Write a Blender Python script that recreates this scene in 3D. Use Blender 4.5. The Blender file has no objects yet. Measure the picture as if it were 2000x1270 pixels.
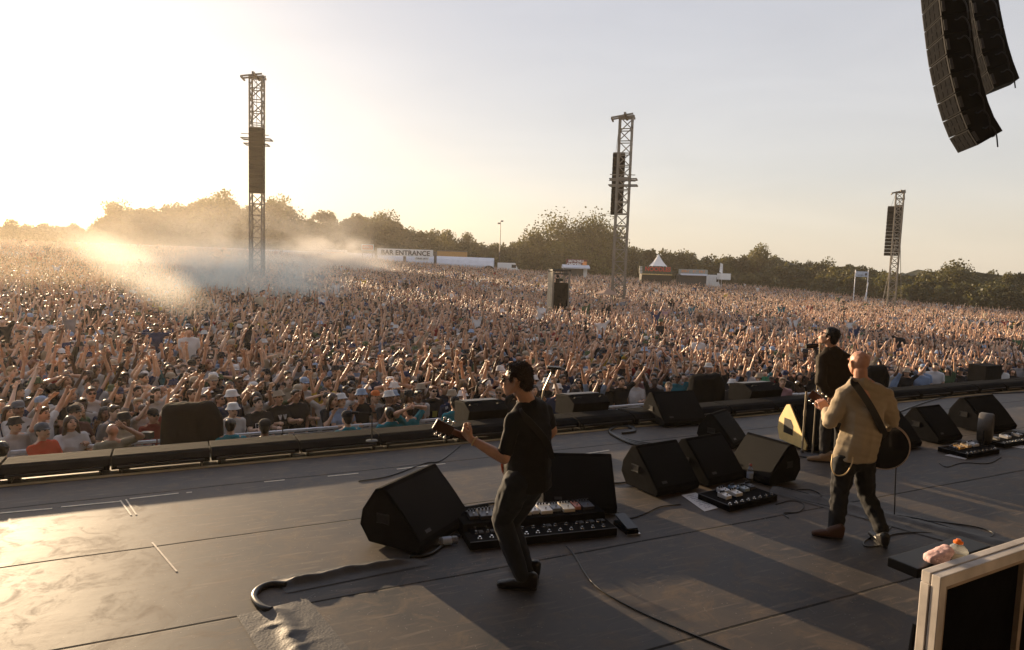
import bpy, bmesh, math, random
from mathutils import Vector, Matrix, noise
R = math.radians
rnd = random.Random(11)
SC = bpy.context.scene
COL = SC.collection

# ------------------------------------------------------------------ camera
FPX, CXP, CYP, HC = 1334.0, 1000.0, 635.0, 2.4
ROLL = R(1.9)
PITCH = math.atan(120 * math.cos(ROLL) / FPX)
cam_d = bpy.data.cameras.new('camera')
cam_d.sensor_width = 36.0
cam_d.lens = FPX / 2000.0 * 36.0
cam_d.clip_start, cam_d.clip_end = 0.05, 9000.0
cam = bpy.data.objects.new('camera', cam_d)
COL.objects.link(cam)
cam.matrix_world = (Matrix.Translation((0, 0, HC)) @ Matrix.Rotation(R(90) - PITCH, 4, 'X')
                    @ Matrix.Rotation(ROLL, 4, 'Z'))
SC.camera = cam

# ------------------------------------------------------------------ sky, sun, exposure
SUN_EL, SUN_AZ = R(7.6), R(-39.5)          # azimuth measured from +Y towards +X
world = bpy.data.worlds.new('World')
SC.world = world
world.use_nodes = True
wn, wl = world.node_tree.nodes, world.node_tree.links
for n in list(wn):
    wn.remove(n)
sky = wn.new('ShaderNodeTexSky')
sky.sky_type = 'NISHITA'
sky.sun_disc = False
sky.sun_elevation = SUN_EL
sky.sun_rotation = SUN_AZ
sky.altitude = 60
sky.air_density = 1.0
sky.dust_density = 2.2
sky.ozone_density = 2.4
bg = wn.new('ShaderNodeBackground')
bg.inputs['Strength'].default_value = 0.15
wo = wn.new('ShaderNodeOutputWorld')
# a milky summer sky: the Nishita sky plus an even veil of high haze, warmer towards the horizon
tcw = wn.new('ShaderNodeTexCoord'); spw = wn.new('ShaderNodeSeparateXYZ'); wl.new(tcw.outputs['Generated'], spw.inputs[0])
veil = wn.new('ShaderNodeValToRGB'); ve = veil.color_ramp.elements
ve[0].position = 0.0; ve[0].color = (2.45, 2.16, 1.75, 1)
ve[1].position = 0.62; ve[1].color = (1.42, 1.44, 1.66, 1)
vq = ve.new(0.13); vq.color = (2.08, 1.97, 1.82, 1)
wl.new(spw.outputs[2], veil.inputs[0])
cmap = wn.new('ShaderNodeMapping'); cmap.inputs['Scale'].default_value = (1.2, 1.2, 6.0); wl.new(tcw.outputs['Generated'], cmap.inputs[0])
cno = wn.new('ShaderNodeTexNoise'); cno.inputs['Scale'].default_value = 2.2; cno.inputs['Detail'].default_value = 6; cno.inputs['Distortion'].default_value = 0.8; wl.new(cmap.outputs[0], cno.inputs[0])
cmr = wn.new('ShaderNodeMapRange'); cmr.inputs['From Min'].default_value = 0.35; cmr.inputs['From Max'].default_value = 0.7; cmr.inputs['To Min'].default_value = 0.965; cmr.inputs['To Max'].default_value = 1.05; wl.new(cno.outputs[0], cmr.inputs[0])
cmx = wn.new('ShaderNodeMix'); cmx.data_type = 'RGBA'; cmx.blend_type = 'MULTIPLY'; cmx.inputs[0].default_value = 1.0
addw = wn.new('ShaderNodeMix'); addw.data_type = 'RGBA'; addw.blend_type = 'ADD'; addw.inputs[0].default_value = 1.0
skm = wn.new('ShaderNodeMix'); skm.data_type = 'RGBA'; skm.blend_type = 'MULTIPLY'; skm.inputs[0].default_value = 1.0
wl.new(sky.outputs[0], skm.inputs[6]); skm.inputs[7].default_value = (0.185, 0.19, 0.21, 1)
wl.new(skm.outputs[2], addw.inputs[6]); wl.new(veil.outputs[0], cmx.inputs[6]); wl.new(cmr.outputs[0], cmx.inputs[7]); wl.new(cmx.outputs[2], addw.inputs[7])
wl.new(addw.outputs[2], bg.inputs[0])
wl.new(bg.outputs[0], wo.inputs[0])

sun_l = bpy.data.lights.new('sun', 'SUN')
sun_l.energy = 5.0
sun_l.angle = R(0.6)
sun_l.color = (1.0, 0.73, 0.45)
sun = bpy.data.objects.new('sun', sun_l)
COL.objects.link(sun)
SDIR = Vector((math.sin(SUN_AZ) * math.cos(SUN_EL), math.cos(SUN_AZ) * math.cos(SUN_EL), math.sin(SUN_EL)))
sun.rotation_euler = (-SDIR).to_track_quat('-Z', 'Y').to_euler()

SC.view_settings.view_transform = 'Standard'
SC.view_settings.look = 'None'
SC.view_settings.gamma = 1.0
SC.view_settings.exposure = 1.0
SC.cycles.use_denoising = True
SC.cycles.max_bounces = 6
SC.cycles.diffuse_bounces = 3
SC.cycles.glossy_bounces = 3
SC.cycles.transmission_bounces = 4
SC.cycles.volume_bounces = 2
SC.cycles.transparent_max_bounces = 6
SC.cycles.volume_step_rate = 3.0
SC.cycles.volume_max_steps = 64
SC.cycles.sample_clamp_indirect = 4.0

# ------------------------------------------------------------------ pixel helpers (photo pixels -> metres)
def ray(px, py):
    u, v = px - CXP, CYP - py
    u2 = u * math.cos(ROLL) - v * math.sin(ROLL)
    v2 = u * math.sin(ROLL) + v * math.cos(ROLL)
    c, s = math.cos(PITCH), math.sin(PITCH)
    return Vector((u2, FPX * c + v2 * s, -FPX * s + v2 * c))
def gp(px, py, z=0.0):
    r = ray(px, py); t = (z - HC) / r.z
    return Vector((r.x * t, r.y * t, z))
def at(px, py, Y):
    r = ray(px, py); t = Y / r.y
    return Vector((r.x * t, Y, HC + r.z * t))
def proj(p):
    q = Vector(p) - Vector((0, 0, HC)); c, s = math.cos(PITCH), math.sin(PITCH)
    f = q.y * c - q.z * s
    if f < 0.1: return (-9999, -9999, f)
    v2 = (q.y * s + q.z * c) / f * FPX; u2 = q.x / f * FPX
    return (CXP + u2 * math.cos(ROLL) + v2 * math.sin(ROLL), CYP - (-u2 * math.sin(ROLL) + v2 * math.cos(ROLL)), f)

# stage frame: u runs along the front edge, v towards the audience
SA = R(26.5)
E0 = Vector((-5.04, 6.61, 0))
EU = Vector((math.cos(SA), math.sin(SA), 0)); EV = Vector((-math.sin(SA), math.cos(SA), 0))
def S(u, v, z=0.0):
    p = E0 + EU * u + EV * v
    return Vector((p.x, p.y, z))
def toS(p):
    q = Vector((p[0], p[1], 0)) - E0
    return q.dot(EU), q.dot(EV)

# ------------------------------------------------------------------ materials
def mat(name, col, rough=0.6, metal=0.0, var=0.15, scale=6.0, bump=0.0, bscale=40.0, spec=0.5, objcol=False, sheen=0.0, trans=0.0):
    m = bpy.data.materials.new(name); m.use_nodes = True
    nt = m.node_tree; N, L = nt.nodes, nt.links
    b = N['Principled BSDF']
    b.inputs['Roughness'].default_value = rough
    b.inputs['Metallic'].default_value = metal
    b.inputs['Specular IOR Level'].default_value = spec
    if trans:
        b.inputs['Transmission Weight'].default_value = trans
    if sheen:
        b.inputs['Sheen Weight'].default_value = sheen
        b.inputs['Sheen Roughness'].default_value = 0.4
    tc = N.new('ShaderNodeTexCoord')
    nz = N.new('ShaderNodeTexNoise'); nz.inputs['Scale'].default_value = scale; nz.inputs['Detail'].default_value = 5
    L.new(tc.outputs['Object'], nz.inputs['Vector'])
    mr = N.new('ShaderNodeMapRange')
    mr.inputs['From Min'].default_value = 0.3; mr.inputs['From Max'].default_value = 0.7
    mr.inputs['To Min'].default_value = 1 - var; mr.inputs['To Max'].default_value = 1 + var
    L.new(nz.outputs[0], mr.inputs['Value'])
    mx = N.new('ShaderNodeMix'); mx.data_type = 'RGBA'; mx.blend_type = 'MULTIPLY'; mx.inputs[0].default_value = 1
    if objcol:
        oi = N.new('ShaderNodeObjectInfo'); L.new(oi.outputs['Color'], mx.inputs[6])
    else:
        mx.inputs[6].default_value = (*col, 1)
    L.new(mr.outputs[0], mx.inputs[7])
    L.new(mx.outputs[2], b.inputs['Base Color'])
    if bump:
        n2 = N.new('ShaderNodeTexNoise'); n2.inputs['Scale'].default_value = bscale; n2.inputs['Detail'].default_value = 4
        L.new(tc.outputs['Object'], n2.inputs['Vector'])
        bp = N.new('ShaderNodeBump'); bp.inputs['Strength'].default_value = bump; bp.inputs['Distance'].default_value = 0.01
        L.new(n2.outputs[0], bp.inputs['Height']); L.new(bp.outputs[0], b.inputs['Normal'])
    return m

M = {}
M['black_box'] = mat('black textured paint', (0.008, 0.008, 0.009), 0.75, spec=0.02, var=0.4, scale=9, bump=0.3, bscale=120)
M['grille'] = mat('black steel grille', (0.006, 0.006, 0.007), 0.65, spec=0.07, var=0.25, scale=3, bump=0.7, bscale=350)
M['black_cloth'] = mat('black cloth', (0.006, 0.006, 0.007), 0.9, spec=0.05, var=0.3, bump=0.5, bscale=14)
M['black_plastic'] = mat('black plastic', (0.010, 0.010, 0.011), 0.45, var=0.2, spec=0.3)
M['rubber'] = mat('black rubber cable', (0.012, 0.012, 0.012), 0.38, var=0.2)
M['steel'] = mat('weathered steel', (0.16, 0.13, 0.10), 0.5, 0.5, var=0.25, scale=2)
M['alu'] = mat('aluminium', (0.80, 0.80, 0.82), 0.5, 0.25, var=0.15, scale=12)
M['chrome'] = mat('chrome', (0.62, 0.60, 0.57), 0.22, 1.0, var=0.05)
M['drape'] = mat('grey brown added drape', (0.15, 0.13, 0.115), 0.9, var=0.15, bump=0.4, bscale=3)
M['paper'] = mat('white paper', (0.78, 0.76, 0.74), 0.7, var=0.05)
M['ink'] = mat('dark printed ink', (0.03, 0.03, 0.035), 0.6, var=0.05)
M['white_tent'] = mat('white tent fabric', (0.55, 0.57, 0.62), 0.7, var=0.08, scale=1.2)
M['sun_and_fringe_yellow'] = mat('yellow for plate sunlight and fringe', (0.75, 0.55, 0.22), 0.5, var=0.12)  # wedge plate sunlight put into yellow colour; also the stall fringe
M['red_sign'] = mat('red sign letters', (0.55, 0.05, 0.03), 0.5, var=0.1)
M['orange_sign'] = mat('orange sign letters', (0.75, 0.28, 0.08), 0.5, var=0.1)
M['white_paint'] = mat('white paint', (0.78, 0.77, 0.75), 0.5, var=0.06)
M['skin'] = mat('fair skin', (0.60, 0.34, 0.23), 0.48, var=0.12, scale=18, bump=0.15, bscale=90)
M['skin_pink'] = mat('sunburnt skin', (0.60, 0.31, 0.21), 0.5, var=0.14, scale=14, bump=0.12, bscale=90)
M['teal'] = mat('teal work shirt', (0.02, 0.16, 0.20), 0.8, var=0.2)
M['grey_metal'] = mat('dark grey metal', (0.05, 0.05, 0.055), 0.45, 0.3, var=0.2)

# ------------------------------------------------------------------ object helpers
def tag(o, label=None, cat=None, group=None, kind=None):
    if label: o['label'] = label
    if cat: o['category'] = cat
    if group: o['group'] = group
    if kind: o['kind'] = kind
    return o
def empty(name, loc=(0, 0, 0), rz=0.0, label=None, cat=None, group=None):
    o = bpy.data.objects.new(name, None); COL.objects.link(o)
    o.location = loc; o.rotation_euler = (0, 0, rz); o.empty_display_size = 0.2
    return tag(o, label, cat, group)
def link(name, me, parent=None, mats=None):
    o = bpy.data.objects.new(name, me); COL.objects.link(o)
    if parent: o.parent = parent
    if mats is not None and not len(me.materials):
        for m in (mats if isinstance(mats, (list, tuple)) else [mats]): me.materials.append(m)
    return o
def copy_tree(o, parent=None):
    c = o.copy(); COL.objects.link(c); c.parent = parent
    for ch in o.children: copy_tree(ch, c)
    return c

class MB:
    """collects primitives, builds ONE mesh"""
    def __init__(s): s.v = []; s.f = []; s.mi = []; s.cur = 0
    def add(s, vs, fs):
        o = len(s.v); s.v += [tuple(v) for v in vs]
        for f in fs: s.f.append(tuple(o + i for i in f)); s.mi.append(s.cur)
        return s
    def box(s, c, size, rot=None, taper=None):
        hx, hy, hz = size[0] / 2, size[1] / 2, size[2] / 2
        vs = [Vector((x, y, z)) for z in (-hz, hz) for y in (-hy, hy) for x in (-hx, hx)]
        if taper:
            for v in vs:
                if v.z > 0: v.x *= taper; v.y *= taper
        if rot is not None: vs = [rot @ v for v in vs]
        c = Vector(c); vs = [v + c for v in vs]
        return s.add(vs, [(0, 2, 3, 1), (4, 5, 7, 6), (0, 1, 5, 4), (2, 6, 7, 3), (0, 4, 6, 2), (1, 3, 7, 5)])
    def bar(s, a, b, w, h=None):
        a, b = Vector(a), Vector(b); h = h or w; d = b - a
        q = d.to_track_quat('Z', 'Y').to_matrix()
        return s.box((a + b) / 2, (w, h, d.length), q)
    def tube(s, pts, r, n=8, cap=True, closed=False):
        pts = [Vector(p) for p in pts]; m = len(pts)
        rs = r if isinstance(r, (list, tuple)) else [r] * m
        vs = []; up = Vector((0, 0, 1)); prev = None
        for i, p in enumerate(pts):
            if closed: t = pts[(i + 1) % m] - pts[i - 1]
            else: t = pts[min(i + 1, m - 1)] - pts[max(i - 1, 0)]
            if t.length < 1e-9: t = Vector((0, 0, 1))
            t.normalize()
            if prev is None: x = t.orthogonal().normalized()
            else:
                x = prev - t * prev.dot(t)
                x = x.normalized() if x.length > 1e-6 else t.orthogonal().normalized()
            prev = x; y = t.cross(x)
            for k in range(n):
                a = 2 * math.pi * k / n; vs.append(p + (x * math.cos(a) + y * math.sin(a)) * rs[i])
        fs = []
        for i in range(m if closed else m - 1):
            j = (i + 1) % m
            for k in range(n):
                fs.append((i * n + k, i * n + (k + 1) % n, j * n + (k + 1) % n, j * n + k))
        if cap and not closed:
            fs.append(tuple(range(n))[::-1]); fs.append(tuple((m - 1) * n + k for k in range(n)))
        return s.add(vs, fs)
    def cyl(s, a, b, r, r2=None, n=16): return s.tube([a, b], [r, r if r2 is None else r2], n)
    def lathe(s, prof, c=(0, 0, 0), n=20, rot=None, sx=1, sy=1):
        vs = []; c = Vector(c)
        for (r, z) in prof:
            for k in range(n):
                a = 2 * math.pi * k / n; p = Vector((r * math.cos(a) * sx, r * math.sin(a) * sy, z))
                if rot is not None: p = rot @ p
                vs.append(p + c)
        fs = [(i * n + k, i * n + (k + 1) % n, (i + 1) * n + (k + 1) % n, (i + 1) * n + k)
              for i in range(len(prof) - 1) for k in range(n)]
        fs.append(tuple(range(n))[::-1]); fs.append(tuple((len(prof) - 1) * n + k for k in range(n)))
        return s.add(vs, fs)
    def prism(s, poly, w, frame):
        """poly: list of (a, b) in the side plane, extruded +-w/2 along x; frame: Matrix 4x4"""
        n = len(poly); vs = []
        for sx in (-w / 2, w / 2):
            for a, b in poly: vs.append(frame @ Vector((sx, a, b)))
        fs = [tuple(range(n)), tuple(range(2 * n - 1, n - 1, -1))]
        fs += [(i, i + n, (i + 1) % n + n, (i + 1) % n) for i in range(n)]
        return s.add(vs, fs)
    def ball(s, c, r, n=10, m=7, rot=None):
        rr = r if isinstance(r, (list, tuple)) else (r, r, r)
        vs = []; c = Vector(c)
        for i in range(m + 1):
            th = math.pi * i / m
            for k in range(n):
                a = 2 * math.pi * k / n
                p = Vector((rr[0] * math.sin(th) * math.cos(a), rr[1] * math.sin(th) * math.sin(a), rr[2] * math.cos(th)))
                if rot is not None: p = rot @ p
                vs.append(p + c)
        fs = [(i * n + k, (i + 1) * n + k, (i + 1) * n + (k + 1) % n, i * n + (k + 1) % n) for i in range(m) for k in range(n)]
        return s.add(vs, fs)
    def mesh(s, name, mats, smooth=False, bevel=0.0):
        me = bpy.data.meshes.new(name); me.from_pydata(s.v, [], s.f)
        for m in (mats if isinstance(mats, (list, tuple)) else [mats]): me.materials.append(m)
        if any(s.mi): me.polygons.foreach_set('material_index', s.mi)
        bm = bmesh.new(); bm.from_mesh(me)
        bmesh.ops.remove_doubles(bm, verts=bm.verts, dist=1e-5)
        bmesh.ops.recalc_face_normals(bm, faces=bm.faces)
        if bevel:
            es = [e for e in bm.edges if len(e.link_faces) == 2 and e.calc_face_angle(0) > 0.6]
            bmesh.ops.bevel(bm, geom=es, offset=bevel, segments=2, affect='EDGES', profile=0.6)
        bm.to_mesh(me); bm.free()
        if smooth: me.shade_smooth() if smooth is True else me.set_sharp_from_angle(angle=smooth)
        me.update(); return me
    def build(s, name, mats, parent=None, smooth=False, bevel=0.0):
        return link(name, s.mesh(name, mats, smooth, bevel), parent)

def text_obj(name, txt, size, m, mw, parent=None, extrude=0.01, sx=1.0, font_off=0.0):
    cu = bpy.data.curves.new(name, 'FONT'); cu.body = txt; cu.size = size; cu.extrude = extrude
    cu.align_x = 'CENTER'; cu.align_y = 'CENTER'; cu.offset = font_off
    tmp = bpy.data.objects.new(name + '_tmp', cu)
    me = bpy.data.meshes.new_from_object(tmp)
    bpy.data.objects.remove(tmp); bpy.data.curves.remove(cu)
    me.transform(Matrix.Diagonal((sx, 1, 1, 1))); me.materials.clear(); me.materials.append(m)
    o = link(name, me, parent); o.matrix_local = mw
    return o
def bez(pts, n=8):
    """Catmull-Rom through points"""
    P = [Vector(p) for p in pts]; P = [P[0] * 2 - P[1]] + P + [P[-1] * 2 - P[-2]]; out = []
    for i in range(1, len(P) - 2):
        for k in range(n):
            t = k / n; a, b, c, d = P[i - 1], P[i], P[i + 1], P[i + 2]
            out.append(0.5 * ((2 * b) + (c - a) * t + (2 * a - 5 * b + 4 * c - d) * t * t + (3 * b - a - 3 * c + d) * t ** 3))
    out.append(P[-2]); return out

# --- organic bodies: tapered limbs fused into one skin by a voxel remesh
def fib(n=36):
    out = []; g = math.pi * (3 - 5 ** 0.5)
    for i in range(n):
        z = 1 - 2 * (i + 0.5) / n; r = math.sqrt(1 - z * z); out.append(Vector((r * math.cos(g * i), r * math.sin(g * i), z)))
    return out
FIB = fib(40)
class Flesh:
    def __init__(s): s.bm = bmesh.new()
    def hull(s, pts):
        vs = [s.bm.verts.new(p) for p in pts]
        r = bmesh.ops.convex_hull(s.bm, input=vs, use_existing_faces=False)
        dead = [g for g in set(r['geom_interior'] + r['geom_unused']) if isinstance(g, bmesh.types.BMVert) and g.is_valid and not g.link_faces]
        if dead: bmesh.ops.delete(s.bm, geom=dead, context='VERTS')
        return s
    def limb(s, *pr):
        """limb(p0, r0, p1, r1, ...) tapered chain"""
        P = [(Vector(pr[i]), pr[i + 1]) for i in range(0, len(pr), 2)]
        for (a, ra), (b, rb) in zip(P, P[1:]):
            s.hull([a + f * ra for f in FIB] + [b + f * rb for f in FIB])
        return s
    def egg(s, c, r, rot=None):
        r = r if isinstance(r, (list, tuple)) else (r, r, r); c = Vector(c)
        pts = [Vector((f.x * r[0], f.y * r[1], f.z * r[2])) for f in fib(70)]
        if rot is not None: pts = [rot @ p for p in pts]
        return s.hull([c + p for p in pts])
    def eggs(s, *cr):
        """hull of several ellipsoids: eggs(c, r, c, r ...) """
        pts = []
        for i in range(0, len(cr), 2):
            c = Vector(cr[i]); r = cr[i + 1]; r = r if isinstance(r, (list, tuple)) else (r, r, r)
            pts += [c + Vector((f.x * r[0], f.y * r[1], f.z * r[2])) for f in FIB]
        return s.hull(pts)
    def mesh(s, name, vox, mats, smooth=4, fac=0.5, wrinkle=None, extra=None):
        me0 = bpy.data.meshes.new(name); s.bm.to_mesh(me0); s.bm.free()
        o = bpy.data.objects.new(name, me0); COL.objects.link(o)
        m = o.modifiers.new('r', 'REMESH'); m.mode = 'VOXEL'; m.voxel_size = vox; m.use_smooth_shade = True
        if smooth:
            k = o.modifiers.new('s', 'SMOOTH'); k.factor = fac; k.iterations = smooth
        dg = bpy.context.evaluated_depsgraph_get()
        me = bpy.data.meshes.new_from_object(o.evaluated_get(dg))
        bpy.data.objects.remove(o); bpy.data.meshes.remove(me0)
        me.name = name; me.materials.clear()
        for q in (mats if isinstance(mats, (list, tuple)) else [mats]): me.materials.append(q)
        if wrinkle:
            nrm = [v.normal.copy() for v in me.vertices]
            for v, n in zip(me.vertices, nrm): v.co = v.co + n * wrinkle(v.co)
        me.update(); return me
def join_meshes(name, items, smooth=True):
    """items: list of (mesh, Matrix or None); keeps materials by appending slots"""
    vs, fs, mi, mats = [], [], [], []
    for me, mw in items:
        o = len(vs); base = []
        for m in me.materials:
            if m not in mats: mats.append(m)
            base.append(mats.index(m))
        for v in me.vertices: vs.append((mw @ v.co) if mw else v.co.copy())
        for p in me.polygons:
            fs.append([o + i for i in p.vertices]); mi.append(base[p.material_index] if base else 0)
    me = bpy.data.meshes.new(name); me.from_pydata([tuple(v) for v in vs], [], fs)
    for m in mats: me.materials.append(m)
    me.polygons.foreach_set('material_index', mi)
    if smooth: me.shade_smooth()
    me.update(); return me
# ================================================================== STAGE
def stage_floor_material():
    m = bpy.data.materials.new('stage floor vinyl'); m.use_nodes = True
    nt = m.node_tree; N, L = nt.nodes, nt.links; b = N['Principled BSDF']
    tc = N.new('ShaderNodeTexCoord'); sep = N.new('ShaderNodeSeparateXYZ'); L.new(tc.outputs['Object'], sep.inputs[0])
    def math_(op, a, b_=None, v=None):
        n = N.new('ShaderNodeMath'); n.operation = op
        if hasattr(a, 'links'): L.new(a, n.inputs[0])
        else: n.inputs[0].default_value = a
        if b_ is not None:
            if hasattr(b_, 'links'): L.new(b_, n.inputs[1])
            else: n.inputs[1].default_value = b_
        return n.outputs[0]
    wob = N.new('ShaderNodeTexNoise'); wob.inputs['Scale'].default_value = 0.9; L.new(tc.outputs['Object'], wob.inputs[0])
    y = math_('ADD', sep.outputs[1], math_('MULTIPLY', wob.outputs[0], 0.03))
    a = math_('MODULO', math_('ADD', y, 2.05 + 1.42 * 20), 1.42)
    d = math_('ABSOLUTE', math_('SUBTRACT', a, 0.71)); d = math_('SUBTRACT', 0.71, d)
    seam = N.new('ShaderNodeMapRange'); seam.inputs['From Min'].default_value = 0.007; seam.inputs['From Max'].default_value = 0.015
    seam.inputs['To Min'].default_value = 1; seam.inputs['To Max'].default_value = 0; L.new(d, seam.inputs[0])
    # worn patches, dust and scuffs
    n1 = N.new('ShaderNodeTexNoise'); n1.inputs['Scale'].default_value = 1.3; n1.inputs['Detail'].default_value = 8; n1.inputs['Roughness'].default_value = 0.65
    n2 = N.new('ShaderNodeTexNoise'); n2.inputs['Scale'].default_value = 9; n2.inputs['Detail'].default_value = 6
    mp = N.new('ShaderNodeMapping'); mp.inputs['Scale'].default_value = (1.0, 7.0, 1.0); mp.inputs['Rotation'].default_value = (0, 0, 0.15)
    n3 = N.new('ShaderNodeTexNoise'); n3.inputs['Scale'].default_value = 3; n3.inputs['Detail'].default_value = 7
    L.new(tc.outputs['Object'], n1.inputs[0]); L.new(tc.outputs['Object'], n2.inputs[0])
    L.new(tc.outputs['Object'], mp.inputs[0]); L.new(mp.outputs[0], n3.inputs[0])
    cr = N.new('ShaderNodeValToRGB'); e = cr.color_ramp.elements
    e[0].position = 0.34; e[0].color = (0.034, 0.033, 0.033, 1); e[1].position = 0.66; e[1].color = (0.095, 0.074, 0.057, 1)
    L.new(n1.outputs[0], cr.inputs[0])
    cr2 = N.new('ShaderNodeValToRGB'); e = cr2.color_ramp.elements
    e[0].position = 0.56; e[0].color = (0, 0, 0, 1); e[1].position = 0.72; e[1].color = (1, 1, 1, 1)
    L.new(n3.outputs[0], cr2.inputs[0])
    mx = N.new('ShaderNodeMix'); mx.data_type = 'RGBA'; L.new(math_('MULTIPLY', cr2.outputs[0], 0.75), mx.inputs[0])
    L.new(cr.outputs[0], mx.inputs[6]); mx.inputs[7].default_value = (0.19, 0.145, 0.11, 1)
    # scratches
    vo = N.new('ShaderNodeTexVoronoi'); vo.feature = 'DISTANCE_TO_EDGE'; vo.inputs['Scale'].default_value = 1.7
    mp2 = N.new('ShaderNodeMapping'); mp2.inputs['Scale'].default_value = (0.6, 2.3, 1); mp2.inputs['Rotation'].default_value = (0, 0, 0.7)
    L.new(tc.outputs['Object'], mp2.inputs[0]); L.new(mp2.outputs[0], vo.inputs[0])
    lt = math_('LESS_THAN', vo.outputs[0], 0.0022)
    lt = math_('MULTIPLY', lt, math_('GREATER_THAN', n2.outputs[0], 0.56))
    mxs = N.new('ShaderNodeMix'); mxs.data_type = 'RGBA'; L.new(math_('MULTIPLY', lt, 0.5), mxs.inputs[0]); L.new(mx.outputs[2], mxs.inputs[6]); mxs.inputs[7].default_value = (0.2, 0.18, 0.16, 1)
    mx2 = N.new('ShaderNodeMix'); mx2.data_type = 'RGBA'; L.new(math_('MULTIPLY', seam.outputs[0], 0.92), mx2.inputs[0])
    L.new(mxs.outputs[2], mx2.inputs[6]); mx2.inputs[7].default_value = (0.004, 0.004, 0.004, 1)
    # footprints, dusty smears and small specks
    n5 = N.new('ShaderNodeTexNoise'); n5.inputs['Scale'].default_value = 3.4; n5.inputs['Detail'].default_value = 10; n5.inputs['Roughness'].default_value = 0.75; n5.inputs['Distortion'].default_value = 1.2; L.new(tc.outputs['Object'], n5.inputs[0])
    c5 = N.new('ShaderNodeMapRange'); c5.inputs['From Min'].default_value = 0.50; c5.inputs['From Max'].default_value = 0.66; L.new(n5.outputs[0], c5.inputs[0])
    n6 = N.new('ShaderNodeTexVoronoi'); n6.inputs['Scale'].default_value = 26; L.new(tc.outputs['Object'], n6.inputs[0])
    sp = math_('MULTIPLY', math_('LESS_THAN', n6.outputs['Distance'], 0.13), math_('GREATER_THAN', n2.outputs[0], 0.53))
    mx3 = N.new('ShaderNodeMix'); mx3.data_type = 'RGBA'; L.new(math_('MULTIPLY', c5.outputs[0], 0.6), mx3.inputs[0]); L.new(mx2.outputs[2], mx3.inputs[6]); mx3.inputs[7].default_value = (0.19, 0.135, 0.092, 1)
    mx4 = N.new('ShaderNodeMix'); mx4.data_type = 'RGBA'; L.new(math_('MULTIPLY', sp, 0.7), mx4.inputs[0]); L.new(mx3.outputs[2], mx4.inputs[6]); mx4.inputs[7].default_value = (0.26, 0.22, 0.18, 1)
    L.new(mx4.outputs[2], b.inputs['Base Color'])
    rr = N.new('ShaderNodeMapRange'); rr.inputs['To Min'].default_value = 0.52; rr.inputs['To Max'].default_value = 0.70
    L.new(math_('ADD', math_('MULTIPLY', n1.outputs[0], 0.6), math_('MULTIPLY', n3.outputs[0], 0.4)), rr.inputs[0])
    L.new(math_('ADD', math_('ADD', rr.outputs[0], math_('MULTIPLY', c5.outputs[0], 0.12)), math_('MULTIPLY', seam.outputs[0], 0.4)), b.inputs['Roughness'])
    b.inputs['Specular IOR Level'].default_value = 0.5
    n4 = N.new('ShaderNodeTexNoise'); n4.inputs['Scale'].default_value = 90; L.new(tc.outputs['Object'], n4.inputs[0])
    h = math_('ADD', math_('MULTIPLY', n4.outputs[0], 0.05), math_('MULTIPLY', n1.outputs[0], 0.6))
    h = math_('SUBTRACT', h, math_('MULTIPLY', seam.outputs[0], 0.6))
    bp = N.new('ShaderNodeBump'); bp.inputs['Strength'].default_value = 0.35; bp.inputs['Distance'].default_value = 0.01
    L.new(h, bp.inputs['Height']); L.new(bp.outputs[0], b.inputs['Normal'])
    return m
M['floor'] = stage_floor_material()
SFRAME = Matrix.Translation(E0) @ Matrix.Rotation(SA, 4, 'Z')
def in_stage(o): o.matrix_world = SFRAME; return o

mb = MB(); mb.box((5, -7.0, -0.06), (40, 16.0, 0.12))
o = in_stage(mb.build('stage_floor', M['floor'])); tag(o, kind='structure')
mb = MB(); mb.box((5, -7.0, -1.04), (39.9, 15.9, 1.82))
o = in_stage(mb.build('stage_base', M['black_cloth'])); tag(o, kind='structure')
# taped marks on the floor
mb = MB()
M['tape'] = mat('pale floor tape', (0.72, 0.62, 0.48), 0.5, var=0.2, scale=20)
for a, b in (((0, 1003), (102, 994)), ((119, 991), (234, 980)), ((253, 975), (349, 964)), ((364, 963), (375, 962)),
             ((516, 942), (556, 938)), ((640, 931), (700, 925)), ((775, 917), (870, 906)), ((235, 978), (256, 1007)), ((246, 976), (266, 1006)),
             ((297, 1060), (345, 1117)), ((1100, 893), (1190, 880))):
    p, q = gp(*a), gp(*b); d = (q - p).normalized(); n = Vector((-d.y, d.x, 0)) * (0.014 if abs(a[1] - b[1]) < 25 else 0.007)
    zz = Vector((0, 0, 0.004)); mb.add([p - n + zz, q - n + zz, q + n + zz, p + n + zz], [(0, 1, 2, 3)])
o = mb.build('floor_marking', M['tape']); tag(o, kind='structure')

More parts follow.
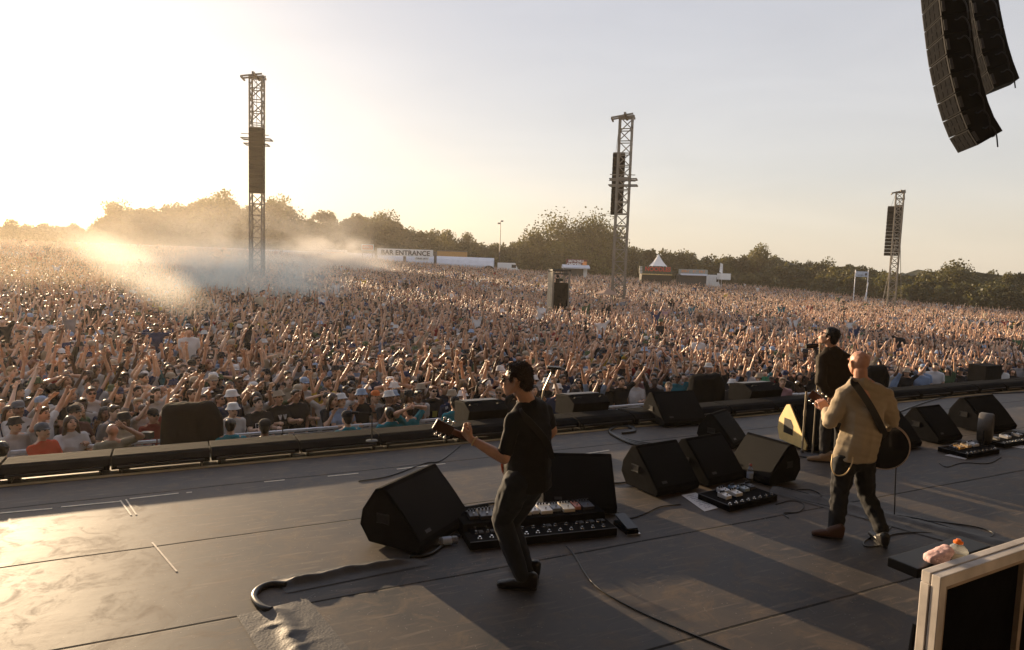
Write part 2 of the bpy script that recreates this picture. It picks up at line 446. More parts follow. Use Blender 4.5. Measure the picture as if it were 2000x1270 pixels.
# roof over the stage (out of frame, shades the band), unseen drapes added to block sky light and bounce fill
mb = MB(); mb.box((3.0, -8.6, 9.6), (34, 15.0, 0.5))
roof = empty('stage_roof', (0, 0, 0), label='dark stage roof high above the band', cat='roof')
o = mb.build('roof_deck', M['black_cloth'], roof)
mb = MB()
for u in range(-12, 20, 4): mb.bar((u, -15.8, 9.2), (u, -1.3, 9.2), 0.12); mb.bar((u, -15.8, 8.6), (u, -1.3, 8.6), 0.12)
mb.build('roof_truss', M['steel'], roof)
roof.matrix_world = SFRAME
def drape(name, pts, z0, z1, label):
    mb = MB(); n = 90; a, b = Vector(pts[0]), Vector(pts[1]); d = (b - a); nn = Vector((-d.y, d.x, 0)).normalized()
    vs = []
    for i in range(n + 1):
        p = a + d * i / n + nn * (0.12 * math.sin(i * 1.7))
        for t in (0.03, -0.03): vs += [p + nn * t + Vector((0, 0, z0)), p + nn * t + Vector((0, 0, z1))]
    fs = []
    for i in range(n):
        o_ = i * 4; fs += [(o_, o_ + 4, o_ + 5, o_ + 1), (o_ + 2, o_ + 3, o_ + 7, o_ + 6), (o_ + 1, o_ + 5, o_ + 7, o_ + 3), (o_, o_ + 2, o_ + 6, o_ + 4)]
    mb.add(vs, fs); o = mb.build(name, M['drape']); in_stage(o); return tag(o, label, 'drape')
drape('added_fill_backdrop', ((-12, -14.9, 0), (20, -14.9, 0)), 0.0, 9.3, 'pale grey drape across the back of the stage')
drape('added_wing_drape', ((-5.0, -14.6, 0), (-5.0, -0.6, 0)), 0.0, 9.3, 'grey drape closing the left wing')
drape('added_wing_drape', ((20.6, -14.6, 0), (20.6, 0.0, 0)), 0.0, 9.3, 'grey drape closing the right wing')

# ------------------------------------------------------------------ front edge: footlight boxes along the lip
foot_mesh = None
def foot_box(w, h=0.175, dpt=0.50):
    mb = MB(); poly = [(0, 0.055), (0.0, 0.11), (0.07, h * 0.90), (0.15, h), (dpt, h * 0.93), (dpt, 0.045)]
    mb.prism(poly, w, Matrix.Identity(4)); return mb.mesh('footlight_box', M['black_cloth'], bevel=0.008)
FOOT = [foot_box(0.97), foot_box(0.965, 0.178), foot_box(0.97, 0.172)]
mb = MB()
mb.box((0, 0.25, 0.028), (0.03, 0.44, 0.054))
FOOTFEET = mb.mesh('foot', M['rubber'])
mb = MB()
mb.box((0, -0.010, 0.085), (0.86, 0.018, 0.022))
FOOTCL = mb.mesh('bracket', M['grey_metal'])
ordn = ['first', 'second', 'third', 'fourth', 'fifth', 'sixth', 'seventh', 'eighth', 'ninth', 'tenth', 'eleventh', 'twelfth',
        'thirteenth', 'fourteenth', 'fifteenth', 'sixteenth', 'seventeenth', 'eighteenth', 'nineteenth', 'twentieth', 'twenty-first',
        'twenty-second', 'twenty-third', 'twenty-fourth', 'twenty-fifth']
k = 0
for i in range(-2, 21):
    u = 0.45 + i * 0.985
    t = empty('footlight_box', S(u, 0.12 + rnd.uniform(-0.012, 0.012), 0), SA + rnd.uniform(-0.01, 0.01),
              'low black footlight box on the stage lip, %s from the left end' % ordn[k], 'stage light', 'footlight boxes along the stage lip')
    link('housing', FOOT[k % 3], t); 
    for x_ in (-0.40, 0.40): link('foot', FOOTFEET, t).location = (x_, 0, 0)
    link('bracket', FOOTCL, t); k += 1
mb = MB(); mb.box((5, 0.075, 0.006), (40, 0.065, 0.008))  # added strip painting the line of sunlight that slips under the boxes
M['brass_and_sun_line'] = mat('pale gold brass and sun line', (0.70, 0.52, 0.28), 0.42, 0.3, var=0.4, scale=1.3)
o = in_stage(mb.build('painted_sun_line', M['brass_and_sun_line'])); tag(o, 'pale gold strip running along the foot of the footlights', 'edge strip')

# front fill cabinets lying on the lip
def front_fill(pxl, pxr, y, label):
    a, b = gp(pxl, y, 0.26), gp(pxr, y, 0.26); u0, v0 = toS(a); u1, v1 = toS(b); w = abs(u1 - u0)
    t = empty('front_fill', S((u0 + u1) / 2, 0.80, 0.0), SA, label, 'loudspeaker', 'front fill speakers on the stage lip')
    mb = MB(); mb.prism([(-0.1, 0.265), (0.1, 0.36), (0.48, 0.32), (0.48, 0.02), (-0.02, 0.02)], w, Matrix.Identity(4))
    mb.build('cabinet', M['black_box'], t, bevel=0.012)
    mb = MB(); mb.box((0, 0.28, 0.352), (w * 0.86, 0.26, 0.006), Matrix.Rotation(R(-6), 3, 'X')); mb.build('lid', M['grey_metal'], t)
    mb = MB()
    for x in (-w * 0.35, w * 0.35): mb.tube([(x - 0.06, -0.02, 0.34), (x - 0.06, -0.05, 0.36), (x + 0.06, -0.05, 0.36), (x + 0.06, -0.02, 0.34)], 0.008, 6)
    mb.build('handle', M['black_plastic'], t)
front_fill(912, 1000, 803, 'flat grey-topped speaker on the lip, just left of the guitarist in the black polo')
front_fill(1120, 1205, 790, 'flat grey-topped speaker on the lip, right of the guitarist in the black polo')
front_fill(1472, 1552, 766, 'flat grey-topped speaker on the lip, left of the singer')

# ------------------------------------------------------------------ wedge monitors
def wedge(px, py, yaw, label, w=0.72, sc=1.0, z=0.0, group='wedge monitors on the stage', badge=True, side_mat=None, hole=False, prof=None):
    """px,py: centre of the footprint on the floor; yaw: direction the grille faces (deg, 0 = +Y, CCW)"""
    c = gp(px, py, z)
    t = empty('wedge_monitor', c, R(yaw), label, 'monitor speaker', group)
    t.scale = (sc, sc, sc)
    # profile in (y, z): y+ is the direction the grille faces
    base = prof or [(-0.26, 0.02), (-0.36, 0.16), (-0.335, 0.30), (-0.20, 0.50), (-0.13, 0.525), (0.28, 0.09), (0.26, 0.02)]
    mb = MB(); mb.prism(base, w, Matrix.Identity(4))
    mb.build('cabinet', M['black_box'], t, bevel=0.014)
    a, b = Vector((0, -0.115, 0.513)), Vector((0, 0.268, 0.104)); d = (b - a); q = d.to_track_quat('Z', 'Y').to_matrix()
    n = Vector((0, -d.z, d.y)).normalized(); n = n if n.z > 0 else -n
    mb = MB(); g0, g1 = a + d * 0.04 + n * 0.004, a + d * 0.96 + n * 0.004
    ww = w * 0.47; bul = n * 0.012
    vs = []; K = 8
    for i in range(K + 1):
        p = g0 + (g1 - g0) * i / K + bul * math.sin(math.pi * i / K)
        vs += [p + Vector((-ww, 0, 0)), p + Vector((ww, 0, 0)), p + Vector((ww, 0, 0)) - n * 0.02, p + Vector((-ww, 0, 0)) - n * 0.02]
    fs = []
    for i in range(K):
        o_ = i * 4; fs += [(o_, o_ + 1, o_ + 5, o_ + 4), (o_ + 1, o_ + 2, o_ + 6, o_ + 5), (o_ + 3, o_, o_ + 4, o_ + 7)]
    mb.add(vs, fs); mb.build('grille', M['grille'], t, smooth=0.6)
    if badge:
        mb = MB(); p = a + d * 0.88 + n * 0.02; mb.box(p + Vector((w * 0.30, 0, 0)), (0.075, 0.03, 0.004), Matrix.Rotation(math.atan2(d.z, d.y), 3, 'X'))
        mb.build('badge', M['grey_metal'], t)
    for s_ in (-1, 1):
        mb = MB(); x = s_ * (w / 2 + 0.002)
        mb.tube([(x, -0.17, 0.22), (x, -0.17, 0.29), (x, -0.05, 0.29), (x, -0.05, 0.22)], 0.011, 6, closed=True)
        mb.box((x - s_ * 0.0, -0.11, 0.255), (0.006, 0.11, 0.06))
        mb.build('side_handle', M['black_plastic'], t)
    return t
def look(dx, dy): return math.degrees(math.atan2(-dx, dy))
def yaw_from(a, b):
    """grille bottom edge runs in the photo from a to b (left to right); the grille faces the viewer's side"""
    p, q = gp(*a), gp(*b); d = q - p
    f = Vector((d.y, -d.x, 0))          # right-hand perpendicular: towards the viewer
    return look(f.x, f.y)
def wedge_e(a, b, label, w=None, **k):
    p, q = gp(*a), gp(*b); d = q - p; f = Vector((d.y, -d.x, 0)).normalized()
    c = (p + q) / 2 - f * 0.26 * k.get('sc', 1.0)
    px, py, _ = proj(c)
    return wedge(px, py, look(f.x, f.y), label, w or d.length / k.get('sc', 1.0), **k)
wedge_e((822, 1086), (914, 1026), 'large wedge monitor at the left, turned side-on before the guitarist in black', w=0.84, sc=0.98)
wedge_e((1062, 1006), (1203, 1008), 'upright-looking wedge monitor directly behind the guitarist in the black polo and his pedals', w=0.74, sc=0.97)
wedge_e((1276, 976), (1370, 956), 'left one of the two wedge monitors standing side by side beside the small pedalboard', w=0.68, sc=0.92)
wedge_e((1372, 957), (1462, 936), 'right one of the two wedge monitors standing side by side beside the small pedalboard', w=0.68, sc=0.92)
wedge_e((1424, 884), (1466, 866), 'wedge monitor whose sloping grey top shows above the side-by-side pair', w=0.56, sc=0.86)
wedge_e((1420, 924), (1500, 952), 'wedge monitor turned away, its end panel towards the pale mic stand', w=0.70, sc=0.88)
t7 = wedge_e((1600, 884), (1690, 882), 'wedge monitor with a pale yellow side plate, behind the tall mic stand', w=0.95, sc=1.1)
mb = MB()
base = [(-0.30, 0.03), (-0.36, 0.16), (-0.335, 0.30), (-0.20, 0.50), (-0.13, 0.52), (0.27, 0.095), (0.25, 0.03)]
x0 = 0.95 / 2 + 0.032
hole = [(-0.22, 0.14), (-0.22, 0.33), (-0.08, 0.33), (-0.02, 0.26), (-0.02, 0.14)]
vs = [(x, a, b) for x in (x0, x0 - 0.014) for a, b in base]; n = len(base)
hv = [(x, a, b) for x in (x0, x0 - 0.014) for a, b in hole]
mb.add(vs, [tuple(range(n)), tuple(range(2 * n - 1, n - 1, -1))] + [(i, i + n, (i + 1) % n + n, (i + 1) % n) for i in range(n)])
mb.build('sun_painted_plate', M['sun_and_fringe_yellow'], t7)  # sunlit look of the wedge side put into this plate's colour
mb = MB(); mb.add([(x0 + 0.003, a, b) for a, b in hole], [(0, 1, 2, 3, 4)]); mb.add([(x0 + 0.0015, a, b) for a, b in hole], [(4, 3, 2, 1, 0)])
mb.build('handle_recess', M['black_plastic'], t7)
wedge_e((1740, 886), (1808, 873), 'wedge monitor hidden partly by the round guitar body, at the right', w=0.66, sc=0.92)
wedge_e((1810, 873), (1898, 858), 'wedge monitor beside the round black drum fan, left side of it', w=0.66, sc=0.92)
wedge_e((1905, 853), (2004, 838), 'wedge monitor at the right edge of the photo, behind the round black fan', w=0.84, sc=0.99)
wedge_e((1296, 836), (1378, 830), 'wedge monitor standing against the footlights, nearest the coiled cable', w=0.86, sc=0.92)

# round black fan with pale rim
p = gp(1922, 868); t = empty('stage_fan', p, look(0.55, -0.8) and R(look(0.75, -0.6)), 'round black floor fan with a sunlit pale rim', 'fan')
mb = MB(); q = Matrix.Rotation(R(90), 3, 'X'); mb.lathe([(0.20, -0.09), (0.215, -0.07), (0.215, 0.07), (0.20, 0.09), (0.18, 0.09), (0.18, -0.09), (0.2, -0.09)], (0, 0, 0.25), 28, q)
mb.build('rim', mat('worn silver rim', (0.12, 0.11, 0.10), 0.6, 0.3, var=0.4), t, smooth=0.7)
mb = MB()
for r_ in (0.05, 0.09, 0.13, 0.17):
    mb.tube([(r_ * math.cos(a), -0.085, 0.25 + r_ * math.sin(a)) for a in [k * math.pi / 12 for k in range(24)]], 0.003, 4, closed=True)
for k in range(8):
    a = k * math.pi / 4; mb.tube([(0, -0.085, 0.25), (0.185 * math.cos(a), -0.085, 0.25 + 0.185 * math.sin(a))], 0.003, 4)
mb.build('guard', M['black_plastic'], t)
mb = MB(); mb.lathe([(0.185, -0.004), (0.185, 0.004)], (0, 0.02, 0.25), 24, q); mb.build('blades', M['black_plastic'], t)
mb = MB(); mb.tube([(-0.24, 0, 0.25), (-0.24, 0, 0.012), (0.24, 0, 0.012), (0.24, 0, 0.25)], 0.012, 6); mb.box((0, 0, 0.01), (0.3, 0.26, 0.02)); mb.build('stand', M['black_plastic'], t)

# ------------------------------------------------------------------ pedalboards
def pedal(t, x, y, z, w, d, col, knobs=3, h=0.045, rz=0):
    key = 'pedal %.2f %.2f %.2f' % col
    if key not in M: M[key] = mat(key.replace('.', ''), col, 0.35, 0.2, var=0.1)
    mb = MB(); q = Matrix.Rotation(rz, 3, 'Z')
    mb.prism([(-d / 2, 0), (-d / 2, h * 0.7), (d / 2, h), (d / 2, 0)], w, Matrix.Translation((x, y, z)) @ Matrix.Rotation(rz, 4, 'Z'))
    o = mb.build('pedal', M[key], t, bevel=0.003)
    mb = MB()
    for i in range(knobs):
        p = Vector((x, y, z)) + q @ Vector((-w / 2 + w * (i + 0.5) / knobs, d * 0.28, h)); mb.cyl(p, p + Vector((0, 0, 0.018)), min(0.010, w / knobs * 0.33), n=8)
    mb.build('knob', M['black_plastic'], o)
    mb = MB(); p = Vector((x, y, z)) + q @ Vector((0, -d * 0.28, h * 0.78)); mb.cyl(p, p + Vector((0, 0, 0.016)), 0.008, n=8); mb.build('foot_switch', M['chrome'], o)
    return o
# big board of the guitarist in black: two tiers
p0, p1 = gp(905, 1042), gp(1218, 1042 - 6)
a, b = gp(918, 1076), gp(1205, 1046)
d = (b - a); yw = math.atan2(d.y, d.x); L_ = d.length
c = (a + b) / 2 + Vector((-d.y, d.x, 0)).normalized() * 0.26
t = empty('pedalboard', c, yw, 'long two-tier pedalboard crowded with effect pedals behind the guitarist in the black polo', 'pedalboard')
mb = MB(); mb.box((0, -0.14, 0.035), (L_, 0.24, 0.07)); mb.box((0, 0.13, 0.065), (L_, 0.28, 0.13))
mb.build('case', M['black_box'], t, bevel=0.006)
mb = MB()
for y, z in ((-0.262, 0.072), (0.272, 0.132)): mb.box((0, y, z), (L_, 0.008, 0.006))
mb.build('case_edge', M['grey_metal'], t)
r2 = random.Random(4)
cols = [(0.75, 0.76, 0.78), (0.75, 0.68, 0.55), (0.70, 0.62, 0.48), (0.78, 0.76, 0.72), (0.62, 0.25, 0.18), (0.72, 0.70, 0.66), (0.3, 0.34, 0.38), (0.05, 0.05, 0.06)]
x = -L_ / 2 + 0.08
i = 0
while x < L_ / 2 - 0.08:
    w = r2.choice([0.07, 0.09, 0.12, 0.14]); 
    cc = cols[(i * 3 + 1) % len(cols)] if x > -L_ * 0.2 else (0.05, 0.05, 0.06)
    pedal(t, x + w / 2, 0.14 + r2.uniform(-0.01, 0.01), 0.132, w - 0.008, 0.12 if w < 0.1 else 0.17, cc, 2 + int(w > 0.08) + int(w > 0.11))
    x += w + 0.006; i += 1
for row, y in enumerate((-0.08, -0.20)):
    x = -L_ / 2 + 0.1
    while x < L_ / 2 - 0.08:
        mb = MB(); mb.cyl((x, y, 0.071), (x, y, 0.092), 0.011, n=8); mb.cyl((x, y, 0.071), (x, y, 0.075), 0.019, n=10); mb.build('foot_switch', M['chrome'], t)
        if row == 0 and r2.random() < 0.6:
            mb = MB(); mb.box((x + 0.045, y, 0.078), (0.035, 0.05, 0.014)); mb.build('display', M['grey_metal'], t)
        x += 0.105
# expression pedal at its right end
p = gp(1222, 1034); t = empty('volume_pedal', p, yw, 'black volume pedal at the right end of the long pedalboard', 'foot pedal')
mb = MB(); mb.box((0, 0, 0.02), (0.12, 0.27, 0.04)); mb.build('base', M['black_box'], t, bevel=0.005)
mb = MB(); mb.box((0, 0, 0.075), (0.105, 0.26, 0.018), Matrix.Rotation(R(10), 3, 'X')); mb.build('treadle', M['rubber'], t)
mb = MB(); mb.box((0, -0.15, 0.012), (0.13, 0.02, 0.012)); mb.build('plate', M['chrome'], t)
# angled mixer-like case at left end
p = gp(938, 1038); t = empty('pedal_case', p, yw + 0.05, 'flat black case with dark pedals between the left wedge monitor and the guitarist in black', 'pedal case')
mb = MB(); mb.prism([(-0.22, 0), (-0.22, 0.07), (0.22, 0.16), (0.22, 0)], 0.30, Matrix.Identity(4)); mb.build('case', M['black_box'], t, bevel=0.006)
for k in range(3):
    for j in range(3):
        mb = MB(); y = -0.14 + j * 0.12; z = 0.07 + (y + 0.22) * 0.09 / 0.44; mb.cyl((-0.1 + k * 0.1, y, z), (-0.1 + k * 0.1, y, z + 0.025), 0.013, n=8); mb.build('knob', M['chrome'] if j == 0 else M['black_plastic'], t)
# small board beside the pair of wedges
def small_board(a, b, dep, label, cols, white=0):
    a, b = gp(*a), gp(*b); d = b - a; yw = math.atan2(d.y, d.x); n = Vector((-d.y, d.x, 0)).normalized()
    t = empty('pedalboard', (a + b) / 2 + n * dep / 2, yw, label, 'pedalboard'); L = d.length
    mb = MB(); mb.box((0, 0, 0.03), (L, dep, 0.06)); mb.build('case', M['black_box'], t, bevel=0.005)
    mb = MB(); mb.box((0, dep / 2 - 0.004, 0.064), (L, 0.008, 0.006)); mb.box((-L / 2 + 0.004, 0, 0.064), (0.008, dep - 0.02, 0.006)); mb.build('case_edge', M['grey_metal'], t)
    n = max(3, int(L / 0.085))
    for k in range(n):
        mb = MB(); x = -L / 2 + L * (k + 0.5) / n; mb.cyl((x, -dep / 2 + 0.04, 0.061), (x, -dep / 2 + 0.04, 0.08), 0.010, n=8); mb.cyl((x, -dep / 2 + 0.04, 0.061), (x, -dep / 2 + 0.04, 0.065), 0.018, n=8); mb.build('foot_switch', M['chrome'], t)
    for (x, y, w, dd, c) in cols: pedal(t, x * L, y * dep, 0.062, w, dd, c)
    return t
small_board((1425, 1001), (1518, 978), 0.42, 'small pedalboard with white and dark pedals, in front of the pair of wedge monitors',
            [(-0.28, 0.0, 0.08, 0.12, (0.78, 0.76, 0.74)), (-0.05, 0.02, 0.10, 0.12, (0.75, 0.72, 0.68)), (-0.12, 0.28, 0.10, 0.10, (0.72, 0.72, 0.74)),
             (0.22, 0.15, 0.08, 0.10, (0.35, 0.42, 0.46)), (0.10, 0.28, 0.07, 0.1, (0.06, 0.12, 0.22)), (0.38, 0.2, 0.07, 0.11, (0.05, 0.05, 0.06))])
small_board((1890, 897), (1952, 886), 0.40, 'small pedalboard with an orange pedal, near the right edge of the photo',
            [(-0.2, 0.15, 0.12, 0.12, (0.75, 0.42, 0.10)), (0.05, 0.15, 0.10, 0.10, (0.70, 0.52, 0.30)), (0.28, 0.18, 0.12, 0.12, (0.70, 0.70, 0.72)), (-0.38, 0.1, 0.06, 0.1, (0.05, 0.05, 0.06))])
small_board((1962, 876), (2040, 862), 0.36, 'pedalboard cut by the right edge of the photo', [(-0.1, 0.1, 0.1, 0.12, (0.7, 0.7, 0.72)), (0.2, 0.1, 0.1, 0.12, (0.2, 0.2, 0.22)), (-0.35, 0.1, 0.07, 0.1, (0.5, 0.5, 0.5))])

# ------------------------------------------------------------------ set lists
def sheet(pts, label, lines=9, lift=0.006):
    P = [gp(*p) for p in pts]; c = sum(P, Vector()) / 4; c.z = lift
    t = empty('set_list', c, 0, label, 'paper')
    L = [p - c for p in P]
    for p in L: p.z = 0
    mb = MB(); mb.add([tuple(p) for p in L] + [(p.x, p.y, -0.003) for p in L], [(0, 1, 2, 3), (7, 6, 5, 4), (0, 4, 5, 1), (1, 5, 6, 2), (2, 6, 7, 3), (3, 7, 4, 0)])
    mb.build('sheet', M['paper'], t)
    mb = MB(); r3 = random.Random(len(label))
    for i in range(lines):       # set list lines: illegible rows in the photo
        f = (i + 1.2) / (lines + 1.6); a = L[0].lerp(L[3], f); b = L[1].lerp(L[2], f); h = (L[3] - L[0]) * 0.018
        x0, x1 = 0.3 - r3.uniform(0, .12), 0.7 + r3.uniform(0, .12); n = int((x1 - x0) / 0.05)
        for k in range(n):
            if r3.random() < 0.15: continue
            s0, s1 = x0 + k * 0.05, x0 + k * 0.05 + 0.038
            mb.add([a.lerp(b, s0) - h + Vector((0, 0, .001)), a.lerp(b, s1) - h + Vector((0, 0, .001)), a.lerp(b, s1) + h + Vector((0, 0, .001)), a.lerp(b, s0) + h + Vector((0, 0, .001))], [(0, 1, 2, 3)])
    M.setdefault('ink_soft', mat('faded print', (0.35, 0.32, 0.36), 0.7))
    mb.build('print', M['ink_soft'], t)
sheet([(1331, 968), (1359, 963), (1402, 993), (1376, 1000)], 'white set list paper on the floor left of the small pedalboard')
sheet([(1845, 890), (1860, 887), (1897, 893), (1885, 898)], 'white set list paper left of the pedalboard with the orange pedal')
sheet([(1953, 870), (1966, 866), (2008, 872), (1998, 877)], 'warm white set list paper at the right edge of the photo')
sheet([(1008, 986), (1048, 978), (1056, 998), (1016, 1008)], 'white set list paper behind the knees of the guitarist in the black polo')

# ------------------------------------------------------------------ bottles
M['clear'] = mat('clear plastic', (0.75, 0.80, 0.85), 0.12, var=0.02, trans=0.85)
M['label_blue'] = mat('pale blue bottle label', (0.45, 0.55, 0.70), 0.5)
M['label_white'] = mat('cream bottle label', (0.75, 0.72, 0.60), 0.5)
M['cap_orange'] = mat('orange sports cap', (0.85, 0.20, 0.03), 0.35, var=0.04)
M['cap_red'] = mat('red cap', (0.45, 0.12, 0.10), 0.4)
def bottle(loc, label, h=0.22, r=0.033, capm='cap_red', labm='label_blue', rot=None, sports=False):
    t = empty('water_bottle', loc, 0, label, 'bottle')
    if rot: t.rotation_euler = rot
    mb = MB(); mb.lathe([(r * .85, 0), (r, 0.006), (r, h * .58), (r * .9, h * .66), (r * .55, h * .80), (r * .38, h * .86), (r * .38, h * .9)], n=18); mb.build('shell', M['clear'], t, smooth=True)
    mb = MB(); mb.lathe([(r * 1.015, h * .22), (r * 1.02, h * .23), (r * 1.02, h * .52), (r * 1.015, h * .53)], n=18); mb.build('label', M[labm], t, smooth=0.5)
    mb = MB(); mb.lathe([(r * .46, h * .885), (r * .48, h * .9), (r * .48, h * .97), (r * .30, h * 1.0)] + ([(r * .22, h * 1.02), (r * .24, h * 1.07), (r * .1, h * 1.08)] if sports else []), n=14); mb.build('cap', M[capm], t, smooth=0.5)
    return t
bottle(gp(1464, 941), 'small water bottle with a red cap standing behind the small pedalboard', 0.21, 0.036)
bottle(gp(893, 1062) + Vector((0, 0, 0.036)), 'crumpled water bottle lying beside the long pedalboard, near the left wedge monitor', 0.25, 0.035, rot=(R(90), 0, R(-70)))

# ------------------------------------------------------------------ mic stands
def mic(parent, loc, d, ball=0.027, L=0.15):
    d = Vector(d).normalized(); loc = Vector(loc)
    mb = MB(); mb.tube([loc - d * L, loc - d * 0.03], [0.010, 0.017], 10); mb.build('microphone_body', M['black_plastic'], parent, smooth=0.6)
    mb = MB(); mb.ball(loc, ball, 12, 8); mb.build('microphone_grille', M['chrome'], parent, smooth=True)
# straight stand between the wedge with the sun-painted side plate and the jacketed guitarist
p = gp(1566, 888); t = empty('microphone_stand', p, 0, 'pale straight mic stand on a round base, left of the guitarist in the khaki jacket', 'microphone stand')
mb = MB(); mb.lathe([(0.135, 0), (0.14, 0.012), (0.10, 0.022), (0.03, 0.032), (0.02, 0.06)], n=28); mb.build('base', M['grey_metal'], t, smooth=0.6)
mb = MB(); mb.cyl((0, 0, 0.03), (0, 0, 0.86), 0.013, n=12); mb.cyl((0, 0, 0.52), (0, 0, 0.60), 0.018, n=12); mb.build('pole', mat('nickel pole', (0.50, 0.44, 0.34), 0.35, 0.8), t, smooth=0.6)
mb = MB(); mb.cyl((0, 0, 0.86), (-0.03, 0, 0.92), 0.02, n=10); mb.bar((-0.03, 0, 0.9), (-0.12, -0.02, 0.95), 0.02); mb.build('clip', M['black_plastic'], t)
mic(t, (-0.14, -0.03, 0.965), (-0.5, -0.5, 0.4))
# singer's tall stand
p = gp(1590, 885, 0.0); p = at(1587, 880, 8.85); p.z = 0
t = empty('microphone_stand', p, 0, 'tall thin mic stand with two black microphones in front of the singer in the parka', 'microphone stand')
top = at(1583, 662, 8.85).z
mb = MB(); mb.lathe([(0.13, 0), (0.135, 0.012), (0.09, 0.022), (0.02, 0.035)], n=24); mb.build('base', M['grey_metal'], t, smooth=0.6)
mb = MB(); mb.cyl((0, 0, 0.03), (0, 0, top), 0.011, n=10); mb.build('pole', bpy.data.materials['nickel pole'], t, smooth=0.6)
mb = MB(); mb.tube([(-0.10, 0.02, top - 0.06), (-0.05, 0.0, top + 0.01), (0.10, -0.03, top + 0.0)], 0.011, 8); mb.box((0.0, 0, top - 0.01), (0.07, 0.05, 0.05)); mb.build('cross_bar', M['black_plastic'], t)
for dx, dz in ((-0.10, -0.10), (0.11, 0.0)):
    mb = MB(); a = Vector((dx, 0.0, top + dz)); mb.tube([a + Vector((-0.09, 0, 0.0)), a + Vector((0.02, 0, 0.01)), a + Vector((0.07, 0, 0.02))], [0.03, 0.034, 0.02], 12)
    mb.build('microphone', M['black_plastic'], t, smooth=0.7)
# thin microphone stands on the stage lip at the left
def lip_stand(px, py, ptop, label, arm=-0.25):
    p = gp(px, py, 0.24); t = empty('microphone_stand', p, 0, label, 'microphone stand', 'thin stands on the stage lip')
    top = at(px, ptop, p.y).z - 0.24
    mb = MB(); mb.lathe([(0.07, 0), (0.07, 0.01), (0.012, 0.02)], n=16); mb.build('base', M['black_plastic'], t)
    mb = MB(); mb.cyl((0, 0, 0.01), (0, 0, top), 0.008, n=8); mb.build('pole', M['grey_metal'], t)
    mb = MB(); mb.tube([(-arm * .3, 0, top), (arm, 0, top - 0.01)], 0.009, 6); mb.cyl((arm, 0, top - 0.01), (arm * 1.5, 0, top - 0.01), 0.018, n=10); mb.build('microphone', M['black_plastic'], t)
lip_stand(726, 862, 806, 'thin stand with a shotgun microphone in front of the man in the lettered white T-shirt', -0.16)

# camera boom with fluffy microphone seen behind the guitarist's shoulder
t = empty('boom_stand', S(8.2, 2.2, -1.95), 0, 'tilted boom stand with a flat black head just right of the black polo guitarist', 'stand')
P0, P1 = at(1062, 762, 14.2), at(1080, 722, 14.2)
t.location = (P0.x - 0.25, P0.y, -1.95)
mb = MB(); mb.tube([(0, 0, 0), P0 - t.location, P1 - t.location], 0.022, 8); mb.build('pole', bpy.data.materials['nickel pole'], t)
mb = MB(); c = P1 - t.location; mb.box(c + Vector((0.02, 0, 0.04)), (0.30, 0.18, 0.05), Matrix.Rotation(0.05, 3, 'Y')); mb.box(c + Vector((0, 0, -0.03)), (0.09, 0.09, 0.12)); mb.build('head', M['black_plastic'], t, bevel=0.008)

# ------------------------------------------------------------------ covered camera rigs in the pit
def covered_rig(pl, pr, ytop, ybot, Y, label, seed):
    a, b = at(pl, ybot, Y), at(pr, ybot, Y); w = (b - a).length; top = at((pl + pr) / 2, ytop, Y).z
    c = (a + b) / 2; t = empty('covered_camera', (c.x, c.y, -1.95), 0, label, 'covered camera', 'black covered cameras in the pit')
    H_ = top + 1.95
    f = Flesh(); r4 = random.Random(seed)
    f.eggs((-w * .28, 0, H_ - .16), (.14, .2, .12), (w * .12, 0, H_ - .13), (.12, .22, .12), (-w * .3, 0, H_ * .45), (.16, .2, .1), (w * .15, 0, H_ * .45), (.16, .2, .1))
    f.eggs((w * .22, 0.02, H_ - .10), (.13, .17, .11), (w * .34, 0, H_ - .28), (.11, .16, .12), (w * .22, 0, H_ * .45), (.18, .2, .1), (w * .38, 0, H_ * .45), (.1, .14, .1))
    me = f.mesh('rain_cover', 0.02, M['black_cloth'], 3, wrinkle=lambda c_: 0.014 * noise.noise(c_ * 5) + 0.008 * noise.noise(Vector((c_.x * 14, c_.y * 14, c_.z * 3))))
    link('rain_cover', me, t)
    mb = MB()
    for k in range(3):
        an = k * 2.1; mb.tube([(0, 0, H_ * .6), (0.45 * math.cos(an), 0.45 * math.sin(an), 0)], 0.03, 6)
    mb.build('tripod', M['black_plastic'], t)
    mb = MB(); z = H_ * 0.78; mb.tube([(-w * .5, -.1, z - .25), (-w * .62, -.2, z - .4)], 0.012, 6); mb.box((-w * .58, -.1, z - .1), (.16, .10, .10)); mb.build('monitor_arm', M['grey_metal'], t)
covered_rig(306, 442, 783, 880, 10.6, 'large camera under a black rain cover in the pit at the left', 1)
covered_rig(1338, 1416, 728, 800, 15.0, 'camera under a black rain cover in the pit behind the footlights, centre right', 2)
covered_rig(1685, 1732, 712, 760, 17.0, 'dark covered camera just right of the bald guitarist, at shoulder height', 3)
a = at(1925, 712, 19.5); t = empty('pit_speaker', (a.x, a.y, -1.95), SA, 'flat black speaker case standing in the pit at the right', 'loudspeaker')
mb = MB(); mb.box((0, 0, (a.z + 1.95) / 2), (0.78, 0.5, a.z + 1.95)); mb.build('cabinet', M['black_box'], t, bevel=0.02)
mb = MB(); mb.box((0, -0.255, (a.z + 1.95) * .5), (0.66, 0.012, (a.z + 1.4) * .8)); mb.build('grille', M['grille'], t)

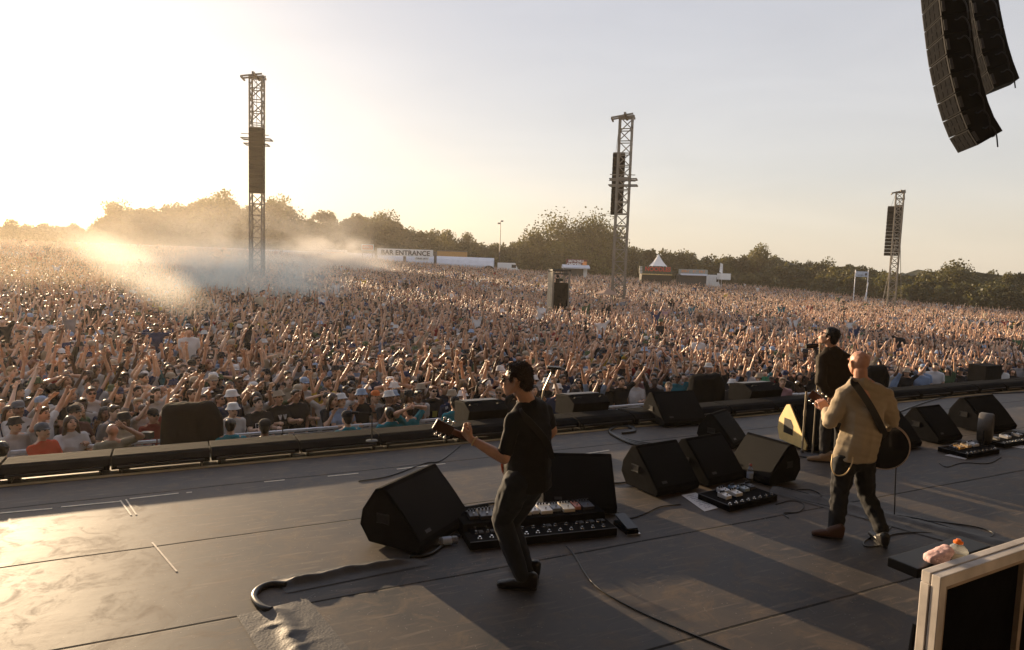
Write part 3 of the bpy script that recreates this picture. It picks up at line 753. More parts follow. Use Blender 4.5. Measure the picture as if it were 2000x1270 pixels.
# ------------------------------------------------------------------ cables and floor matting
def cable(pts, label, r=0.006, mt='rubber', z=None, n=10):
    P = [gp(*p[:2], z=(p[2] if len(p) > 2 else r + 0.001)) if not isinstance(p, Vector) else p for p in pts]
    mb = MB(); mb.tube(bez(P, n), r, 7); o = mb.build('cable', M[mt], smooth=True); return tag(o, label, 'cable')
cable([(1105, 1066, 0.03), (1122, 1085), (1150, 1130), (1185, 1160), (1250, 1195), (1330, 1230), (1440, 1276)], 'long black cable curving from the long pedalboard to the bottom of the photo')
cable([(880, 1000), (912, 991), (962, 983), (1000, 982)], 'short thick black cable lying behind the left wedge monitor', 0.010)
cable([(1190, 944), (1215, 943), (1240, 938)], 'short black cable between the upright-looking wedge and the side-by-side pair', 0.010)
cable([(1750, 912, 0.58), (1748, 960, 0.3), (1746, 1010), (1735, 1035), (1700, 1050), (1687, 1060), (1695, 1068), (1730, 1062), (1740, 1045), (1800, 1040), (1880, 1048), (1930, 1050), (1938, 1040), (1900, 1028), (1820, 1018), (1700, 1004), (1600, 985), (1520, 962)],
      'black guitar cable hanging from the round guitar body and looping on the floor', 0.006)
cable([(1520, 950), (1570, 962), (1640, 985), (1700, 1000), (1800, 1015), (1900, 1045), (2010, 1075)], 'dark cable running along the grey rubber matting at the right', 0.008)
cable([(1540, 958), (1580, 956), (1605, 968), (1580, 976), (1600, 984)], 'loose brown cable loop behind the jacketed guitarist', 0.006)
cable([(1700, 790 + 35), (1850, 775), (2005, 766)], 'thin black cable along the footlights at the right', 0.012)
for k, (off, lb) in enumerate(((0, 'outermost'), (3, 'middle'), (6, 'innermost'))):
    cable([(1330, 866 + off), (1290, 868 + off), (1240, 862 + off), (1205, 850 + off * .6), (1190, 842), (1200 + off, 834), (1232, 832 + off * .5), (1240 - off, 842), (1215, 846)],
          'thick black cable of the coil near the footlights, %s strand' % lb, 0.017)
cable([(1015, 905), (1020, 960, 0.2), (1040, 985, 0.12), (1060, 1012, 0.12)], 'thin cable dropping from the sunburst guitar to the long pedalboard', 0.005)
cable([(800, 1088), (840, 1082), (870, 1060), (884, 1045), (900, 1048)], 'thick black cable coming from under the left wedge monitor', 0.013)
for pts, lb, r_ in ((((1062, 1000), (1045, 1012), (1020, 1022), (1000, 1020)), 'short cable between the upright-looking wedge and the long pedalboard', .006),
    (((1205, 1000), (1230, 1012), (1262, 1002), (1290, 990), (1330, 985)), 'loose thin cable in front of the left wedge of the side-by-side pair', .006),
    (((1515, 985), (1545, 978), (1570, 985), (1560, 1000), (1530, 1002), (1540, 1012)), 'thin cable coiled to the right of the small pedalboard', .005),
    (((1555, 895), (1530, 905), (1520, 890), (1500, 880), (1480, 872)), 'black cable running from the mic stand base behind the turned-away wedge', .007),
    (((1955, 893), (1930, 905), (1880, 904), (1850, 912), (1835, 905)), 'thin cable looping in front of the pedalboard with the orange pedal', .006),
    (((700, 940), (760, 930), (830, 905), (860, 900), (900, 870)), 'thin black cable crossing the floor behind the left wedge towards the lip', .006),
    (((0, 925), (150, 905), (330, 892), (500, 872), (700, 850)), 'black cable lying along the foot of the footlights at the left', .012)):
    cable(pts, lb, r_)
# curved black cable ramp
P = [gp(*p, z=0.018) for p in ((560, 1142), (530, 1141), (506, 1150), (496, 1164), (502, 1178), (516, 1188), (530, 1192))]
mb = MB(); mb.tube(bez(P, 8), 0.024, 9); o = mb.build('cable', M['rubber'], smooth=True); tag(o, 'thick hose-like cable bending between the two rubber mats', 'cable')
def floor_mat(corners, label, nx, ny, ridge, mt, seed, name='rubber_mat'):
    P = [gp(*c_) for c_ in corners]; vs = []; 
    for j in range(ny + 1):
        for i in range(nx + 1):
            s_, t_ = i / nx, j / ny
            p = P[0].lerp(P[1], s_).lerp(P[3].lerp(P[2], s_), t_)
            p.z = 0.005 + ridge(s_, t_) ; vs.append(p)
    fs = [(j * (nx + 1) + i, j * (nx + 1) + i + 1, (j + 1) * (nx + 1) + i + 1, (j + 1) * (nx + 1) + i) for j in range(ny) for i in range(nx)]
    mb = MB(); mb.add(vs, fs); o = mb.build(name, mt, smooth=True)
    return tag(o, label, 'mat')
M['matt'] = mat('grey rubber matting', (0.080, 0.074, 0.068), 0.6, var=0.3, scale=5, bump=0.3, bscale=60)
def bump1(s_, t_):
    c_ = 0.5 + 0.06 * math.sin(s_ * 9)
    return 0.045 * math.exp(-((t_ - c_) / 0.16) ** 2) * min(1, 6 * (1.02 - s_), 8 * s_ + .2) * (1 + .35 * noise.noise(Vector((s_ * 9, t_ * 4, 0)))) + 0.004 * abs(noise.noise(Vector((s_ * 14, t_ * 5, 3))))
floor_mat([(530, 1129), (795, 1086), (838, 1104), (560, 1160)], 'grey rubber mat taped over cables, left of the guitarist in the black polo', 70, 26, bump1, M['matt'], 1)
def bump2(s_, t_):
    e = min(1, 10 * t_ + .0, 10 * (1 - t_) + .2)
    ri = math.exp(-((s_ - 0.45 - .05 * math.sin(t_ * 6)) / 0.13) ** 2)
    q_ = t_ * 17 + 3.0 * s_ + 5.0 * noise.noise(Vector((s_ * 2.2, t_ * 3.1, 0))); wr = (0.5 + 0.5 * math.sin(q_)) ** 3 * (0.25 + 1.1 * abs(noise.noise(Vector((s_ * 3, t_ * 5, 1))))) + 0.3 * abs(noise.noise(Vector((s_ * 6, t_ * 9, 4))))
    return (0.024 * ri + 0.013 * wr * math.exp(-((s_ - 0.42) / 0.3) ** 2)) * e
floor_mat([(462, 1204), (600, 1170), (700, 1290), (540, 1330)], 'crumpled grey rubber mat at the bottom of the photo', 50, 80, bump2, M['matt'], 2)
def bump3(s_, t_):
    return 0.035 * math.exp(-((t_ - 0.5) / 0.2) ** 2) * (1 + .4 * noise.noise(Vector((s_ * 12, t_ * 4, 5)))) + 0.006 * abs(noise.noise(Vector((s_ * 20, t_ * 5, 3))))
floor_mat([(1518, 950), (2010, 1060), (1960, 1090), (1500, 962)], 'long grey rubber mat over cables behind the jacketed guitarist', 90, 18, bump3, M['matt'], 3)

# ------------------------------------------------------------------ framed panel, shelf, bottle and towel at the lower right
A = at(1829, 1125, 2.55)                        # top near corner
def frame_pt(u, z, n=0.0):                      # along the panel
    return Vector((A.x, A.y, 0)) + PU * u + PN * n + Vector((0, 0, z))
B = gp(2003, 1067, A.z)
PU = Vector((B.x - A.x, B.y - A.y, 0)).normalized(); PN = Vector((PU.y, -PU.x, 0))
pz = A.z
M['ply'] = mat('raw plywood edge', (0.42, 0.33, 0.25), 0.65, var=0.2, scale=12)
M['ply_white'] = mat('whitewashed wood frame', (0.70, 0.645, 0.60), 0.6, var=0.22, scale=7)
t = empty('wooden_screen', (A.x, A.y, 0), math.atan2(PU.y, PU.x), 'wood-framed black panel at the lower right corner', 'panel')
fw, th = 0.045, 0.035; LW = 1.7
mb = MB()
mb.box((LW / 2, 0, pz - fw / 2), (LW, th, fw)); mb.box((fw / 2, 0, (pz - fw) / 2), (fw, th, pz - fw)); mb.box((LW - fw / 2, 0, (pz - fw) / 2), (fw, th, pz - fw))
mb.build('front_frame', M['ply_white'], t, bevel=0.003)
mb = MB(); mb.box((LW / 2, th + 0.004, pz - fw / 2 + 0.002), (LW, th, fw)); mb.box((fw / 2 - .003, th + 0.004, (pz - fw) / 2), (fw, th, pz - fw)); mb.box((LW - fw / 2, th + 0.004, (pz - fw) / 2), (fw, th, pz - fw))
mb.build('rear_frame', M['ply_white'], t, bevel=0.003)
mb = MB(); mb.box((LW / 2, -0.0, pz - fw - 0.009), (LW - 2 * fw, 0.028, 0.014)); mb.box((fw + 0.007, 0, (pz - fw) / 2), (0.012, 0.028, pz - fw - .02)); mb.build('inner_bead', M['ply'], t)
mb = MB(); mb.box((LW / 2, 0.012, (pz - fw) / 2), (LW - 2 * fw, 0.012, pz - fw)); mb.build('black_infill', M['black_cloth'], t)
mb = MB(); mb.box((0.66, -0.004, (pz - fw) / 2), (0.03, 0.022, pz - fw - .03)); mb.build('stile', M['ply'], t)
# shelf hanging behind
Z = pz - 0.06
P0 = at(1775, 1124, 2.9); sz = P0.z
t = empty('side_shelf', (P0.x, P0.y, 0), math.atan2(PU.y, PU.x), 'small black shelf behind the framed panel', 'shelf')
mb = MB(); mb.box((0.35, 0.06, sz), (0.6, 0.14, 0.045)); mb.build('top', M['black_plastic'], t, bevel=0.005)
mb = MB()
for x in (0.45, 0.6): mb.box((x, 0.06, (sz - 0.02) / 2), (0.035, 0.035, sz - 0.025))
mb.build('leg', M['black_plastic'], t)
mb = MB(); mb.tube([(0.06, -0.05, sz - 0.22), (-0.01, -0.05, sz - 0.20), (-0.03, -0.05, sz - 0.34)], 0.010, 8); mb.build('hook', M['black_plastic'], t)
bz = sz + 0.0225
pb = at(1868, 1100, 3.0); 
bottle(Vector((pb.x, pb.y, bz)), 'water bottle with an orange sports cap on the shelf behind the framed panel', at(1868, 1056, 3.0).z - bz, 0.042, 'cap_orange', 'label_white', sports=True)
f = Flesh(); pc = at(1832, 1100, 2.98)
f.eggs((-.05, 0, .03), (.03, .05, .028), (.06, .02, .07), (.03, .05, .028), (.0, 0, .02), (.05, .05, .02))
me = f.mesh('folded_towel', 0.006, mat('pale pink towel', (0.75, 0.50, 0.50), 0.95, var=0.12, scale=30, bump=0.6, bscale=200), 3, wrinkle=lambda c_: 0.004 * noise.noise(c_ * 40))
o = link('folded_towel', me); o.location = (pc.x, pc.y, bz); o.scale = (.78, .78, .85); tag(o, 'pale pink towel lying beside the orange-capped bottle', 'towel')
# ================================================================== FIELD, TREES, STALLS, MASTS
TD = [0, 12, 35, 60, 85, 115, 150, 220, 500, 4000]
TP = [0, 500, 1000, 1500, 2000]
TZ = [[-4.35, -4.35, -3.70, -2.80, -1.95, -1.05, -0.25, 1.0, 1.5, 0],
      [-4.35, -4.35, -4.00, -3.35, -2.50, -1.45, -0.35, 0.5, 1.0, 0],
      [-4.35, -4.35, -4.35, -4.25, -3.80, -3.20, -2.85, -2.6, -2, -1],
      [-4.35, -4.35, -4.50, -4.80, -5.05, -4.90, -4.45, -4.4, -4, -3],
      [-4.35, -4.35, -4.80, -5.50, -6.00, -6.05, -6.00, -6.0, -6, -5]]
def lerp1(xs, ys, x):
    if x <= xs[0]: return ys[0]
    for i in range(1, len(xs)):
        if x <= xs[i]:
            t = (x - xs[i - 1]) / (xs[i] - xs[i - 1]); t = t * t * (3 - 2 * t) if False else t
            return ys[i - 1] + (ys[i] - ys[i - 1]) * t
    return ys[-1]
def gz(x, y):
    r = math.hypot(x, y); az = math.atan2(x, y)
    az = max(-0.6435, min(0.6435, az)); d = r * math.cos(az); px = CXP + FPX * math.tan(az)
    k = max(0, min(3, int(px // 500))); t = (px - TP[k]) / 500.0
    return HC + lerp1(TD, TZ[k], d) * (1 - t) + lerp1(TD, TZ[k + 1], d) * t
M['grass'] = mat('trampled dry grass', (0.10, 0.09, 0.045), 0.95, var=0.4, scale=0.4, bump=0.5, bscale=6)
vs, fs = [], []
rs = [3, 8, 12, 18, 26, 35, 45, 60, 75, 90, 110, 130, 150, 180, 220, 300, 450, 800, 1500, 4000]; NA = 120
for r_ in rs:
    for k in range(NA):
        a = 2 * math.pi * k / NA; x, y = r_ * math.sin(a), r_ * math.cos(a); vs.append((x, y, gz(x, y)))
vs.append((0, 0, -1.95))
for i in range(len(rs) - 1):
    for k in range(NA): fs.append((i * NA + k, i * NA + (k + 1) % NA, (i + 1) * NA + (k + 1) % NA, (i + 1) * NA + k))
for k in range(NA): fs.append((len(vs) - 1, (k + 1) % NA, k))
mb = MB(); mb.add(vs, fs); o = mb.build('ground', M['grass'], smooth=True); tag(o, kind='structure')

# ------------------------------------------------------------------ leaves and crowns
def leaf_mat(name, c):
    m = mat(name, c, 0.6, var=0.55, scale=0.35); b = m.node_tree.nodes['Principled BSDF']
    nt = m.node_tree; tr = nt.nodes.new('ShaderNodeBsdfTranslucent'); tr.inputs[0].default_value = (c[0] * 2.2, c[1] * 2.0, c[2] * 1.2, 1)
    ms = nt.nodes.new('ShaderNodeMixShader'); ms.inputs[0].default_value = 0.3
    nt.links.new(b.outputs[0], ms.inputs[1]); nt.links.new(tr.outputs[0], ms.inputs[2])
    nt.links.new(ms.outputs[0], nt.nodes['Material Output'].inputs[0]); return m
M['leaf'] = leaf_mat('dark green foliage', (0.050, 0.052, 0.018))
M['leaf2'] = leaf_mat('olive foliage', (0.075, 0.070, 0.022))
M['leaf3'] = leaf_mat('yellow green foliage', (0.10, 0.095, 0.025))
M['bark'] = mat('bark', (0.06, 0.045, 0.03), 0.9, var=0.3, bump=0.6, bscale=8)
def crown_geo(seed, W, Hh, n, leaf, z0=0.0, droop=0.0, lobes=26, open_=0.0):
    """leaf quads grouped into clumps that sit on an irregular crown shell"""
    r5 = random.Random(seed); vs, fs, mi = [], [], []
    cl = []
    for i in range(lobes):
        a = r5.uniform(0, 2 * math.pi); zz = r5.uniform(0.08, 0.95); rad = math.sqrt(max(0.05, 1 - (2 * zz - 0.85) ** 2 * 0.8)) * r5.uniform(0.15, 0.86)
        cl.append((Vector((math.cos(a) * rad * W / 2, math.sin(a) * rad * W / 2, z0 + zz * Hh * .93)), r5.uniform(0.20, 0.31) * min(W, Hh), r5.randrange(3)))
    for i in range(n):
        c, rr, mm = cl[r5.randrange(lobes)]
        d = Vector((r5.gauss(0, 1), r5.gauss(0, 1), r5.gauss(0, 0.8))).normalized() * rr * (r5.random() ** 0.45)
        if droop: d.z -= droop * rr * r5.random() * 2
        p = c + d; s_ = leaf * r5.uniform(0.5, 1.25)
        q = Vector((r5.gauss(0, 1), r5.gauss(0, 1), r5.gauss(0, 1))).normalized(); u = q.orthogonal().normalized() * s_; w = q.cross(u).normalized() * s_ * (0.6 + 0.5 * r5.random())
        o = len(vs); vs += [p - u - w * .6, p + u * .3 - w, p + u + w * .4, p - u * .2 + w]; fs.append((o, o + 1, o + 2, o + 3)); mi.append(mm if r5.random() < .8 else r5.randrange(3))
    return vs, fs, mi, cl
def tree(px, ytop, Y, W, label, seed, n=4200, leaf=0.35, zb=0.25, droop=0, lobes=26, mats=('leaf', 'leaf2', 'leaf3'), name='tree', group=None, ybase=None):
    a = at(px, ytop, Y); g = gz(a.x, a.y); H_ = a.z - g
    t = empty(name, (a.x, a.y, g - 0.2), rnd.uniform(0, 6), label, 'tree', group)
    vs, fs, mi, cl = crown_geo(seed, W, H_ * (1 - zb), int(n * 1.7), leaf * .78, H_ * zb, droop, lobes)
    mb = MB(); mb.add(vs, fs); mb.mi = mi; me = bpy.data.meshes.new('crown'); me.from_pydata([tuple(v) for v in vs], [], fs)
    for m_ in mats: me.materials.append(M[m_])
    me.polygons.foreach_set('material_index', mi); link('crown', me, t)
    mb = MB(); r5 = random.Random(seed); h2 = H_ * (zb + .45 * (1 - zb))
    mb.tube([(0, 0, 0), (0.1, 0, H_ * zb * .6), (0, 0.1, H_ * zb), (0.15, 0, h2)], [W * .045, W * .036, W * .03, W * .012], 8)
    for c, rr, _ in cl[:12]:
        mb.tube([(0, 0, H_ * zb * r5.uniform(.8, 1.3)), c * 0.5 + Vector((0, 0, H_ * zb * .5)), c], [W * .02, W * .012, W * .004], 5)
    mb.build('trunk', M['bark'], t, smooth=True)
# far-off wood: one mass behind the field
PROF = [(-160, 428), (-60, 430), (0, 436), (40, 437), (100, 434), (150, 441), (175, 440), (205, 422), (235, 404), (300, 400), (345, 404), (400, 384), (450, 381), (480, 387), (540, 393),
        (590, 410), (640, 413), (700, 421), (760, 424), (800, 440), (850, 458), (900, 466), (940, 468), (980, 474), (1010, 468), (1040, 456), (1090, 440),
        (1190, 445), (1230, 478), (1280, 490), (1330, 494), (1400, 502), (1450, 500), (1520, 503), (1560, 508), (1620, 511), (1680, 512),
        (1720, 524), (1780, 533), (1830, 526), (1880, 521), (1920, 528), (1960, 528), (2000, 528), (2060, 526), (2200, 520)]
DW = [(0, 190), (500, 185), (900, 172), (1200, 165), (1500, 155), (1750, 125), (2000, 112)]
r6 = random.Random(5); WV, WF, WM = [], [], []
def wood_add(px, ytop, Y, W, n, leaf, seed, zb=0.0):
    a = at(px, ytop, Y); g = gz(a.x, a.y) - 0.4; H_ = max(2.0, a.z - g)
    vs, fs, mi, cl = crown_geo(seed, W, H_ * (1 - zb), n, leaf, H_ * zb, 0, 20)
    o = len(WV); WV.extend((v + Vector((a.x, a.y, g))) for v in vs); WF.extend(tuple(i + o for i in f) for f in fs); WM.extend(mi)
px = -150; sd = 100
while px < 2150:
    Y = lerp1([d[0] for d in DW], [d[1] for d in DW], px); yt = lerp1([p[0] for p in PROF], [p[1] for p in PROF], px)
    yh = 482 + px * 0.033; m_per = Y / FPX
    if not (1050 < px < 1195):
        wood_add(px + r6.uniform(-6, 6), yt + r6.uniform(-7, 10), Y + r6.uniform(-8, 12), r6.uniform(36, 60) * m_per, 3400, 2.0 * m_per, sd)
    for q_ in range(2):   # lower ranks filling to the ground
        f_ = (0.35, 0.65)[q_]; wood_add(px + r6.uniform(-9, 9), yt + (yh + 25 - yt) * f_ + r6.uniform(-9, 9), Y - 6 - 5 * q_ + r6.uniform(-3, 3), r6.uniform(34, 60) * m_per, 1500, 2.6 * m_per, sd + 1 + q_)
    sd += 5; px += 17
me = bpy.data.meshes.new('wood'); me.from_pydata([tuple(v) for v in WV], [], WF)
for m_ in ('leaf', 'leaf', 'leaf2'): me.materials.append(M[m_])
me.polygons.foreach_set('material_index', WM); o = link('wood', me); tag(o, 'dark mass of trees closing the far side of the field', 'wood', kind='stuff')
# opaque understorey so that no sky shows low between the leaves
vs = []; K = 140
for i in range(K + 1):
    px = -300 + 2600 * i / K; Y = lerp1([d[0] for d in DW], [d[1] for d in DW], px) + 6; yt = lerp1([p[0] for p in PROF], [p[1] for p in PROF], px)
    yh = 482 + px * 0.033; a = at(px, yt + (yh + 10 - yt) * 0.30 + 5 * noise.noise(Vector((px * .03, 0, 0))), Y); g = gz(a.x, a.y) - 1
    for dy in (0, 4): vs += [(a.x, a.y + dy, g), (a.x, a.y + dy, max(a.z, g + 2) + 1.2 * noise.noise(Vector((a.x * .2, dy, 2))))]
fs = []
for i in range(K):
    o_ = i * 4; fs += [(o_, o_ + 4, o_ + 5, o_ + 1), (o_ + 2, o_ + 3, o_ + 7, o_ + 6), (o_ + 1, o_ + 5, o_ + 7, o_ + 3)]
mb = MB(); mb.add(vs, fs); o = mb.build('undergrowth', M['leaf']); tag(o, 'dark undergrowth below the far trees', 'undergrowth', kind='stuff')

tree(1485, 474, 150, 5.2, 'lone round-headed tree standing above the wood, right of the white pole sign', 901, 1500, 0.22, 0.42, lobes=14)
tree(235, 392, 188, 13, 'high tree at the left shoulder of the dusty hilltop wood', 902, 3600, 0.36)
tree(420, 375, 186, 20, 'broad tree crowning the hilltop wood, just left of the left speaker mast', 903, 5200, 0.38)
tree(548, 386, 184, 13, 'rounded tree just right of the left speaker mast', 904, 3600, 0.36)
tree(752, 418, 176, 13, 'dark tree above the sign reading BAR ENTRANCE', 905, 3600, 0.34)
tree(870, 448, 170, 6.5, 'small open-crowned tree right of the bar sign, next to its twin', 906, 1500, 0.24, 0.3, lobes=16)
tree(908, 452, 170, 7.0, 'small flat-crowned tree between its open-crowned twin and the thin flood light pole', 907, 1500, 0.24, 0.3, lobes=16)
tree(1042, 438, 150, 9.5, 'left-hand shorter willow of the clump behind the chicken stall', 908, 3400, 0.28, 0.1, 0.5)
tree(1092, 413, 150, 12, 'tall willow in the middle of the clump left of the central speaker mast', 909, 5200, 0.28, 0.08, 0.6)
tree(1158, 407, 149, 13, 'tallest willow of the clump, touching the central speaker mast', 910, 6200, 0.28, 0.08, 0.6)
tree(1196, 428, 152, 8, 'narrow willow half hidden by the central speaker mast', 911, 3000, 0.28, 0.08, 0.5)
tree(1878, 514, 112, 9, 'large dark bushy tree above the white trucks at the right', 912, 4000, 0.24, 0.02, lobes=30, mats=('leaf', 'leaf', 'leaf2'))
tree(1110, 470, 146, 15, 'low broad willow filling the foot of the clump behind the chicken stall', 913, 5000, 0.3, 0.02, 0.3)
tree(1180, 470, 146, 11, 'low willow at the foot of the clump, behind the central speaker mast', 914, 4000, 0.3, 0.02, 0.3)

# ------------------------------------------------------------------ speaker masts
def truss(mb, a, b, w, bays, r=0.05, lace=0.03):
    a, b = Vector(a), Vector(b); d = b - a; q = d.to_track_quat('Z', 'Y').to_matrix()
    cs = [q @ Vector((sx * w / 2, sy * w / 2, 0)) for sx, sy in ((-1, -1), (1, -1), (1, 1), (-1, 1))]
    for c in cs: mb.bar(a + c, b + c, r * 2)
    for i in range(bays):
        p, n = a + d * i / bays, a + d * (i + 1) / bays
        for k in range(4):
            c0, c1 = cs[k], cs[(k + 1) % 4]
            mb.bar(p + c0, p + c1, lace * 1.6); mb.bar(p + (c0 if i % 2 else c1), n + (c1 if i % 2 else c0), lace * 1.6)
M['mast_steel'] = mat('dull galvanised steel', (0.22, 0.19, 0.15), 0.5, 0.35, var=0.3, scale=0.6)
def mast(pxb, Y, ytop, pxt, w, yaw, label, alabel, arr, plats=(), guys=()):
    a = at(pxb, 560, Y); g = gz(a.x, a.y); top = at(pxt, ytop, Y); H_ = top.z - g
    t = empty('speaker_mast', (a.x, a.y, g), yaw, label, 'mast')
    mb = MB(); truss(mb, (0, 0, 0), (0, 0, H_), w, int(H_ / (w * .95)), 0.065, 0.045)
    mb.build('tower_truss', M['mast_steel'], t)
    mb = MB()
    for dy in (-.35, .35):
        mb.bar((-w * 1.15, dy - .5, H_ - .15), (w * .6, dy - .5, H_ + .15), .12); mb.bar((-w * .6, dy, H_), (w * .7, dy, H_), .16)
    mb.bar((-w * 1.1, -.9, H_ - .2), (-w * 1.1, .4, H_ - .2), .12); mb.bar((0, -1.5, H_ + .05), (0, 1.0, H_ + .05), .18)
    mb.bar((w * .55, -.6, H_ - .9), (w * .55, .6, H_ + .3), .12)
    mb.build('head_frame', M['mast_steel'], t)
    for z, wx in plats:
        mb = MB(); zz = H_ * z
        mb.bar((-wx, -.5, zz), (wx, -.5, zz), .10); mb.bar((-wx, .5, zz), (wx, .5, zz), .10); mb.bar((-wx, -.5, zz + .35), (wx * .9, -.5, zz + .3), .06)
        for x in (-wx, wx): mb.bar((x, -.6, zz), (x, .6, zz), .08)
        mb.build('outrigger', M['mast_steel'], t)
    mb = MB()
    for x, y, z0 in guys: mb.tube([(0, 0, H_ * z0), (x, y, 0)], 0.035, 5)
    if guys: mb.build('guy_wire', M['mast_steel'], t)
    # line array hanging on the audience-facing side
    px0, px1, y0, y1, dy = arr
    P0, P1 = at(px0, y0, Y + dy), at(px1, y0, Y + dy); Q = at(px0, y1, Y + dy)
    wd = (P1 - P0).length; hh = P0.z - Q.z; c = (P0 + P1) / 2
    L = empty('line_array', (c.x, c.y, Q.z), yaw, alabel, 'loudspeaker array', 'line arrays hanging from the masts')
    n = 14
    for i in range(n):
        mb = MB(); ch = hh / n; mb.prism([(-.32, .02), (-.32, ch - .02), (.38, ch - .03), (.38, .03)], wd, Matrix.Translation((0, 0, i * ch)))
        mb.build('cabinet', M['black_box'], L)
    mb = MB(); mb.bar((-wd / 2, 0, hh + .05), (wd / 2, 0, hh + .05), .12); mb.bar((0, 0, hh), (0, 0, top.z - Q.z - .2), .04); mb.bar((-wd * .3, 0, hh), (-wd * .1, 0, top.z - Q.z - .3), .03)
    mb.build('rigging', M['mast_steel'], L)
mast(502, 60, 152, 505, 1.0, R(8), 'left lattice speaker mast rising out of the smoke', 'tall dark line array hanging on the left mast', (488, 515, 250, 377, -1.0), ((.72, 1.2), (.695, .95)))
mast(1208, 58, 230, 1221, 1.02, R(-14), 'central lattice speaker mast in front of the willows', 'narrow line array hanging on the central mast', (1198, 1221, 300, 420, 0.95), ((.70, 1.1), (.67, 1.15)))
mast(1743, 84, 376, 1765, 0.82, R(-24), 'right-hand lattice speaker mast with long guy wires', 'broad black line array hanging on the right-hand mast', (1736, 1763, 404, 500, 0.9), (), ((-1.5, -3.0, .62), (1.3, .3, .95)))

# delay tower with speakers inside, standing in the crowd
a = at(1091, 560, 42); g = gz(a.x, a.y); top = at(1091, 529, 42).z; H_ = top - g; w = 38 / FPX * 42
t = empty('spotlight_tower', (a.x, a.y, g), R(13), 'boxy black tower with a pale sunlit side standing in the middle of the crowd', 'tower')
mb = MB(); mb.box((0, 0, H_ * .41), (w * .80, w * .82, H_ * .82)); mb.build('drape', M['black_cloth'], t, bevel=0.03)
mb = MB()
for x in (-1, 1):
    for y in (-1, 1): mb.bar((x * w * .42, y * w * .42, 0), (x * w * .42, y * w * .42, H_), 0.09)
mb.build('post', M['mast_steel'], t)
mb = MB(); mb.box((0, 0, H_ + .03), (w * 1.0, w * 1.0, .10)); mb.box((0, 0, H_ - .18), (w * .86, w * .86, .07)); mb.build('roof', M['black_plastic'], t)
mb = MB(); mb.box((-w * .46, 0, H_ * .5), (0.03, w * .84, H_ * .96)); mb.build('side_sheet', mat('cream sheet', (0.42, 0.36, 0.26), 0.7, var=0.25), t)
mb = MB(); mb.tube([(-.08, 0, H_ * .80), (-.08, 0, H_ * .88)], .13, 10); mb.ball((-.08, 0, H_ * .915), .10); mb.box((.1, -.05, H_ * .86), (.2, .3, .16)); mb.build('spotlight', M['black_plastic'], t)
mb = MB(); mb.box((w * .28, .1, H_ * .88), (.16, .03, .34), Matrix.Rotation(.3, 3, 'Y')); mb.build('sheet', bpy.data.materials['cream sheet'], t)

# ------------------------------------------------------------------ stalls, tents and signs along the far edge
def stall_base(px, ybase, Y):
    a = at(px, ybase, Y); return Vector((a.x, a.y, gz(a.x, a.y)))
def facing(): return 0
def px_w(p0, p1, y, Y): return (at(p1, y, Y) - at(p0, y, Y)).length
def signboard(t, x0, x1, ya, yb, Y, m, th=0.25, back=0):
    """board between pixel columns x0..x1, rows ya..yb at depth Y, as child of t"""
    A_, B_ = at(x0, ya, Y), at(x1, ya + (x1 - x0) * .033, Y); z0 = at(x0, yb, Y).z; o = t.location
    mb = MB(); w = (B_ - A_).length; c = (A_ + B_) / 2; h = A_.z - z0
    sl = (B_.z - A_.z)
    mb.box((c.x - o.x, c.y - o.y + back, c.z - h / 2 - o.z), (w, th, h)); return mb.build('sign_board', m, t), c, w, h
def text_on(t, txt, px, py, Y, hpx, m, sx=1.0, bold=0.0, name='lettering'):
    c = at(px, py, Y); o = t.location
    mw = Matrix.Translation((c.x - o.x, c.y - o.y, c.z - o.z)) @ Matrix.Rotation(R(90), 4, 'X')
    return text_obj(name, txt, hpx / FPX * Y / 0.70, m, mw, t, 0.02, sx, bold)
def marks_on(t, groups, py, Y, hpx, m, seed=1):
    """lettering too small to read in the photo: short upright strokes of uneven shape, in word groups"""
    r7 = random.Random(seed); o = t.location; mb = MB()
    for x0, x1 in groups:
        n = max(2, int((x1 - x0) / (hpx * .55)))
        for k in range(n):
            x = x0 + (x1 - x0) * (k + .5) / n; c = at(x, py + (x - groups[0][0]) * .033, Y); h = hpx / FPX * Y; w = h * .5; c = c - o
            kind = r7.randrange(4); mb.box((c.x - w * .3, c.y, c.z), (w * .22, .03, h))
            if kind != 3: mb.box((c.x + w * .02, c.y - .01, c.z + h * .40), (w * .55, .03, h * .2))
            if kind != 1: mb.box((c.x + w * .02, c.y - .01, c.z - h * .05), (w * .45, .03, h * .18))
            if kind in (0, 2): mb.box((c.x + w * .28, c.y - .005, c.z + h * .1), (w * .2, .03, h * .6))
    return mb.build('lettering', m, t)
Y = 140
# bar marquee
b = stall_base(850, 520, Y); t = empty('bar_tent', b, 0, 'very long white bar marquee with a rounded right end', 'marquee')
x0, x1 = at(150, 500, Y + 6).x - b.x, at(965, 515, Y + 1).x - b.x
mb = MB(); zt = at(940, 503, Y).z - b.z; vs = []; n = 60
prof = [(-3, 0), (-3, .62), (-2.2, .85), (-1, .97), (0, 1), (1, .97), (3, .8), (3, 0)]
for i in range(n + 1):
    f_ = i / n; x = x0 + (x1 - x0) * f_; pxx = 150 + 815 * f_; g_ = gz(b.x + x, b.y) - b.z
    zz = at(pxx, 473 + (pxx - 150) * 0.0385, Y).z - b.z
    for y, k_ in prof: vs.append((x, y + 6 * (1 - f_), (g_ - .5) + (zz - g_ + .5) * k_ if k_ else g_ - .6))
m_ = len(prof); fs = [(i * m_ + k, (i + 1) * m_ + k, (i + 1) * m_ + k + 1, i * m_ + k + 1) for i in range(n) for k in range(m_ - 1)] + [tuple(range(m_)), tuple(n * m_ + k for k in range(m_))[::-1]]
mb.add(vs, fs); mb.build('canopy', M['white_tent'], t)
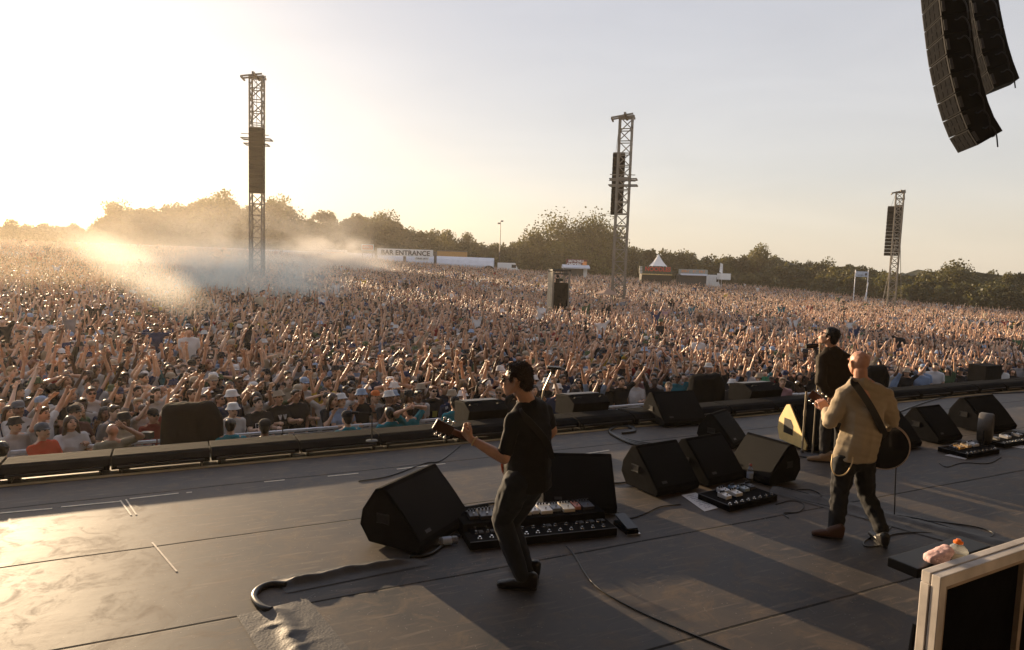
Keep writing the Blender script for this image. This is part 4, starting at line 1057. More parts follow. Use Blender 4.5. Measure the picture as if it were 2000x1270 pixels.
mb = MB(); xe = at(958, 515, Y - 3.2).x - b.x; g_ = gz(b.x + xe, b.y) - b.z
mb.lathe([(1.2, 0), (1.2, .05)], (xe - .3, -3.1, g_ + 1.0), 16, Matrix.Rotation(R(90), 3, 'X')); mb.build('dark_opening', M['black_cloth'], t)
t = empty('bar_sign', stall_base(792, 520, Y - 5), 0, 'long white sign with black letters reading BAR ENTRANCE', 'sign')
signboard(t, 737, 846, 485, 499, Y - 5, M['white_paint'])
text_on(t, 'BAR ENTRANCE', 792, 494.5, Y - 5.2, 9.0, M['ink'], 1.02, 0.03)
mb = MB()
for px_ in (734, 790, 850):
    c = at(px_, 500, Y - 5) - t.location; mb.bar((c.x, c.y + .3, gz(*(at(px_, 500, Y - 5)[:2])) - t.location.z), (c.x, c.y + .3, at(px_, 488 + (px_ - 737) * .033, Y - 5).z - t.location.z), .5)
mb.build('post', M['grey_metal'], t)
t = empty('small_sign', stall_base(808, 520, Y - 5.6), 0, 'small white lettered board hanging below the BAR ENTRANCE sign', 'sign')
signboard(t, 810, 838, 502, 509, Y - 5.6, M['white_paint'], .1); marks_on(t, [(812, 824), (826, 836)], 505, Y - 5.7, 3.6, M['ink'], 3)
for (x0_, x1_, ya, yb, lab, tx) in ((706, 730, 477, 489, 'small framed sign above the marquee, left of the BAR ENTRANCE sign', 'BAR'), (633, 678, 487, 499, 'white sign half lost in the smoke, left end of the visible signs', 'BAR')):
    t = empty('framed_sign', stall_base((x0_ + x1_) / 2, 510, Y - 5), 0, lab, 'sign')
    signboard(t, x0_, x1_, ya, yb, Y - 5, M['white_paint']); signboard(t, x0_ + 2, x1_ - 2, ya + 2, yb - 2, Y - 5.15, M['orange_sign'] if x0_ > 700 else M['white_tent'], .06)
    signboard(t, x0_ + 4, x1_ - 4, ya + 4, yb - 4, Y - 5.25, M['white_paint'], .06); marks_on(t, [(x0_ + 5, x1_ - 5)], (ya + yb) / 2 + .2, Y - 5.4, 2.6, M['orange_sign'], 4)
    mb = MB()
    for px_ in (x0_ + 2, x1_ - 2):
        c = at(px_, yb, Y - 5) - t.location; mb.bar((c.x, c.y, gz(*(at(px_, 500, Y - 5)[:2])) - t.location.z), (c.x, c.y, c.z), .15)
    mb.build('post', M['grey_metal'], t)
# ochre container behind the marquee
t = empty('container', stall_base(882, 510, Y + 8), 0, 'ochre container roof showing above the white marquee', 'container')
signboard(t, 855, 912, 491, 512, Y + 8, mat('ochre paint', (0.42, 0.22, 0.06), 0.6), 2.4)
mb = MB(); c = at(884, 491, Y + 8) - t.location; mb.box((c.x, c.y, c.z + .05), (6.3, 2.6, .12)); mb.build('roof', M['steel'], t)
# white vans right of the marquee
def van(px0, px1, ya, yb, Y, label):
    a, b_ = at(px0, ya, Y), at(px1, ya, Y); w = (b_ - a).length; g_ = gz((a.x + b_.x) / 2, a.y); h = a.z - g_
    t = empty('white_van', ((a.x + b_.x) / 2, a.y, g_), 0, label, 'van')
    mb = MB(); mb.prism([(-w / 2, .45), (-w / 2, h), (w * .30, h), (w * .42, h * .62), (w / 2, h * .55), (w / 2, .45)], 2.0, Matrix.Rotation(R(-90), 4, 'Z')); mb.build('body', M['white_paint'], t, bevel=.06)
    mb = MB(); mb.box((w * .24, -1.01, h * .78), (w * .2, .02, h * .22)); mb.build('window', M['black_plastic'], t)
    for x in (-w * .32, w * .32):
        mb = MB(); mb.cyl((x, -1.02, .4), (x, -.8, .4), .4, n=16); mb.build('wheel', M['rubber'], t)
van(972, 1015, 513, 530, 142, 'pale van parked at the right end of the white marquee')
# flood light pole
b = stall_base(975, 520, 150); top = at(976, 432, 150).z
t = empty('flood_light', b, 0, 'thin tall flood light pole between the marquee and the willows', 'light pole')
mb = MB(); mb.tube([(0, 0, 0), (0, 0, top - b.z)], [.14, .07], 8); mb.build('pole', M['grey_metal'], t)
for k, dz in enumerate((0, -.5)):
    mb = MB(); mb.box(((-1) ** k * .35, 0, top - b.z + dz), (.5, .3, .3)); mb.build('lamp_head', M['grey_metal'], t)
# chicken stall
Y = 125
t = empty('food_stall', stall_base(1126, 525, Y), 0, 'food stall with a white awning and a sign reading SALT N CHILLI CHICKEN', 'stall')
signboard(t, 1106, 1147, 506, 521, Y, mat('dark red board', (0.16, 0.035, 0.03), 0.6), .2)
text_on(t, "SALT N CHILLI", 1125, 510.5, Y - .2, 4.4, M['white_paint'], .72, .02); text_on(t, 'CHICKEN', 1121, 517, Y - .2, 5.0, M['white_paint'], .9, .02)
signboard(t, 1138, 1146, 511, 519, Y - .15, M['orange_sign'], .1).__class__
mb = MB(); c = at(1124, 521, Y) - t.location; wv = px_w(1098, 1150, 520, Y)
mb.prism([(-2.2, -.25), (-2.2, 0), (0, .45), (1.5, .1), (1.5, -.25)], wv, Matrix.Translation((c.x, c.y, c.z - .1))); mb.build('awning', M['white_tent'], t)
mb = MB(); mb.box((c.x, c.y + .5, (c.z - .3) / 2), (wv * .86, 2.2, c.z - .3)); mb.build('kiosk', M['grey_metal'], t)
mb = MB(); mb.box((c.x + wv * .36, c.y - .65, (c.z - .3) / 2), (wv * .14, .1, c.z - .3)); mb.build('door', M['white_paint'], t)
# noodles stall with pagoda tent
Y = 118
t = empty('noodle_stall', stall_base(1283, 535, Y), 0, 'green stall front with red letters reading NOODLES', 'stall')
signboard(t, 1249, 1313, 520, 534, Y, mat('dark green board', (0.05, 0.06, 0.03), 0.6), .3)
text_on(t, 'NOODLES', 1285, 526.3, Y - .3, 8, M['red_sign'], .95, .03)
mb = MB(); w_ = px_w(1253, 1312, 534, Y); c = at(1283, 535.6, Y) - t.location
for k in range(34):
    x = c.x - w_ / 2 + w_ * (k + .5) / 34; mb.box((x, c.y - .25, c.z - 0.06), (.09, .1, .16))
mb.build('light_fringe', M['sun_and_fringe_yellow'], t)
mb = MB()
for k in range(5): c2 = at(1252, 521.5 + k * 2.8, Y - .25) - t.location; mb.box((c2.x, c2.y, c2.z), (.45, .1, .11))
mb.build('striped_end', M['white_paint'], t)
mb = MB(); mb.box((c.x, c.y + 1.2, (c.z) / 2), (w_, 2, c.z)); mb.build('kiosk', M['black_plastic'], t)
Yp = 122; c = at(1285, 520, Yp); t = empty('pagoda_tent', (c.x, c.y, gz(c.x, c.y)), 0, 'small white pointed tent behind the NOODLES sign', 'tent')
w_ = px_w(1270, 1299, 520, Yp); zz = c.z - t.location.z; tp = at(1287, 497, Yp).z - t.location.z
mb = MB(); vs = []
for f_, k_ in ((0, 1), (.35, .58), (.7, .25), (1, .02)):
    for sx, sy in ((-1, -1), (1, -1), (1, 1), (-1, 1)): vs.append((sx * w_ / 2 * k_, sy * w_ / 2 * k_, zz + (tp - zz) * f_))
mb.add(vs, [(i * 4 + k, i * 4 + (k + 1) % 4, i * 4 + 4 + (k + 1) % 4, i * 4 + 4 + k) for i in range(3) for k in range(4)] + [(12, 13, 14, 15)]); mb.build('roof', M['white_paint'], t)
mb = MB()
for sx in (-1, 1):
    for sy in (-1, 1): mb.bar((sx * w_ * .47, sy * w_ * .47, 0), (sx * w_ * .47, sy * w_ * .47, zz), .1)
mb.build('leg', M['alu'], t)
# right stall
t = empty('food_truck', stall_base(1355, 538, Y), 0, 'grey food truck with orange lettering, right of the NOODLES stall', 'food truck')
signboard(t, 1326, 1382, 525.5, 535.5, Y, mat('pale grey board', (0.30, 0.32, 0.30), 0.6), .3); 
marks_on(t, [(1331, 1347), (1353, 1360), (1365, 1378)], 530, Y - .3, 5, M['orange_sign'], 5)
mb = MB(); c = at(1354, 537, Y) - t.location; w_ = px_w(1328, 1382, 537, Y); mb.box((c.x, c.y + 1.2, (c.z) / 2), (w_, 2, c.z)); mb.build('body', M['grey_metal'], t, bevel=.05)
mb = MB(); mb.prism([(-1.1, -.12), (-1.1, 0), (.2, .25), (.2, 0)], w_ * .95, Matrix.Translation((c.x, c.y, c.z))); mb.build('awning', M['white_tent'], t)
van(1383, 1404, 537, 548, 122, 'small white van between the food truck and the pale box trailer')
t = empty('box_trailer', stall_base(1415, 540, Y), 0, 'pale cream box trailer with a feather flag, end of the stall row', 'trailer')
signboard(t, 1404, 1424, 534, 546, Y, M['white_paint'], 2.0)
mb = MB(); c = at(1411, 516, Y) - t.location; mb.tube([(c.x, c.y, 0), (c.x, c.y, c.z)], .05, 6); mb.build('flag_pole', M['alu'], t)
mb = MB(); mb.prism([(-.1, -1.6), (-.1, 0), (.35, .2), (.45, -1.4)], .03, Matrix.Translation((c.x, c.y, c.z)) @ Matrix.Rotation(R(90), 4, 'Z')); mb.build('feather_flag', M['white_paint'], t)
# pole sign
Y = 98
b = stall_base(1682, 570, Y); t = empty('pole_sign', b, 0, 'blue and white sign on two tall poles at the right edge of the crowd', 'sign')
signboard(t, 1672, 1695, 530, 540.5, Y, mat('pale blue board', (0.45, 0.52, 0.62), 0.5), .08)
marks_on(t, [(1675, 1679), (1680, 1687)], 537.5, Y - .1, 1.3, M['ink'], 6)
mb = MB(); c = at(1691, 536, Y) - b; mb.ball((c.x, c.y - .08, c.z), (.13, .03, .2)); mb.build('symbol', M['ink'], t)
mb = MB()
for px_ in (1671, 1696): c = at(px_, 530 + (px_ - 1671) * .033, Y) - b; mb.tube([(c.x, c.y, 0), (c.x, c.y, c.z + .2)], .06, 6)
c = at(1691, 565, Y) - b; c2 = at(1696, 552, Y) - b; mb.tube([(c.x - .3, c.y, 0), (c2.x, c2.y, c2.z)], .05, 6); mb.build('pole', M['alu'], t)
# brown ridge tent by the central mast
c = at(1187, 572, 55); t = empty('ridge_tent', (c.x, c.y, gz(c.x, c.y)), R(20), 'small brown canopy at the foot of the central speaker mast', 'tent')
zz = at(1187, 564, 55).z - t.location.z; w_ = px_w(1168, 1202, 572, 55)
mb = MB(); mb.add([(-w_ * .6, -.8, zz - .45), (w_ * .45, -.8, zz - .45), (w_ * .45, .8, zz - .45), (-w_ * .6, .8, zz - .45), (-.1, 0, zz), (.1, 0, zz)], [(0, 1, 5, 4), (2, 3, 4, 5), (0, 4, 3), (1, 2, 5), (0, 3, 2, 1)]); mb.build('canopy', mat('brown canvas', (0.30, 0.19, 0.13), 0.8), t)
mb = MB()
for x in (-.5, .4): mb.bar((x * w_, 0, 0), (x * w_, 0, zz - .5), .08)
mb.build('leg', M['steel'], t)
# small dark sign in the smoke at the left
c = at(223, 524, 52); t = empty('hanging_speaker', (c.x, c.y, gz(c.x, c.y)), 0, 'small dark box on a pole in the dusty crowd at the left', 'pole box')
zz = c.z - t.location.z; mb = MB(); mb.box((0, 0, zz), (.85, .4, .62)); mb.build('box', M['grey_metal'], t, bevel=.03)
mb = MB(); mb.cyl((0, 0, 0), (0, 0, zz - .3), .07, n=8); mb.build('pole', M['steel'], t)
# white trucks far right
for i, (p0, p1, ya) in enumerate(((1898, 1932, 597), (1934, 1968, 599), (1972, 2010, 598))):
    Y = 110; a, b_ = at(p0, ya, Y), at(p1, ya, Y); w = (b_ - a).length; cx = (a.x + b_.x) / 2; g_ = gz(cx, a.y); h = max(1.5, a.z - g_)
    t = empty('white_truck', (cx, a.y, g_), 0, ('white truck with a dark cab, leftmost of three beyond the crowd at the right', 'white box truck in the middle of three beyond the crowd at the right edge', 'white box truck at the right edge of the photo, beyond the crowd')[i], 'truck', 'white trucks beyond the crowd')
    mb = MB(); mb.box((.2, 0, h * .5 + .3), (w * .8, 2.2, h - .5)); mb.build('cargo_box', M['white_paint'], t, bevel=.05)
    mb = MB(); mb.prism([(-w / 2, .5), (-w / 2, h * .7), (-w * .42, h * .9), (-w * .3, h * .9), (-w * .3, .5)], 2.0, Matrix.Rotation(R(90), 4, 'Z') @ Matrix.Rotation(R(180), 4, 'Z')); mb.build('cab', M['grey_metal'], t)
    for x in (-w * .35, w * .3):
        mb = MB(); mb.cyl((x, -1.1, .45), (x, -.8, .45), .45, n=14); mb.build('wheel', M['rubber'], t)
b = stall_base(1984, 600, 108); top = at(1990, 558, 108).z; t = empty('lamp_post', b, 0, 'pale pole at the far right, beside the white trucks', 'pole')
mb = MB(); mb.tube([(0, 0, 0), (0, 0, top - b.z)], .12, 8); mb.build('pole', M['alu'], t)
mb = MB(); mb.box((.2, 0, top - b.z), (.6, .3, .25)); mb.build('lamp_head', M['grey_metal'], t)

# ------------------------------------------------------------------ big line arrays hanging at the upper right
def hang(pts, Y, wid, dep, yaw, label, n_hint):
    """pts: photo path of the cabinets' front-left edge, top to bottom"""
    P = [at(x, y, Y) for x, y in pts]; L = empty('line_array', (P[0].x, P[0].y, P[-1].z), yaw, label, 'loudspeaker array', 'line arrays hanging over the stage edge')
    Li = L.matrix_basis.inverted() if False else (Matrix.Translation(L.location) @ Matrix.Rotation(yaw, 4, 'Z')).inverted()
    Q = [Vector((0, (p.x - P[0].x) * 0.93, p.z - P[-1].z)) for p in P]
    for i in range(len(Q) - 1):
        a, b = Q[i], Q[i + 1]; 
        # cabinet between stations a (top) and b (bottom); front edge curves back
        d = (b - a); a = a.copy(); tilt = math.atan2(d.y, -d.z); h = d.length
        F = Matrix.Translation((a.x + wid / 2, a.y, a.z)) @ Matrix.Rotation(tilt, 4, 'X')
        mb = MB(); g = 0.008
        mb.add([F @ Vector(v) for v in ((-wid / 2, 0, -g), (wid / 2, 0, -g), (wid / 2, 0, -h + g), (-wid / 2, 0, -h + g),
                (-wid * .42, dep, -h * .01), (wid * .42, dep, -h * .01), (wid * .42, dep, -h * .96), (-wid * .42, dep, -h * .96))],
               [(0, 1, 2, 3), (4, 7, 6, 5), (0, 4, 5, 1), (3, 2, 6, 7), (0, 3, 7, 4), (1, 5, 6, 2)])
        cb = mb.build('cabinet', M['array_box'], L, bevel=0.006)
        mb = MB(); mb.box(F @ Vector((0, -.001, -h / 2)), (wid * .86, .006, h * .86), Matrix.Rotation(tilt, 3, 'X'))
        for r_ in range(2):          # slots of the front grille
            for k in range(4):
                c = F @ Vector((-wid * .36 + wid * .24 * k, -.004, -h * (.27 + .46 * r_))); mb.box(c, (wid * .13, .012, h * .30), Matrix.Rotation(tilt, 3, 'X'))
        mb.build('front_grille', M['black_cloth'], cb)
        for sx in (-1, 1):
            mb = MB(); c = F @ Vector((sx * wid * .5, .04, -h * .5)); mb.box(c, (.03, .05, h * .55), Matrix.Rotation(tilt, 3, 'X')); mb.build('link_plate', M['grey_metal'], cb)
        mb = MB(); A0 = F @ Vector((wid * .46, dep * .45, -h * .3)); mb.tube(bez([A0, A0 + Vector((.05, .03, -.02)), A0 + Vector((.06, .10, .02)), A0 + Vector((.04, .2, -.10)), A0 + Vector((-.02, .27, -.32))], 4), .012, 5)
        mb.build('signal_cable', M['rubber'], cb)
    mb = MB(); b0 = Q[0] + Vector((wid * .3, dep * 1.02, .3)); mb.tube(bez([b0, Q[len(Q) // 2] + Vector((wid * .25, dep * 1.03, 0)), Q[-1] + Vector((wid * .3, dep * .98, .25))], 10), .03, 6)
    mb.build('cable_loom', M['rubber'], L); return L
M['array_box'] = mat('scuffed dark loudspeaker paint', (0.007, 0.007, 0.008), 0.7, var=0.5, scale=3, spec=0.12)

hang([(1794, -75), (1795, -40), (1797, -5), (1800, 30), (1804, 65), (1808, 100), (1813, 136), (1820, 172), (1828, 207), (1838, 242), (1850, 274), (1867, 304)], 13.0, 0.84, 0.46, R(-103),
     'longer curved line array with a slotted front, hanging at the upper right', 12)
hang([(1866, -75), (1870, -40), (1874, -8), (1878, 24), (1883, 58), (1889, 92), (1896, 126), (1905, 160), (1916, 194)], 14.6, 0.62, 0.46, R(-110),
     'shorter line array at the upper right, hanging behind the slotted one', 9)
# ================================================================== MUSICIANS
def cloth_mat(name, col, rough=0.85, bump=0.4, bscale=9, var=0.2, sheen=0.0):
    m = mat(name, col, rough, var=var, scale=5, bump=bump, bscale=bscale, sheen=sheen, spec=0.3); return m
M['polo'] = cloth_mat('black polo cotton', (0.013, 0.012, 0.012), bump=0.6)
M['jeans'] = cloth_mat('dark indigo denim', (0.016, 0.019, 0.026), bump=0.5, bscale=16, sheen=0.1)
M['jeans_grey'] = cloth_mat('dark grey denim', (0.022, 0.022, 0.024), bump=0.5, bscale=16)
M['khaki'] = cloth_mat('khaki canvas', (0.46, 0.37, 0.255), bump=0.5, bscale=11, var=0.1)
M['parka'] = cloth_mat('black brown parka', (0.035, 0.024, 0.014), bump=0.6)
M['shoe_black'] = mat('black leather', (0.014, 0.012, 0.011), 0.35, bump=0.3, bscale=60)
M['shoe_brown'] = mat('brown suede', (0.085, 0.036, 0.02), 0.7, bump=0.3, bscale=90)
M['shoe_tan'] = mat('tan suede', (0.30, 0.20, 0.12), 0.8, bump=0.3, bscale=90)
M['hair_dark'] = mat('dark brown hair', (0.040, 0.023, 0.014), 0.55, var=0.4, scale=30, bump=0.9, bscale=60)
M['hair_black'] = mat('black cropped hair', (0.010, 0.008, 0.007), 0.6, var=0.3, scale=30, bump=0.8, bscale=90)
M['eye'] = mat('eye', (0.04, 0.03, 0.03), 0.2); M['lip'] = mat('lips', (0.34, 0.12, 0.09), 0.5)
M['brow'] = mat('eyebrow hair', (0.03, 0.018, 0.012), 0.8)
def head_flesh(f, c, fwd, up, k=1.0, ear=True, neck=None):
    """adult head: skull, face, jaw, nose, ears; c = head centre, fwd/up unit vectors"""
    fwd = Vector(fwd).normalized(); up = Vector(up); up = (up - fwd * up.dot(fwd)).normalized(); rt = fwd.cross(up).normalized()
    Mx = Matrix((rt, fwd, up)).transposed()          # local x right, y forward, z up
    L = lambda x, y, z: Vector(c) + Mx @ (Vector((x, y, z)) * k)
    rot = Mx
    f.egg(L(0, -0.018, 0.030), (0.076 * k, 0.096 * k, 0.088 * k), rot)
    f.egg(L(0, 0.012, -0.005), (0.066 * k, 0.082 * k, 0.080 * k), rot)
    pts = []
    for p, r in ((L(0, 0.075, -0.082), 0.020), (L(0.034, 0.035, -0.066), 0.020), (L(-0.034, 0.035, -0.066), 0.020), (L(0.054, -0.005, -0.028), 0.016), (L(-0.054, -0.005, -0.028), 0.016),
                 (L(0, 0.080, -0.050), 0.022), (L(0.036, 0.066, -0.012), 0.020), (L(-0.036, 0.066, -0.012), 0.020)):
        pts += [p + q * r * k for q in FIB]
    f.hull(pts)
    f.limb(L(0, 0.086, 0.034), 0.010 * k, L(0, 0.106, 0.000), 0.010 * k, L(0, 0.112, -0.012), 0.013 * k)     # nose
    f.limb(L(0.014, 0.096, -0.014), 0.008 * k, L(-0.014, 0.096, -0.014), 0.008 * k)
    f.limb(L(0.04, 0.080, 0.040), 0.011 * k, L(0, 0.088, 0.042), 0.012 * k, L(-0.04, 0.080, 0.040), 0.011 * k)  # brow ridge
    f.limb(L(0.018, 0.092, -0.040), 0.008 * k, L(0, 0.097, -0.038), 0.010 * k, L(-0.018, 0.092, -0.040), 0.008 * k)
    f.limb(L(0.016, 0.090, -0.053), 0.008 * k, L(0, 0.094, -0.054), 0.010 * k, L(-0.016, 0.090, -0.053), 0.008 * k)
    if ear:
        for s_ in (1, -1):
            f.limb(L(s_ * 0.076, -0.012, 0.022), 0.009 * k, L(s_ * 0.083, -0.024, 0.024), 0.010 * k, L(s_ * 0.081, -0.024, 0.004), 0.008 * k, L(s_ * 0.073, -0.008, -0.020), 0.007 * k)
    if neck is not None:
        f.limb(L(0, -0.028, -0.05), 0.056 * k, neck, 0.060 * k)
    return L, Mx
def face_bits(parent, L, Mx, k=1.0, glasses=None, brow='brow'):
    mb = MB()
    for s_ in (1, -1): mb.ball(L(s_ * 0.031, 0.076, 0.018), 0.0125 * k, 12, 8)
    mb.build('eye', M['eye'], parent, smooth=True)
    mb = MB()
    for s_ in (1, -1): mb.tube([L(s_ * 0.052, 0.074, 0.040), L(s_ * 0.034, 0.090, 0.047), L(s_ * 0.014, 0.096, 0.042)], 0.005 * k, 6)
    mb.build('eyebrow', M[brow], parent, smooth=True)
    mb = MB(); mb.tube([L(0.020, 0.097, -0.0465), L(0, 0.105, -0.045), L(-0.020, 0.097, -0.0465)], [0.003, 0.006, 0.003], 6); mb.build('lips', M['lip'], parent, smooth=True)
def hand_flesh(f, wrist, dir_, palm_n, side, curl, k=1.0, spread=0.12, thumb=0.6):
    """wrist point, direction of the fingers, palm normal (the way fingers close), side=+1/-1 thumb side"""
    d = Vector(dir_).normalized(); n = Vector(palm_n); n = (n - d * n.dot(d)).normalized(); s_ = d.cross(n).normalized() * side
    w = Vector(wrist)
    P = lambda a, b, c: w + (d * a + s_ * b + n * c) * k
    pts = []
    for p, r in ((P(0.0, 0.018, 0), 0.018), (P(0.0, -0.018, 0), 0.017), (P(0.082, 0.034, 0), 0.012), (P(0.076, -0.034, 0.003), 0.011), (P(0.035, 0.036, .004), 0.014), (P(0.035, -0.030, .004), 0.014)):
        pts += [p + q * r * k for q in FIB]
    f.hull(pts)
    lens = ((0.042, 0.027, 0.022), (0.047, 0.030, 0.023), (0.043, 0.028, 0.022), (0.034, 0.021, 0.020))
    for i, (b0, Ls) in enumerate(zip((0.031, 0.010, -0.012, -0.032), lens)):
        p = P(0.084 - 0.004 * (i == 3), b0, 0); a = 0.0; out = [(p, 0.0095)]; cu = curl[i] if isinstance(curl, (list, tuple)) else curl
        fan = spread * (1.5 - i)
        for j, L_ in enumerate(Ls):
            a += cu * (1.0, 1.15, 0.8)[j]
            p = p + (d * math.cos(a) * math.cos(fan) + s_ * math.sin(fan) * math.cos(a) + n * math.sin(a)) * L_ * k; out.append((p, (0.0088, 0.0080, 0.0068)[j]))
        fl = []
        for q, r in out: fl += [q, r * k]
        f.limb(*fl)
    t0 = P(0.022, 0.030, 0.008); t1 = t0 + (d * 0.65 + s_ * 0.75 * thumb + n * 0.45) .normalized() * 0.036 * k; t2 = t1 + (d * 0.8 + s_ * 0.25 * thumb + n * 0.6 * (1.3 - thumb)).normalized() * 0.030 * k
    t3 = t2 + (d * 0.8 - s_ * 0.1 + n * 0.6 * (1.3 - thumb)).normalized() * 0.022 * k
    f.limb(t0, 0.014 * k, t1, 0.011 * k, t2, 0.0095 * k, t3, 0.0075 * k)
def folds(seed, amp, fx=14, fz=6, big=0.006):
    def w(c):
        return amp * noise.noise(Vector((c.x * fx + seed, c.y * fx, c.z * fz))) + amp * 0.7 * noise.noise(Vector((c.x * fx * .6 + c.z * 22, c.y * 8, c.z * 4 + seed))) + big * noise.noise(c * 4 + Vector((seed, 0, 0)))
    return w
def hair_mesh(name, L, Mx, k, m, back=True, length=0.0, seed=0, vol=1.0, strands=900, front=0.062):
    f = Flesh()
    f.egg(L(0, -0.032, 0.048), (0.083 * k * vol, 0.091 * k * vol, 0.086 * k * vol), Mx)
    f.egg(L(0, 0.004, 0.094), (0.060 * k, 0.052 * k, 0.034 * k * vol), Mx)
    if back: f.egg(L(0, -0.062, 0.000), (0.068 * k, 0.056 * k, 0.080 * k), Mx)
    for s_ in (1, -1): f.limb(L(s_ * 0.070, 0.012, 0.045), 0.016 * k, L(s_ * 0.072, 0.016, 0.012), 0.010 * k)
    me = f.mesh(name, 0.006, m, 3, wrinkle=lambda c: 0.004 * noise.noise(c * 38 + Vector((seed, 0, 0))) + 0.003 * noise.noise(c * 100))
    # short tufts so the outline is not smooth
    r = random.Random(seed); vs, fs = [], []; V = me.vertices; n0 = len(V)
    for i in range(strands):
        v = V[r.randrange(n0)]; nn = v.normal
        tdir = (nn + Vector((r.uniform(-.6, .6), r.uniform(-.6, .6), r.uniform(-.5, .6)))).normalized(); s_ = nn.orthogonal().normalized() * 0.0022
        ln = r.uniform(0.006, 0.016); o = len(vs); vs += [v.co - s_, v.co + s_, v.co + tdir * ln]; fs.append((o, o + 1, o + 2))
    me2 = bpy.data.meshes.new('t'); me2.from_pydata([tuple(v) for v in vs], [], fs); me2.materials.append(m)
    return join_meshes(name, [(me, None), (me2, None)])
def person_root(p, label, group=None): return empty('person', (p.x, p.y, p.z), 0, label, 'person', group)
def put(t, name, me):
    me.transform(Matrix.Translation(-t.location)); return link(name, me, t)
def shoe(t, heel, toe, m, h=0.075, w=0.046, sole='rubber'):
    heel, toe = Vector(heel), Vector(toe); d = (toe - heel); s_ = Vector((-d.y, d.x, 0)).normalized()
    f = Flesh()
    f.hull([heel + q * 0.036 + Vector((0, 0, 0.045)) for q in FIB] + [heel + d * .35 + Vector((0, 0, 0.058)) + q * 0.042 for q in FIB] + [heel + Vector((0, 0, .1)) + q * 0.040 for q in FIB])
    f.hull([heel + Vector((0, 0, 0.036)) + q * 0.034 for q in FIB] + [toe - d * .08 + s_ * .012 + Vector((0, 0, 0.030)) + Vector((q.x * .036, q.y * .036, q.z * .024)) for q in FIB] + [heel + d * .62 + Vector((0, 0, 0.036)) + Vector((q.x * .045, q.y * .045, q.z * .034)) for q in FIB])
    o = put(t, 'shoe', f.mesh('shoe', 0.005, m, 3))
    mb = MB(); n = 14; vs = []
    for z in (0.0, 0.018):
        for k in range(n):
            a = 2 * math.pi * k / n; c_ = heel + d * (.46 + .58 * math.cos(a)) + s_ * (.044 * math.sin(a)); vs.append(c_ + Vector((0, 0, z)) - t.location)
    mb.add(vs, [tuple(range(n))[::-1], tuple(range(n, 2 * n))] + [(k, (k + 1) % n, n + (k + 1) % n, n + k) for k in range(n)]); ob = mb.build('sole', M[sole], o)
    return o

# ------------------------------------------------------------------ guitarist in the black polo (nearest)
foot = gp(1012, 1152)
G = person_root(foot, 'man in a black polo shirt and glasses playing guitar, leaning back, turned to the left')
Yb = 4.95
hc = at(1009, 744, 4.92); nk = at(1032, 788, 4.99)
fw = Vector((-0.93, 0.34, -0.12)); upv = Vector((-0.14, 0.04, 1))
chest = at(1032, 840, 5.0); belly = at(1030, 900, 5.0); pelv = at(1028, 936, 4.98)
LS, LE, LW = at(1003, 822, 4.84), at(985, 896, 4.78), at(920, 858, 4.86)
RS, RE, RW = at(1064, 803, 5.14), at(1079, 842, 5.32), at(1030, 895, 5.38)
LH, RH = at(1010, 944, 4.90), at(1038, 942, 5.08)
LK, RK = at(980, 1016, 5.00), at(994, 1022, 5.14)
LA, RA = at(1019, 1122, 4.86), at(1030, 1112, 5.06)
f = Flesh(); Lh, Mh = head_flesh(f, hc, fw, upv, 1.06, True, nk)
f.limb(nk, .06, LS, .05); f.limb(nk, .06, RS, .05); f.limb(nk, .055, chest, .095, belly, .10, pelv, .10)
f.limb(LS, .052, LE, .041, LE.lerp(LW, .35), .042, LW, .027); f.limb(RS, .052, RE, .041, RE.lerp(RW, .35), .040, RW, .027)
f.limb(LH, .075, LK, .052, LA, .042); f.limb(RH, .075, RK, .058, RA, .045)
hd = (at(898, 836, 4.90) - LW)
hand_flesh(f, LW, hd, Vector((0.1, 0.75, 0.65)), -1, [0.85, 0.95, 1.0, 0.9], 1.0, 0.08, 0.8)
hand_flesh(f, RW, at(1000, 905, 5.35) - RW, Vector((0.2, -0.9, -0.3)), 1, 0.5)
put(G, 'body', f.mesh('body', 0.0055, M['skin'], 3))
hm = hair_mesh('hair', Lh, Mh, 1.06, M['hair_dark'], seed=3, vol=1.0, strands=4200); put(G, 'hair', hm)
tmp = empty('tmp'); 
face_bits(tmp, Lh, Mh, 1.06)
for ch in list(tmp.children): ch.data.transform(Matrix.Translation(-G.location)); ch.parent = G
bpy.data.objects.remove(tmp)
mb = MB(); o3 = -G.location; LL = lambda x, y, z: Lh(x, y, z) + o3
for s_ in (1, -1):
    mb.tube([LL(s_ * 0.031 + 0.024 * math.cos(a), 0.093 - 0.006 * abs(math.cos(a)), 0.018 + 0.019 * math.sin(a)) for a in [k * math.pi / 8 for k in range(16)]], 0.0022, 6, closed=True)
    mb.tube([LL(s_ * 0.056, 0.090, 0.024), LL(s_ * 0.078, 0.06, 0.026), LL(s_ * 0.084, -0.015, 0.024)], 0.0022, 6)
mb.tube([LL(0.009, 0.100, 0.024), LL(0, 0.104, 0.027), LL(-0.009, 0.100, 0.024)], 0.0026, 6)
gl = mb.build('glasses', M['black_plastic'], G, smooth=True)
mb = MB()
for s_ in (1, -1): mb.add([LL(s_ * 0.031 + 0.022 * math.cos(a), 0.092 - 0.006 * abs(math.cos(a)), 0.018 + 0.017 * math.sin(a)) for a in [k * math.pi / 8 for k in range(16)]], [tuple(range(16))])
mb.build('lens', mat('dark tinted lens', (0.03, 0.02, 0.015), 0.3), gl)
